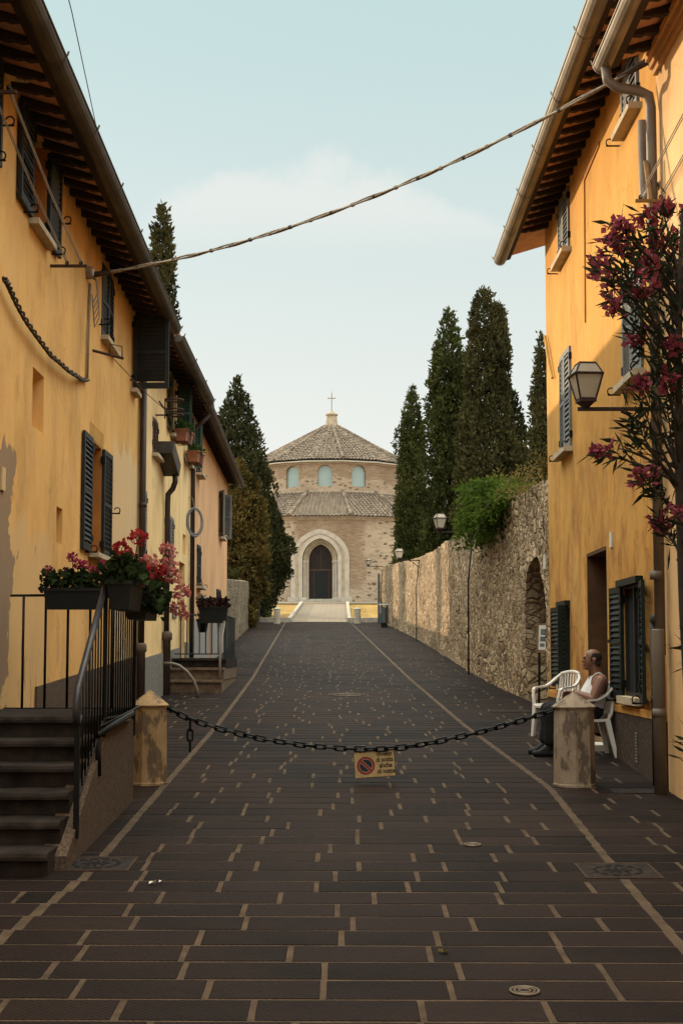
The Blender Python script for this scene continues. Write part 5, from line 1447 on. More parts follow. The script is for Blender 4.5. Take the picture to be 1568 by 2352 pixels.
pts = [(11.95, gz(11.9)-.2), (11.95, gz(11.9)+.12), (13.3, zl-.45), (14.0, zl-.12), (15.72, zl-.12), (15.72, gz(15.7)-.2)]
mb.prism([(sX-.12, y, z) for y, z in pts], (.22, 0, 0)); mb.build('side_wall', plinth_p, stt)
rl = thing('stair_railing', 'black iron railing with thin bars and a sloping handrail around the front stairs', 'railing', (sX, 14, zl))
X0 = sX+.10; yb0, yb1 = 12.35, 15.68; zt = 2.41+.655
mb = MB(); mb.box((X0, yb0, (gz(12.3)+.2+2.41-.30)/2), (.045, .045, 2.41-.30-gz(12.3)-.2)); mb.box((X0, yb1, (zl-.3+zt)/2), (.04, .04, zt-zl+.3)); mb.box((X0, 13.75, (zl-.2+zt)/2), (.035, .035, zt-zl+.2)); build_each(mb, 'post', iron, rl)
mb = MB(); mb.tube([(X0, 13.75, zt), (X0, yb1, zt), (-3.72, yb1, zt-.01)], .016, 6)
mb.tube([(X0, yb0, gz(12.3)+.5), (X0, 13.7, zl-.02), (X0, yb1, zl-.05)], .014, 6); mb.tube([(X0, yb1, zl+.0), (-3.8, yb1, zl+.0)], .014, 6)
mb.tube([(X0, yb1, zl-.3), (X0-.22, yb1, zl-.3)], .012, 6)
mb.build('rail', iron, rl)
mb = MB()
mb.tube([(X0, 12.42, 2.41-.56), (X0, 12.33, 2.41-.62), (X0, 12.27, 2.41-.55), (X0, 12.28, 2.41-.42), (X0, 12.36, 2.41-.30), (X0, 12.9, 2.41+.09), (X0, 13.72, zt+.015)], .032, 10); mb.build('handrail', ironl, rl, smooth=True)
bb = None; by = []
y = yb0+.1
while y < yb1-.05: by.append(y); y += .15
for y in by:
    zt_ = zt if y > 13.72 else (2.41-.33+(zt-2.41+.33)*(y-12.33)/(13.72-12.33)); zb_ = zl-.05 if y > 13.7 else gz(12.3)+.5+(zl-.02-gz(12.3)-.5)*(y-yb0)/(13.7-yb0)
    mb = MB(); mb.tube([(X0, y, zb_), (X0, y, zt_)], .0095, 6); mb.build('baluster', iron, rl, smooth=True)
x = X0-.25
while x > -3.78:
    mb = MB(); mb.tube([(x, yb1, zl), (x, yb1, zt)], .0165, 6); mb.build('baluster', iron, rl, smooth=True); x -= .25
mb = MB(); p = [(X0+.0, 13.35, 2.41-.78), (X0+.03, 14.0, 2.41-.72), (X0+.04, 15.3, 2.41-.655)]
mb.tube(p, .034, 8); mb.tube([(X0, 13.4, 2.41-.80), (X0, 13.45, zl-.55)], .03, 6); mb.tube([(X0+.02, 13.4, 2.41-.70), (X0+.04, 15.9, 2.41-.60)], .012, 6); mb.build('lower_rail', iron, rl, smooth=True)

# ============ flower boxes
ger = leafmat('geranium_leaf', (0.012, 0.022, 0.010), (0.045, 0.06, 0.024), .25, 6)
pinkd = leafmat('magenta_petal', (0.20, 0.02, 0.05), (0.42, 0.06, 0.13), .3, 30); pinkl = leafmat('pink_petal', (0.42, 0.13, 0.12), (0.66, 0.28, 0.25), .3, 30); redf = leafmat('red_petal', (0.20, 0.015, 0.018), (0.42, 0.05, 0.055), .3, 30)
def flower_box(label, c, d, L, h, w, flowers, nleaf=260, leafh=.22, group='flower boxes on the front stair railing', mat=trough_m, leaf=ger, ls=.06, over=0.0, cat='flower box'):
    """trough whose top middle is at c and whose length runs along d"""
    c = Vector(c); d = Vector(d).normalized(); n = Vector((d.y, -d.x, 0)); Z = Vector((0, 0, 1))
    t = thing('flower_box', label, cat, c, group)
    mb = MB(); b_ = [c+d*(sx*L*.45)+n*(sy*w*.38)-Z*h for sx, sy in ((-1, -1), (1, -1), (1, 1), (-1, 1))]; tp = [c+d*(sx*L*.5)+n*(sy*w*.5) for sx, sy in ((-1, -1), (1, -1), (1, 1), (-1, 1))]
    mb.hexa(b_+tp)
    for sx, sy, lx, ly in ((0, -1, L+.04, .03), (0, 1, L+.04, .03), (-1, 0, .03, w+.03), (1, 0, .03, w+.03)):
        q = c+d*(sx*L*.5)+n*(sy*w*.5); R = Matrix((d, n, Z)).transposed(); mb.box(q, (lx, ly, .035), R)
    mb.build('trough', mat, t)
    cen = []; dr_ = []
    for i in range(nleaf):
        u = random.uniform(-.5, .5); v = random.gauss(0, .32); s = random.random()
        p = c+d*(u*L*1.06)+n*(v*w)+Z*(s*leafh*(1-1.2*v*v)+.01)
        if over and random.random() < over: p = c+d*(u*L*1.1)+n*(random.uniform(.4, .75)*w)-Z*random.uniform(0, h*.7)
        cen.append(tuple(p)); dr_.append((random.uniform(-1, 1), random.uniform(-1, 1), random.uniform(-.2, .8)))
    foliage('foliage', leaf, cen, dr_, ls*1.25, ls*1.15, c, t, 2, .8)
    mb = MB()
    for (u, v, z, r, m_) in flowers: 
        p = c+d*(u*L)+n*(v*w)+Z*z; mb.tube([c+d*(u*L*.8)+Z*.02, (c+d*(u*L*.9)+p)/2, p], .006, 4)
    if flowers: build_each(mb, 'stem', ger, t)
    for (u, v, z, r, m_) in flowers:
        p = c+d*(u*L)+n*(v*w)+Z*z; pc = []; pd = []
        for k in range(34):
            q = Vector((random.gauss(0, 1), random.gauss(0, 1), random.gauss(0, 1))).normalized(); q.z *= .8
            pc.append(tuple(p+q*r*.75)); pd.append(tuple(q+Vector((0, 0, .3))))
        foliage('flower_head', m_, pc, pd, r*.55, r*.6, c, t, 2, 1.1)
    return t
zc_ = zt+.03
def FBpx(x, y, c, d, L, w): pass
flower_box('long dark trough of magenta geraniums on the rear railing of the front stairs', (-2.98, 15.58, zc_+.02), (1, 0, 0), .66, .22, .2,
  [(-.48, -.1, .22, .055, pinkd), (-.18, 0, .20, .035, pinkd), (-.05, -.2, .36, .06, pinkd), (.05, 0, .28, .055, pinkd), (.14, -.2, .27, .06, pinkd), (.32, .1, .22, .045, pinkd), (.5, -.2, .28, .06, pinkd), (.6, -.3, .2, .075, pinkl), (.0, -.5, .12, .04, pinkd)], 240, .2)
flower_box('dark trough of bright red geraniums hung outside the front stair railing, nearer one', (X0+.16, 13.95, zt+.03), (0, 1, 0), .85, .26, .24,
  [(-.35, .0, .33, .085, redf), (-.1, .1, .28, .07, redf), (.1, -.3, .25, .05, redf), (.42, .3, .50, .085, redf), (.5, .3, .2, .09, redf), (.3, .6, .08, .08, redf)], 420, .24, ls=.075)
flower_box('dark trough of pale pink geraniums spilling over the far end of the front stair railing', (X0+.17, 15.05, zt-.02), (0, 1, 0), .95, .28, .26,
  [(-.35, .5, .35, .08, pinkl), (-.1, .6, .22, .10, redf), (.05, 1.0, .48, .08, pinkl), (.2, 1.0, .32, .085, pinkl), (.35, 1.1, .22, .09, pinkl), (.4, 1.45, .04, .095, pinkl), (.45, 1.3, -.14, .08, pinkl), (-.3, .2, .3, .06, pinkl), (.5, 1.5, -.22, .06, pinkl)], 520, .24, over=.25, ls=.075)

# ============ second stair, its railing, pots and hoop
g2 = Vector((-3.2, 32, gz(31.6)))
s2 = thing('small_stair', 'small block of stone steps with a railing in front of the cream house door', 'stairs', g2)
zl2 = 2.41-.12
for k, (yy0, z0, z1) in enumerate(((31.3, gz(31.3)-.3, gz(31.5)+.28), (31.75, gz(31.5)+.28, gz(31.5)+.55), (32.2, gz(31.5)+.55, zl2))):
    mb = MB(); pts = [(yy0+.05, z0), (yy0+.05, z1-.06), (yy0, z1-.05), (yy0+.01, z1), (35.6, z1), (35.6, z0)]
    mb.prism([(-3.95, y, z) for y, z in pts], (1.27+.012*k, 0, 0)); mb.build('step', M('worn_brick_step', (0.12, 0.08, 0.055), .9, .4, 7, .5, 30) if k < 2 else concrete, s2)
r2 = thing('stair_railing', 'slim grey iron railing on the small steps by the cream house', 'railing', (-3.2, 32.3, zl2))
X2 = -2.70; zt2 = zl2+1.0; irong = M('slate_iron', (0.035, 0.042, 0.05), .5, .2, 8, .1, 40, .2)
mb = MB(); mb.tube([(-3.85, 32.3, zt2), (X2, 32.3, zt2), (X2, 35.5, zt2)], .018, 6); mb.tube([(-3.85, 32.3, zl2+.1), (X2, 32.3, zl2+.1)], .015, 6); mb.build('rail', irong, r2)
mb = MB(); mb.tube([(X2+.02, 32.3, zt2+.02), (X2-.02, 31.6, zl2+.35), (X2-.03, 31.45, zl2+.0), (X2-.03, 31.4, gz(31.4))], .032, 8); mb.build('handrail', pipeg, r2, smooth=True)
for i in range(8):
    x = X2-.145*i; mb = MB(); mb.tube([(x, 32.3, zl2 if i in (0, 7) else zl2+.1), (x, 32.3, zt2)], .014 if i else .025, 6); mb.build('baluster', irong, r2)
for i in range(1, 9):
    y = 32.3+.37*i; mb = MB(); mb.tube([(X2, y, zl2), (X2, y, zt2)], .014, 6); mb.build('baluster', irong, r2)
flower_box('dark trough of small dark red plants on the railing of the small steps', (-2.95, 32.2, zt2+.17), (1, 0, 0), .66, .36, .26, [], 330, .2, None, ls=.055, leaf=leafmat('dark_red_leaf', (0.02, 0.012, 0.012), (0.07, 0.035, 0.03), .2, 8))
for (x, y, Y, lab, s) in ((836, 0, 0, '', 0),):
    pass
for px_, py_, lab, s in ((443, 1380, 'small grey pot hanging above the other on the salmon wall', .17), (441, 1428, 'dark pot with a spiky plant behind the railing of the small steps', .15)):
    Yw, zw = L3.px(px_, py_); p = L3.P(36.7, zw, .35)
    t = thing('plant_pot', lab, 'pot', p); mb = MB(); mb.lathe(p-Vector((0, 0, .3)), [(s*.7, 0), (s, .28), (s*1.12, .29), (s*1.12, .36), (s*.9, .36)], 14); mb.build('pot', trough_m if s < .16 else shut_n, t, smooth=True)
    cen = [tuple(p+Vector((random.gauss(0, .05), random.gauss(0, .05), .06))) for _ in range(26)]; foliage('foliage', ger, cen, [(random.gauss(0, .35), random.gauss(0, .35), 1) for _ in cen], .3 if s < .16 else .08, .03, p, t, 1, .2)
hb_ = [at(375, 1524, 29.9), at(395, 1524, 29.9), at(412, 1529, 29.9), at(430, 1543, 29.9), at(444, 1562, 29.9), at(452, 1582, 29.9), at(455, 1606, 29.9)]
mb = MB(); mb.tube(hb_, .035, 10); o = mb.build('pipe_guard', pipeg, loc=(hb_[-1].x, hb_[-1].y, gz(29.9)), smooth=True); tag(o, 'curved grey tube guarding the foot of the downpipe by the small steps', 'guard rail')

# ============ things on the left walls
bm_ = MB()
cpx = [(-8, 640), (0, 651), (10, 674), (26, 707), (44, 738), (64, 766), (85, 794), (102, 816), (123, 833), (143, 851), (164, 864), (182, 871), (198, 873)]
cw = [L1.P(*L1.px(x, y), .09 if i < 11 else .04) for i, (x, y) in enumerate(cpx)]
bt = thing('cable_bundle', 'thick twisted bundle of brown cables drooping along the ochre wall', 'cable', cw[6])
fine = []
for a, b_ in zip(cw, cw[1:]): fine += [a.lerp(b_, k/8) for k in range(8)]
for s in range(3):
    mb = MB(); mb.tube([p+Vector((math.cos(i*.55+s*2.1)*.022, 0, math.sin(i*.55+s*2.1)*.022)) for i, p in enumerate(fine)], .015, 5); mb.build('strand', wired, bt, smooth=True)
v0, v1 = L1.px(196, 868), L1.px(203, 650)
for s in range(3):
    mb = MB(); mb.tube([L1.P(v0[0]+s*.03, v0[1], .03), L1.P((v0[0]+v1[0])/2+s*.02, (v0[1]+v1[1])/2, .03), L1.P(v1[0]+s*.03, v1[1], .03)], .013, 5); mb.build('strand', wirem, bt, smooth=True)
jb = L1.px(199, 626); p = L1.P(jb[0], jb[1], .0)
t = thing('junction_box', 'round grey junction box where the overhead cable meets the ochre wall', 'junction box', p)
RX = Matrix.Rotation(PI/2, 3, 'Y'); mb = MB(); mb.lathe(p, [(.10, 0), (.10, .07), (.085, .1)], 14, RX); mb.build('box', wirem, t); mb = MB(); mb.lathe(p+Vector((.101, 0, 0)), [(.06, 0), (.05, .015)], 12, RX); mb.build('cover', plaque_m, t)
mb = MB()
for k in range(5):
    a = p+Vector((.05, .06, -.06)); mb.tube([a, a+Vector((.06, .12+.04*k, .02)), a+Vector((.08, .18+.05*k, -.2-.08*k)), a+Vector((.03, .12+.03*k, -.35-.09*k)), a+Vector((.02, .03, -.25))], .009, 5)
mb.build('loose_wire', wirem, t, smooth=True)
# overhead cable across the street
pa = L1.P(jb[0]+.05, jb[1]-.02, .1); zb_ = R1.px(1502, 140); pb = R1.P(*zb_, .08)
oc = thing('overhead_cable', 'bundle of pale cables strung across the street from the ochre house to the golden house', 'cable', (pa+pb)/2)
cat_ = lambda u, d=Vector((0, 0, 0)): pa.lerp(pb, u)+Vector((0, 0, -.42*4*u*(1-u)))+d
for s, (dy, dz) in enumerate(((0, .014), (.014, -.008), (-.014, -.008))):
    mb = MB(); mb.tube([cat_(i/80, Vector((0, dy+.006*math.sin(i*1.1+s), dz+.008*math.sin(i*.9+s*2)))) for i in range(81)], .0135, 5); mb.build('strand', wirem, oc, smooth=True)
for i in range(26):
    u = (i+.5)/26; q = cat_(u); d = (cat_(u+.003)-q).normalized(); mb = MB(); mb.tube([q-d*.02, q+d*.02], .03, 8); mb.build('tie', wirem if i % 2 else wired, oc)
mb = MB(); mb.tube([cat_(0), cat_(.012), cat_(.04)], [.05, .045, .03], 8); mb.tube([cat_(.955), cat_(.985), cat_(1)], [.03, .045, .05], 8); mb.build('clamp', wired, oc)
mb = MB(); q = cat_(1)
for k in range(4): mb.tube([q, q+Vector((.0, -.1, -.05*k)), q+Vector((.05, -.35-.05*k, -.25-.04*k)), q+Vector((0, -.5, .05-.03*k))], .009, 5)
mb.build('loose_wire', wirem, oc, smooth=True)
# clotheslines with their wall brackets
def clothesline(label, fac, Ya, za, Yb, zb2, out, offs, n=2, mat=rust):
    t = thing('clothesline', label, 'clothesline', fac.P(Yb, zb2, 0))
    for Y, z in ((Ya, za), (Yb, zb2)):
        a, b_ = fac.P(Y, z, -.05), fac.P(Y, z, out); mb = MB(); mb.box((a+b_)/2, (abs((b_-a).x), .035, .035)); mb.build('bracket', mat, t)
        mb = MB()
        for o in offs: mb.ball(fac.P(Y, z+.045, o), .028, 8)
        mb.build('pulley', iron, t)
    mb = MB()
    for o in offs:
        for dz in (.07, .03): mb.tube([fac.P(Ya, za+dz, o), fac.P((Ya+Yb)/2, (za+zb2)/2+dz-.05, o), fac.P(Yb, zb2+dz, o)], .0065, 4)
    mb.build('line', wirem, t); return t
b2 = L1.px(116, 611); clothesline('washing lines strung between two rusty bars high on the ochre wall', L1, 13.6, 2.41+5.62, b2[0], b2[1], .48, (.22, .40))
Yq = 16.2; zq = R0.px(1545, 428)[1]
tq = clothesline('washing lines rising from a wooden bar above the oleander', R0, 10.2, zq+.55, Yq, zq, .33, (.03, .27), mat=M('weathered_batten', (0.22, 0.12, 0.045), .85, .3, 6, .2))
sp0, sp1 = R0.P(16.25, R0.px(1540, 335)[1], .19), R0.P(16.2, R0.px(1540, 500)[1], .11)
mb = MB(); mb.tube([sp0, sp1], .03, 6); o = mb.build('wooden_pole', M('grey_pole_wood', (0.27, 0.17, 0.09), .85, .3, 6, .2), loc=(sp1.x, sp1.y, sp1.z)); tag(o, 'short wooden pole leaning on the wall behind the washing line bar', 'pole')
b3 = L1.px(213, 803); a = L1.P(b3[0], b3[1], -.05)
mb = MB(); mb.tube([a, a+Vector((.52, .1, -.12))], .022, 6); mb.tube([a+Vector((.3, .05, -.07)), a+Vector((.32, .05, .1)), a+Vector((.5, .05, .06)), a+Vector((.5, .08, -.1))], .01, 5)
end3 = a+Vector((.36, .06, -.12)); e4 = L2.P(29.3, L2.px(360, 948)[1], .25)
mb.tube([end3, end3.lerp(e4, .5)+Vector((0, 0, -.05)), e4], .007, 4)
o = mb.build('wall_bracket', rust, loc=(a.x, a.y, a.z)); tag(o, 'rusty bent bracket with a wire under the closed shutters of the ochre house', 'bracket')
rgY, rgz = 29.2, L2.px(352, 946)[1]; a = L2.P(rgY, rgz, 0)
t = thing('pot_ring_holder', 'rusty iron holder with three stacked rings on the cream wall', 'bracket', a)
mb = MB(); mb.tube([L2.P(27.6, rgz, .28), L2.P(rgY+.2, rgz, .28)], .018, 6); mb.tube([a, a+Vector((.32, 0, 0))], .018, 6); mb.tube([a+Vector((.2, 0, -.08)), a+Vector((.2, 0, .36))], .015, 6); mb.build('arm', rust, t)
for dz in (.02, .13, .34):
    mb = MB(); mb.tube([a+Vector((.38+math.cos(k*PI/9)*.19, .1+math.sin(k*PI/9)*.19, dz)) for k in range(18)], .02, 6, closed=True); mb.build('ring', rust, t, smooth=True)
for x, y, lab, nl in ((410, 990, 'terracotta window box with green leaves under the open green shutter', 90), (439, 1040, 'terracotta window box in an iron cradle, the farther of the two on the cream wall', 40)):
    Yw, zw = L2.px(x-14, y)
    t = flower_box(lab, L2.P(Yw+.1, zw, .26), (.1, 1, 0), .8, .26, .3, [], nl, .2, 'terracotta window boxes', terr, leafmat('box_leaf', (0.02, 0.04, 0.012), (0.07, 0.12, 0.03), .3, 5), .08, cat='window box')
    c = L2.P(Yw+.1, zw, .26); mb = MB()
    for k in range(4):
        q = c+Vector((0, -.3+k*.2, 0)); mb.tube([q+Vector((-.24, 0, .02)), q+Vector((-.16, 0, -.28)), q+Vector((.14, 0, -.28)), q+Vector((.17, 0, .0))], .009, 4)
    mb.tube([c+Vector((.17, -.42, 0)), c+Vector((.17, .42, 0))], .01, 4); mb.tube([c+Vector((.14, -.4, -.28)), c+Vector((.14, .4, -.28))], .01, 4); mb.build('cradle', iron, t)
cc = L2.P(35.6, L2.px(446, 1213)[1], .20)
t = thing('wire_coil', 'grey coil of spare cable hung on the downpipe between the cream and salmon houses', 'cable coil', cc)
ax1 = Vector((.55, .4, -.04)).normalized()
for k in range(7):
    mb = MB(); r1, r2_ = .29+random.uniform(-.025, .03), .34+random.uniform(-.02, .04); o_ = Vector((random.uniform(-.02, .02), random.uniform(-.03, .03), random.uniform(-.03, .0)))
    mb.tube([cc+o_+ax1*(math.cos(i*PI/14)*r1*.78)+Vector((0, 0, math.sin(i*PI/14)*r2_)) for i in range(28)], .014, 5, closed=True); mb.build('loop', M('blue_grey_cable', (0.17, 0.17, 0.19), .6, .2, 10, .1), t, smooth=True)
mb = MB(); mb.tube([cc+Vector((0, 0, .33)), cc+Vector((-.05, -.05, .6)), cc+Vector((-.15, -.1, .62))], .012, 5); mb.build('hanger', wirem, t)
tw = MB(); tw.tube([L1.P(17.6, 2.41+6.4, .72), L1.P(17.5, 2.41+6.52, .7), Vector((-2.72, 13.6, 2.41+6.46)), Vector((-2.1, 9.0, 2.41+5.4))], .006, 4)
o = tw.build('thin_wire', wired, loc=L1.P(17.6, 2.41+6.5, .82)); tag(o, 'single thin dark wire running up from the gutter of the ochre house into the sky', 'wire')
for fac, x, y, lab, w, h in ((R1, 1404, 1240, 'white marble number plaque beside the door of the golden house', .12, .22), (L2, 418, 1365, 'small pale plaque on the doorway of the cream house', .45, .2), (L1, 5, 1100, 'cream doorbell plate on the ochre wall above the bare peeling patch', .16, .26)):
    Yw, zw = fac.px(x, y); mb = MB(); mb.fbox(fac, Yw-w/2, Yw+w/2, zw-h/2, zw+h/2, .002, .025); o = mb.build('wall_plaque', plaque_m if fac is not L1 else M('cream_plate', (0.52, 0.37, 0.2), .6, .1, 4, .05), loc=fac.P(Yw, zw)); tag(o, lab, 'plaque')
mb = MB(); Yw = 26.75; mb.box((poly_x(WALLR, Yw)-.06, Yw, 2.41+1.75), (.03, .16, .28)); o = mb.build('wall_plaque', plaque_m, loc=(poly_x(WALLR, Yw), Yw, 2.41+1.75)); tag(o, 'small white plaque on the stone wall between the arched niche and the golden house', 'plaque')
mb = MB(); st0, st1 = R1.px(1263, 762), R1.px(1274, 868); st1 = (25.2, st1[1]); mb.tube([R1.P(26.2, st0[1], .05), R1.P(25.75, (st0[1]+st1[1])/2, .06), R1.P(25.3, st1[1], .05)], .03, 5)
o = mb.build('shutter_stay', M('ochre_batten', (0.42, 0.24, 0.06), .8, .2, 4, .1), loc=R1.P(26, st0[1])); tag(o, 'slanting ochre batten fixed near the far corner of the golden house', 'batten')

# ============ wall lanterns
lglass = None
def lglassm():
    m, nt, b = nodes('frosted_lantern_glass'); v = coords(nt)
    c = ramp(nt, noise_n(nt, v, 3, 4), [(0.3, (0.55, 0.48, 0.38)), (0.7, (0.75, 0.67, 0.55))]); ln(nt, c, b.inputs['Base Color']); b.inputs['Roughness'].default_value = .25; b.inputs['Specular IOR Level'].default_value = .5
    tr = N(nt, 'ShaderNodeBsdfTranslucent'); tr.inputs[0].default_value = (.7, .62, .5, 1); mx = N(nt, 'ShaderNodeMixShader'); mx.inputs[0].default_value = .5
    ln(nt, b.outputs[0], mx.inputs[1]); ln(nt, tr.outputs[0], mx.inputs[2]); ln(nt, mx.outputs[0], nt.nodes['Material Output'].inputs[0]); return m
lglass = lglassm()
lampm = M('dark_bronze_iron', (0.035, 0.022, 0.02), .55, .3, 8, .1, 40, .2)
def lantern(label, wp, d, L, sc, conduit=None, rz=.12, below=.06):
    wp = Vector(wp); d = Vector(d).normalized(); tip = wp+d*L; Z = Vector((0, 0, 1))
    t = thing('wall_lantern', label, 'lantern', wp, 'wall lanterns along the street')
    mb = MB(); n = Vector((d.y, -d.x, 0)); mb.obox(wp-n*.02*sc-Z*.025*sc-d*.1, d*(L+.2), n*.04*sc, Z*.05*sc); mb.build('arm', lampm, t)
    mb = MB(); mb.tube([wp+d*(L*.5)-Z*.03*sc, wp+d*(L*.42)-Z*.06*sc, wp-Z*L*.36], .02*sc, 6); mb.build('brace', lampm, t)
    R = Matrix.Rotation(rz, 3, 'Z'); b0 = tip+Z*below*sc
    def fr(z, h): return [b0+R @ Vector((sx*h*sc, sy*h*sc, z*sc)) for sx, sy in ((-1, -1), (1, -1), (1, 1), (-1, 1))]
    lo, hi, top = fr(.07, .105), fr(.40, .185), fr(.55, .11)
    mb = MB()
    for i in range(4):
        mb.tube([lo[i], hi[i]], .013*sc, 6); mb.tube([hi[i], top[i]], .012*sc, 6)
        for a in (lo, hi, top): mb.tube([a[i], a[(i+1) % 4]], (.017 if a is hi else .013)*sc, 6)
    mb.hexa(fr(.03, .115)+fr(.075, .115)); mb.hexa(fr(-.06, .02)+fr(.03, .10)); mb.hexa(fr(.385, .195)+fr(.40, .20)); mb.hexa(fr(.548, .112)+fr(.565, .112))
    f = mb.build('lantern_frame', lampm, t)
    mb = MB()
    a, b_ = fr(.075, .10), fr(.385, .178)
    for i in range(4): mb.quad(a[i], a[(i+1) % 4], b_[(i+1) % 4], b_[i])
    mb.build('lantern_glass', lglass, f, fix=False)
    a, b_ = fr(.402, .183), fr(.548, .112); mb = MB(); mb.hexa(a+b_); mb.build('lantern_cap', M('lantern_cap_plate', (0.30, 0.25, 0.20), .4, .15, 4, .05), f)
    if conduit:
        mb = MB(); mb.tube(conduit, .022, 6); mb.build('conduit', iron, t, smooth=True)
    return t
zl1 = R0.px(1533, 936)[1]
lantern('big dark framed street lantern on a bracket in front of the golden house', (3.70, 16.25, zl1), (-1, .0, 0), .82, .88, rz=.10)
for x, ytop, ybot, L, sc, lab in ((1083, 1222, 1545, .93, .80, 'lantern on the top of the tall stone wall, nearest the climber'), (961, 1287, 1440, .9, .82, 'lantern halfway along the tall stone wall, below the narrow green cypress'), (878, 1301, 1420, .95, .84, 'smallest lantern on the end of the tall stone wall, seen against the church front')):
    best = min((abs(at(x, ytop, Y).x-poly_x(WALLR, Y)+.06), Y) for Y in [26.6+.1*i for i in range(640)]); Y = best[1]; p = at(x, ytop, Y)
    yb_ = Y-.02
    cd = [p+Vector((.02, 0, -.02)), (poly_x(WALLR, Y)-.16, Y, (p.z+gz(Y))/2+.6), (poly_x(WALLR, Y)-.17, Y, gz(Y))]
    lantern(lab, p+Vector((.06, 0, 0)), (-1, -.05, 0), L, sc, cd, rz=.25)

# ============ info panel, bin, covers in the paving
ip = Vector((4.16, 28.15, gz(28.0)))
t = thing('info_panel', 'white information panel with small pictures on a dark stand inside the arched niche', 'panel', ip)
ex2 = Vector((.96, -.28, 0)).normalized(); nz2 = Vector((-ex2.y*-1, ex2.x*-1, 0)); ez2 = Vector((.05, .12, 1)).normalized(); ny2 = ez2.cross(ex2)
BP = lambda x, z, d=0: ip+Vector((0, 0, 1.12))+ex2*x+ez2*z+ny2*d
mb = MB(); mb.obox(BP(-.24, -.06, 0), ex2*.50, ny2*.03, ez2*.60); mb.build('board', M('panel_wood', (0.20, 0.115, 0.065), .7, .3, 6, .2), t)
mb = MB(); mb.obox(BP(-.2, 0, -.004), ex2*.42, ny2*.003, ez2*.5); sh_ = mb.build('sheet', plaque_m, t)
mb = MB()
for (a, b_, w, h) in ((-.16, .30, .14, .12), (.03, .32, .12, .1), (-.17, .17, .11, .10), (-.04, .18, .13, .07), (-.17, .06, .09, .07), (-.05, .05, .13, .08), (.1, .06, .08, .08)): mb.obox(BP(a, b_, -.006), ex2*w, ny2*.0015, ez2*h)
mb.build('picture', M('printed_picture', (0.10, 0.115, 0.125), .6, .7, 40, 0), sh_)
mb = MB(); mb.tube([BP(-.18, -.06, .015), ip+ex2*-.2], .025, 6); mb.tube([BP(.2, -.06, .015), ip+ex2*.2], .025, 6); build_each(mb, 'stand_leg', iron, t)
bp = Vector((2.42, 80.2, gz(80.2)))
t = thing('litter_bin', 'dark grey litter bin with a sloping lid at the foot of the tall stone wall', 'bin', bp)
binm = M('grey_bin_metal', (0.055, 0.062, 0.07), .55, .2, 5, .1)
mb = MB()
for i in range(9):
    a0_, a1_ = PI*2*i/9, PI*2*(i+.86)/9
    p = [bp+Vector((math.cos(a)*.26, math.sin(a)*.26, z)) for z in (.25, 1.15) for a in (a0_, a1_)]; q = [bp+Vector((math.cos(a)*.23, math.sin(a)*.23, z)) for z in (.25, 1.15) for a in (a0_, a1_)]
    mb.hexa([p[0], p[1], q[1], q[0], p[2], p[3], q[3], q[2]])
mb.build('basket', binm, t)
mb = MB(); mb.box(bp+Vector((0, .0, .12)), (.3, .3, .3)); mb.box(bp+Vector((.2, .25, .65)), (.06, .06, 1.4)); mb.build('stand', iron, t)
mb = MB(); mb.box(bp+Vector((0, 0, 1.31)), (.56, .56, .03), Matrix.Rotation(.14, 3, 'X')); mb.build('lid', M('bin_lid', (0.16, 0.17, 0.18), .4, .1, 5, .05), t)
castm = M('cast_iron_cover', (0.030, 0.0235, 0.0225), .8, .35, 14, .3, 50, 0, spec=.05); holem = M('drain_dark', (0.006, 0.006, 0.007), .9, .1, 3, 0)
def on_g(c, x, y, dz): yy_ = c[1]+y; return Vector((c[0]+x, yy_, SL*yy_+dz))
def grate(label, px_, w, d, skew):
    c = ground(*px_); t = thing('drain_grate', label, 'drain', (c.x, c.y, c.z), 'square drain grates')
    cc_ = (c.x, c.y); T = lambda x, y, dz: on_g(cc_, x+skew*y, y, dz)
    mb = MB(); p = [T(-w/2, -d/2, .004), T(w/2, -d/2, .004), T(w/2, d/2, .004), T(-w/2, d/2, .004)]; mb.hexa(p+[q+Vector((0, 0, .006)) for q in p]); mb.build('plate', castm, t)
    mb = MB()
    for a, b_ in (((-w/2-.02, -d/2-.02), (w/2+.02, -d/2)), ((-w/2-.02, d/2), (w/2+.02, d/2+.02)), ((-w/2-.02, -d/2), (-w/2, d/2)), ((w/2, -d/2), (w/2+.02, d/2))):
        p = [T(a[0], a[1], .0), T(b_[0], a[1], .0), T(b_[0], b_[1], .0), T(a[0], b_[1], .0)]; mb.hexa(p+[q+Vector((0, 0, .0125)) for q in p])
    mb.build('frame', rust, t)
    mb = MB()
    def petal(x, y, a, l, r):
        mb.quad(*[T(x+math.cos(a)*math.cos(k*PI/5)*l-math.sin(a)*math.sin(k*PI/5)*r, y+math.sin(a)*math.cos(k*PI/5)*l+math.cos(a)*math.sin(k*PI/5)*r, .0145) for k in range(10)])
    for k in range(8): a = k*PI/4; petal(math.cos(a)*w*.15, math.sin(a)*d*.16, a, w*.06, w*.022)
    for k in range(12): a = (k+.5)*PI/6; petal(math.cos(a)*w*.32, math.sin(a)*d*.35, a+PI/2, w*.07, w*.026)
    petal(0, 0, 0, .04, .04); mb.build('slots', holem, t, fix=False); return t
grate('square cast iron drain grate with petal slots below the front stairs', (222, 1986), .60, .56, 0)
grate('square cast iron drain grate with petal slots in front of the mottled bollard', (1418, 2002), .60, .56, 0)
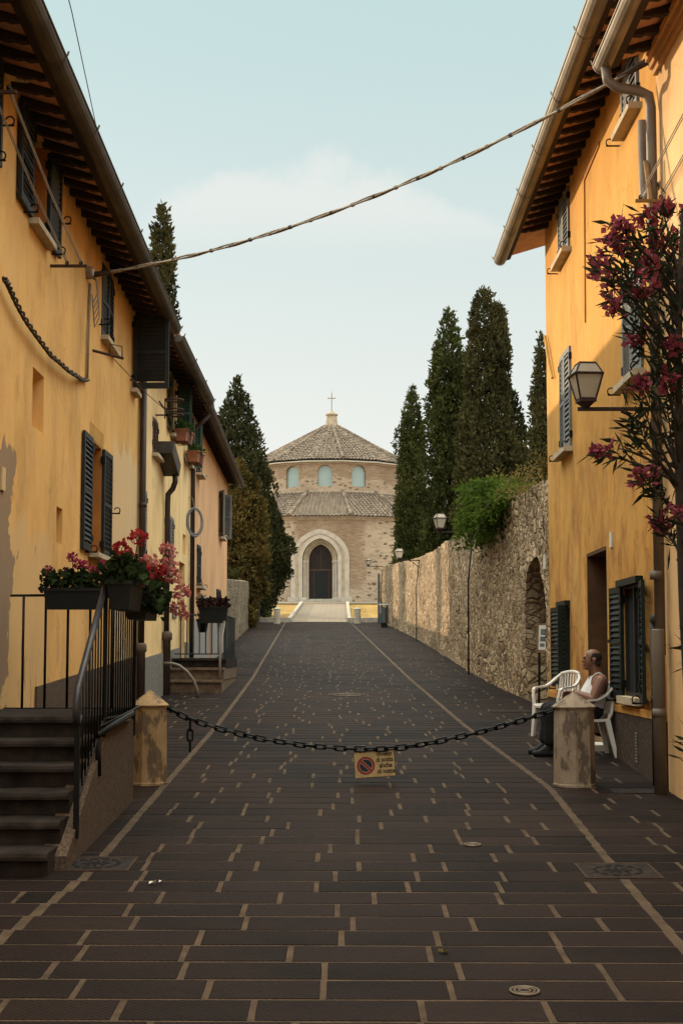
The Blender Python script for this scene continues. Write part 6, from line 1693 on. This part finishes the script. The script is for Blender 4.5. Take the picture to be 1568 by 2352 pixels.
def cover(label, px_, r, kind='round'):
    c = ground(*px_); t = thing('street_cover', label, 'cover', c); cc_ = (c.x, c.y)
    mb = MB(); mb.quad(*[on_g(cc_, math.cos(k*PI/14)*r, math.sin(k*PI/14)*r, .0155) for k in range(28)]); mb.build('plate', castm, t, fix=False)
    mb = MB(); mb.tube([on_g(cc_, math.cos(k*PI/14)*r, math.sin(k*PI/14)*r, .014) for k in range(28)], .008, 5, closed=True)
    for rr in (.72, .4): mb.tube([on_g(cc_, math.cos(k*PI/10)*r*rr, math.sin(k*PI/10)*r*rr, .015) for k in range(20)], .006, 4, closed=True)
    mb.build('rim', M('worn_iron_rim', (0.16, 0.125, 0.095), .5, .2, 9, .1, 40, .3), t, smooth=True); return t
cover('small round valve cover set in the paving near the bottom of the street', (1204, 2281), .085)
cover('tiny round valve cover in the middle of the street', (1084, 1943), .075)
cover('wide round manhole cover in the street beyond the chain', (797, 1597), .40)
def sq_cover(label, px_, w, d):
    c = ground(*px_); cc_ = (c.x, c.y); mb = MB(); p = [on_g(cc_, sx*w/2, sy*d/2, .006) for sx, sy in ((-1, -1), (1, -1), (1, 1), (-1, 1))]; mb.hexa(p+[q+Vector((0, 0, .008)) for q in p])
    o = mb.build('street_cover', castm, loc=c); tag(o, label, 'cover')
sq_cover('flat square iron cover in the paving beside the empty chair', (1172, 1634), .75, .5)
sq_cover('flat iron cover by the foot of the golden house and the grey pipe', (1462, 1819), .6, .35)
sq_cover('flat iron cover in the paving under the curved pipe guard', (470, 1607), .7, .4)
for px_, lab, s in (((352, 2034), 'crumpled scrap of pale paper on the paving near the front stairs', .05), ((1005, 2196), 'small dry leaf lying on the paving', .05)):
    c = ground(*px_); mb = MB()
    for k in range(4):
        a = Vector((random.uniform(-1, 1), random.uniform(-1, 1), 0))*s; mb.quad(c+a+Vector((0, 0, .02)), c+a+Vector((s, .01, .03+.02*random.random())), c+a+Vector((s*.8, s*.7, .02)), c+a+Vector((.0, s*.5, .035)))
    o = mb.build('litter', plaque_m if 'paper' in lab else weed_m, loc=c, fix=False); tag(o, lab, 'litter')
# ============ oleander reaching in from the right
ol_leaf = leafmat('oleander_leaf', (0.010, 0.014, 0.009), (0.045, 0.055, 0.030), .2, 3)
ol_bark = M('oleander_bark', (0.035, 0.026, 0.022), .9, .3, 8, .4, 30)
ol_fl = leafmat('oleander_flower', (0.15, 0.025, 0.042), (0.36, 0.085, 0.115), .3, 14)
ob_ = Vector((3.62, 14.4, gz(14.4)))
ol = thing('oleander', 'oleander with narrow dark leaves and dark pink flowers before the golden house', 'tree', ob_)
tips = [(1418, 522, 1), (1402, 562, 1), (1376, 618, 1), (1398, 648, 1), (1432, 565, 1), (1482, 505, 1), (1522, 485, 1), (1556, 452, 1), (1452, 600, 1), (1472, 655, 1), (1412, 705, 1), (1442, 770, 1), (1462, 785, 1),
        (1502, 565, 1), (1532, 625, 1), (1556, 705, 1), (1546, 560, 1), (1470, 740, 0), (1500, 690, 0), (1520, 760, 0), (1440, 690, 0), (1462, 560, 0), (1490, 620, 1), (1540, 520, 1), (1555, 610, 0), (1510, 820, 0), (1545, 800, 1), (1560, 860, 1),
        (1472, 890, 1), (1536, 872, 1), (1460, 905, 0), (1500, 905, 0), (1530, 930, 0), (1376, 1042, 1), (1420, 1030, 0), (1440, 985, 0), (1470, 1010, 0), (1452, 960, 0), (1476, 1102, 1), (1500, 1120, 0), (1518, 1202, 1), (1540, 1220, 0), (1408, 640, 0), (1425, 620, 0), (1515, 540, 0),
        (1560, 780, 0), (1568, 660, 1), (1575, 560, 1), (1580, 720, 0), (1585, 900, 0), (1590, 500, 1), (1600, 620, 1), (1600, 800, 1), (1560, 1000, 0), (1580, 1180, 1), (1590, 1450, 0), (1582, 1690, 0)]
tr_px = [(1600, 1790), (1572, 1400), (1560, 1100), (1556, 850), (1560, 650), (1566, 480)]
trunk = [at(x, y, 14.4) for x, y in tr_px]; trunk[0].z = gz(14.4)-.1
mb = MB(); mb.tube(trunk, [.075, .065, .055, .04, .03, .015], 8)
mb.build('trunk', ol_bark, ol, smooth=True)
mb = MB(); lc = []; ld = []; fc = []; fd = []
for it_, (x, y, fl) in enumerate(tips):
    if it_ % 4 == 3 and x > 1440 and y < 900: continue
    Y = 14.4+random.uniform(-.7, .7); tp = at(x, y, Y)
    ty = min(1250, y+random.uniform(120, 240)) if y < 1000 else y+70
    k = min(range(len(trunk)-1), key=lambda i: abs(tr_px[i][1]-ty)); f = 0
    for i in range(len(tr_px)-1):
        if tr_px[i][1] >= ty >= tr_px[i+1][1]: k = i; f = (tr_px[i][1]-ty)/(tr_px[i][1]-tr_px[i+1][1])
    s = trunk[k].lerp(trunk[k+1], f); m_ = s.lerp(tp, .5)+Vector((0, 0, -.05 if x > 1450 else .08))
    P = [s*((1-u)**2)+m_*(2*u*(1-u))+tp*(u*u) for u in [i/8 for i in range(9)]]
    mb.tube(P, [.020-.0016*i for i in range(9)], 5)
    ax = (P[-1]-P[-2]).normalized()
    for j, q in enumerate(P[3:]):
        for _ in range(2 if j < 4 else 11):
            sd = Vector((random.gauss(0, 1), random.gauss(0, 1), random.gauss(0, .7))).normalized()
            lc.append(tuple(q+ax*random.uniform(-.08, .05))); ld.append(tuple(sd*.9+ax*.7))
    if fl:
        for _ in range(11):
            q = tp+Vector((random.gauss(0, .06), random.gauss(0, .07), random.gauss(.03, .055)))
            n = Vector((random.gauss(0, 1), random.gauss(-.5, 1), random.gauss(.2, 1))).normalized(); e1 = n.orthogonal().normalized(); e2 = n.cross(e1)
            for k2 in range(5):
                a = k2*2*PI/5; fc.append(tuple(q+(e1*math.cos(a)+e2*math.sin(a))*.006)); fd.append(tuple(e1*math.cos(a)+e2*math.sin(a)+n*.35))
build_each(mb, 'branches', ol_bark, ol, smooth=True)
foliage('leaves', ol_leaf, lc, ld, .21, .034, ob_, ol, 1, .15)
def petals(name, mat, cen, dirs, L, w, org, parent):
    ob = foliage(name, mat, cen, dirs, L, w, org, parent, 1, .12); return ob
petals('flowers', ol_fl, fc, fd, .075, .066, ob_, ol)

# ============ plastic chairs
def chair(label, c, f, group='white plastic chairs by the golden house'):
    c = Vector(c); t = thing('plastic_chair', label, 'chair', c, group); ang = math.atan2(f[1], f[0])
    T = Matrix.Translation(c) @ Matrix.Rotation(ang, 4, 'Z') @ Matrix.Rotation(-math.atan(SL*(-f[1]))*0, 4, 'X')
    def leg(p, q, w0, w1):
        mb = MB(); a = [Vector(p)+Vector((sx*w0, sy*w0, 0)) for sx, sy in ((-1, -1), (1, -1), (1, 1), (-1, 1))]; b_ = [Vector(q)+Vector((sx*w1, sy*w1*1.1, 0)) for sx, sy in ((-1, -1), (1, -1), (1, 1), (-1, 1))]; mb.hexa(a+b_); return mb.xform(T)
    for sy in (-1, 1):
        leg((.27, sy*.26, -.02), (.23, sy*.235, .50), .022, .034).build('leg', white_pl, t)
        leg((-.34, sy*.26, -.02), (-.22, sy*.225, .52), .024, .036).build('leg', white_pl, t)
    mb = MB(); n = 10; top = []; 
    outline = [(.28, -.2), (.29, 0), (.28, .2), (.25, .25), (0, .265), (-.22, .24), (-.25, .2), (-.25, -.2), (-.22, -.24), (0, -.265), (.25, -.25)]
    mb.prism([(x, y, .485-(.025 if x > .26 else 0)+.02*abs(y)) for x, y in outline], (0, 0, .035)); mb.xform(T).build('seat', white_pl, t)
    for sy in (-1, 1):
        mb = MB()
        P = [(.24, sy*.25, .50), (.235, sy*.275, .62), (.215, sy*.295, .735), (.17, sy*.305, .775), (.05, sy*.31, .785), (-.08, sy*.305, .80), (-.18, sy*.29, .85), (-.27, sy*.255, .93), (-.325, sy*.19, .995)]
        for a, b_ in zip(P, P[1:]):
            a, b_ = Vector(a), Vector(b_); d = (b_-a).normalized(); s = Vector((0, 1, 0)); u = d.cross(s).normalized()
            mb.hexa([a-s*.026-u*.013, a+s*.026-u*.013, a+s*.026+u*.013, a-s*.026+u*.013, b_-s*.026-u*.013, b_+s*.026-u*.013, b_+s*.026+u*.013, b_-s*.026+u*.013])
        mb.xform(T).build('arm', white_pl, t)
    mb = MB()
    arc_ = [Vector((-.325-.05*math.cos(k*PI/10-PI/2)*1.0, -.2+.4*k/10, .995+.035*math.sin(k*PI/10))) for k in range(11)]
    mb.tube(arc_, .028, 8)
    for k in range(7):
        y = -.165+.055*k; a = Vector((-.30, y, .62)); b_ = Vector((-.345, y*1.08, 1.0)); mb.hexa([a+Vector(q) for q in ((-.007, -.014, 0), (.007, -.014, 0), (.007, .014, 0), (-.007, .014, 0))]+[b_+Vector(q) for q in ((-.007, -.014, 0), (.007, -.014, 0), (.007, .014, 0), (-.007, .014, 0))])
    mb.tube([Vector((-.285-.03*math.sin(k*PI/8), -.225+.45*k/8, .60)) for k in range(9)], .024, 8)
    for sy in (-1, 1): mb.tube([(-.23, sy*.22, .5), (-.285, sy*.225, .6), (-.315, sy*.21, .82), (-.325, sy*.2, .99)], .022, 8)
    mb.tube([(-.23, -.2, .5), (-.285, -.1, .6)], .015, 6); mb.tube([(-.23, .2, .5), (-.285, .1, .6)], .015, 6)
    mb.xform(T).build('backrest', white_pl, t)
    return t
chair('empty white plastic armchair beyond the seated man', (3.42, 22.35, gz(22.35)), (-.8, -.6))
gm = ground(1300, 1736); Ym = gm.y
cm = Vector((at(1352, 1625, Ym).x-.02, Ym, gz(Ym)))
chair('white plastic armchair with the man sitting in it', cm, (-1, -.05))

# ============ the seated man
mp = Vector((cm.x, Ym, gz(Ym)))
man = thing('person', 'bald man in a white vest and dark trousers sitting in a plastic chair', 'person', mp)
J = lambda x, y, dy=0.0: at(x, y, Ym+dy)
def solid(mb, name, mat, voxel, parent, sm=2, keep=None):
    ob = mb.build('tmp_solid', mat, parent, fix=True)
    r = ob.modifiers.new('r', 'REMESH'); r.mode = 'VOXEL'; r.voxel_size = voxel*S
    s = ob.modifiers.new('s', 'SMOOTH'); s.iterations = sm; s.factor = .5
    bpy.context.view_layer.update()
    me = bpy.data.meshes.new_from_object(ob.evaluated_get(bpy.context.evaluated_depsgraph_get()))
    if keep:
        o0 = W[parent.name]; b = bmesh.new(); b.from_mesh(me)
        dl = [f for f in b.faces if not keep(f.calc_center_median()/S+o0)]
        bmesh.ops.delete(b, geom=dl, context='FACES'); b.to_mesh(me); b.free()
    me.polygons.foreach_set('use_smooth', [True]*len(me.polygons))
    n = bpy.data.objects.new(name, me); C.objects.link(n); n.parent = parent; W[n.name] = W[parent.name].copy()
    me.materials.clear(); me.materials.append(mat); bpy.data.objects.remove(ob); return n
pel = J(1356, 1624); waist = J(1364, 1600); chest = J(1371, 1570); nb = J(1370, 1547); hc = J(1357.5, 1514)
sN, sF = J(1380, 1564, -.215), J(1368, 1561, .215); eN, eF = J(1360, 1606, -.27), J(1345, 1604, .27); wN, wF = J(1317, 1589, -.10), J(1312, 1591, .12); hN, hF = J(1304, 1588, -.04), J(1300, 1593, .05)
hpN, hpF = J(1356, 1631, -.11), J(1356, 1630, .11); kN, kF = J(1262, 1632, -.14), J(1256, 1629, .13); aN, aF = J(1262, 1708, -.12), J(1252, 1702, .14)
def skin_mat():
    m, nt, b = nodes('tanned_skin'); v = coords(nt)
    c = ramp(nt, noise_n(nt, v, 9, 5), [(0.3, (0.15, 0.064, 0.04)), (0.7, (0.23, 0.105, 0.066))]); ln(nt, c, b.inputs['Base Color']); b.inputs['Roughness'].default_value = .5
    b.inputs['Subsurface Weight'].default_value = .08; b.inputs['Subsurface Radius'].default_value = (.02, .008, .004); return m
skin = skin_mat()
def torso(mb, g=0.0):
    for dy in (-.075, .075):
        q = Vector((0, dy, 0))
        mb.rc(pel+q, .155+g, waist+q+Vector((-.02, 0, 0)), .165+g); mb.rc(waist+q+Vector((-.03, 0, 0)), .165+g, chest+q, .135+g); mb.rc(chest+q*1.3, .125+g, nb+q*.6+Vector((0, 0, -.05)), .075+g)
    mb.rc(sN.lerp(nb, .15)+Vector((0, 0, -.01)), .085+g, sF.lerp(nb, .15)+Vector((0, 0, -.01)), .085+g)
mb = MB(); torso(mb)
mb.rc(nb+Vector((0, 0, -.04)), .082, hc+Vector((.03, 0, -.06)), .074)
# head: skull, face, jaw, nose, brow, lips, chin, ears
hd = hc
mb.ball(hd+Vector((.022, 0, .03)), (.122, .096, .112), 16); mb.ball(hd+Vector((-.035, 0, -.03)), (.088, .078, .122), 14); mb.ball(hd+Vector((-.055, 0, -.105)), (.06, .055, .052), 12); mb.rc(hd+Vector((-.02, 0, -.115)), .06, hd+Vector((.045, 0, -.105)), .062)
mb.rc(hd+Vector((-.106, 0, .014)), .014, hd+Vector((-.128, 0, -.03)), .018, 8); mb.ball(hd+Vector((-.118, 0, -.038)), (.018, .022, .013), 8)
mb.rc(hd+Vector((-.108, -.045, .03)), .017, hd+Vector((-.108, .045, .03)), .017, 8); mb.rc(hd+Vector((-.114, -.022, -.076)), .012, hd+Vector((-.114, .022, -.076)), .012, 8); mb.rc(hd+Vector((-.109, -.02, -.095)), .012, hd+Vector((-.109, .02, -.095)), .012, 8); mb.ball(hd+Vector((-.098, 0, -.128)), (.028, .035, .026), 8)
for sy in (-1, 1):
    mb.ball(hd+Vector((.022, sy*.098, -.02)), (.026, .014, .042), 10); mb.ball(hd+Vector((.03, sy*.108, -.012)), (.018, .01, .03), 8)
for s, e, w, h, sg in ((sN, eN, wN, hN, -1), (sF, eF, wF, hF, 1)):
    mb.rc(s, .092, s.lerp(e, .45), .082); mb.rc(s.lerp(e, .45), .082, e, .060); mb.rc(e, .062, e.lerp(w, .35), .060); mb.rc(e.lerp(w, .35), .060, w, .038)
    d = (h-w).normalized(); up = Vector((0, 0, 1)); sd = d.cross(up).normalized()
    mb.rc(w, .036, h, .034); mb.rc(w.lerp(h, .4)+sd*.02, .026, h+sd*.028, .022); mb.rc(w.lerp(h, .4)-sd*.02, .026, h-sd*.028, .022)
    for k in range(4):                                   # four fingers and a thumb
        o_ = h+sd*(-.036+.024*k); l = (.045, .055, .05, .038)[k]; c1 = o_+d*l+Vector((0, 0, -.012)); c2 = c1+d*l*.55+Vector((0, 0, -.035-.006*k)); c3 = c2-d*.012+Vector((0, 0, -.03))
        mb.rc(o_, .0135, c1, .0125, 8); mb.rc(c1, .0125, c2, .0115, 8); mb.rc(c2, .0115, c3, .010, 8)
    th = w.lerp(h, .45)-sd*.03*sg*-1*-1; t1 = th+d*.035+sd*(.03*sg*-1)+Vector((0, 0, .008)); t2 = t1+d*.04+Vector((0, 0, -.008)); mb.rc(th, .018, t1, .015, 8); mb.rc(t1, .015, t2, .0125, 8)
for hp_, k_, a_ in ((hpN, kN, aN), (hpF, kF, aF)):
    mb.rc(hp_, .11, k_, .078); mb.rc(k_, .078, a_, .045); mb.rc(a_, .045, a_+Vector((-.08, 0, -.065)), .026)
body = solid(mb, 'body', skin, .0075, man, 2)
vest_m = M('white_cotton_vest', (0.58, 0.56, 0.58), .9, .08, 9, .25, 60)
mb = MB(); torso(mb, .010)
zsh = (sN.z+nb.z)/2
def keep_vest(p):
    if p.z < pel.z-.06: return False
    for s, sg in ((sN, -1), (sF, 1)):
        c = s+Vector((0, sg*.05, -.02))
        if ((p.x-c.x)/.135)**2+((p.z-c.z+.02)/.15)**2 < 1 and (p.y-(s.y-sg*.105))*sg > 0: return False
    c = nb+Vector((-.06, 0, .03))
    if ((p.x-c.x)/.145)**2+((p.y-c.y)/.105)**2+((p.z-c.z)/.13)**2 < 1: return False
    c = nb+Vector((.05, 0, .05))
    if ((p.x-c.x)/.1)**2+((p.y-c.y)/.10)**2+((p.z-c.z)/.10)**2 < 1: return False
    return True
vest = solid(mb, 'vest', vest_m, .009, man, 2, keep_vest)
sm_ = vest.modifiers.new('t', 'SOLIDIFY'); sm_.thickness = .008*S; sm_.offset = 0
tr_m = M('dark_trousers', (0.012, 0.012, 0.015), .85, .3, 7, .3, 30)
mb = MB(); mb.rc(hpN+Vector((.02, .02, .0)), .165, hpF+Vector((.02, -.02, .0)), .165)
for hp_, k_, a_ in ((hpN, kN, aN), (hpF, kF, aF)):
    mb.rc(hp_, .14, k_+Vector((.03, 0, .0)), .105); mb.rc(k_, .105, k_.lerp(a_, .5)+Vector((.02, 0, 0)), .105); mb.rc(k_.lerp(a_, .5)+Vector((.02, 0, 0)), .105, a_+Vector((.01, 0, .04)), .10)
trs = solid(mb, 'trousers', tr_m, .012, man, 2, lambda p: p.z > gz(Ym)+.085 and p.z < pel.z+.13)
shoe_m = M('black_leather_shoe', (0.010, 0.010, 0.011), .6, .2, 9, .1, spec=.2)
for a_, nm in ((aN, 'shoe'), (aF, 'shoe')):
    mb = MB(); g0_ = gz(a_.y); hx = Vector((a_.x+.05, a_.y, g0_+.055)); tx = Vector((a_.x-.21, a_.y-.01, g0_+.045))
    mb.rc(hx, .058, tx, .048); mb.rc(a_+Vector((0, 0, -.02)), .062, hx+Vector((-.08, 0, .02)), .058); mb.rc(a_+Vector((-.04, 0, -.06)), .05, tx+Vector((.06, 0, .01)), .045)
    solid(mb, 'shoe', shoe_m, .010, man, 2, None)
hair_m = M('cropped_dark_hair', (0.028, 0.022, 0.02), .9, .4, 60, .6, 120)
mb = MB(); mb.ball(hd+Vector((.024, 0, .028)), (.124, .0985, .113), 20); mb.rc(hd+Vector((.07, -.03, -.06)), .06, hd+Vector((.07, .03, -.06)), .06)
solid(mb, 'hair', hair_m, .008, man, 1, lambda p: (p.x-hd.x) > -.03+.35*max(0, p.z-hd.z) and -.115 < (p.z-hd.z) < .078+.1*(p.x-hd.x) and not (abs(p.x-hd.x-.02) < .035 and p.z-hd.z < .03 and p.x-hd.x < .05))
mb = MB()
for sy in (-1, 1): mb.ball(hd+Vector((-.102, sy*.038, .006)), (.008, .012, .007), 8)
build_each(mb, 'eye', M('dark_eye', (0.02, 0.016, 0.014), .2, .1, 3, 0), man, smooth=True, gap=0.0)
d = (hN-wN).normalized(); mb = MB(); mb.tube([wN-d*.012, wN+d*.018], .047, 14); wt_ = mb.build('watch', M('watch_steel', (0.5, 0.45, 0.36), .3, .1, 5, 0, metal=.6), man, smooth=True)
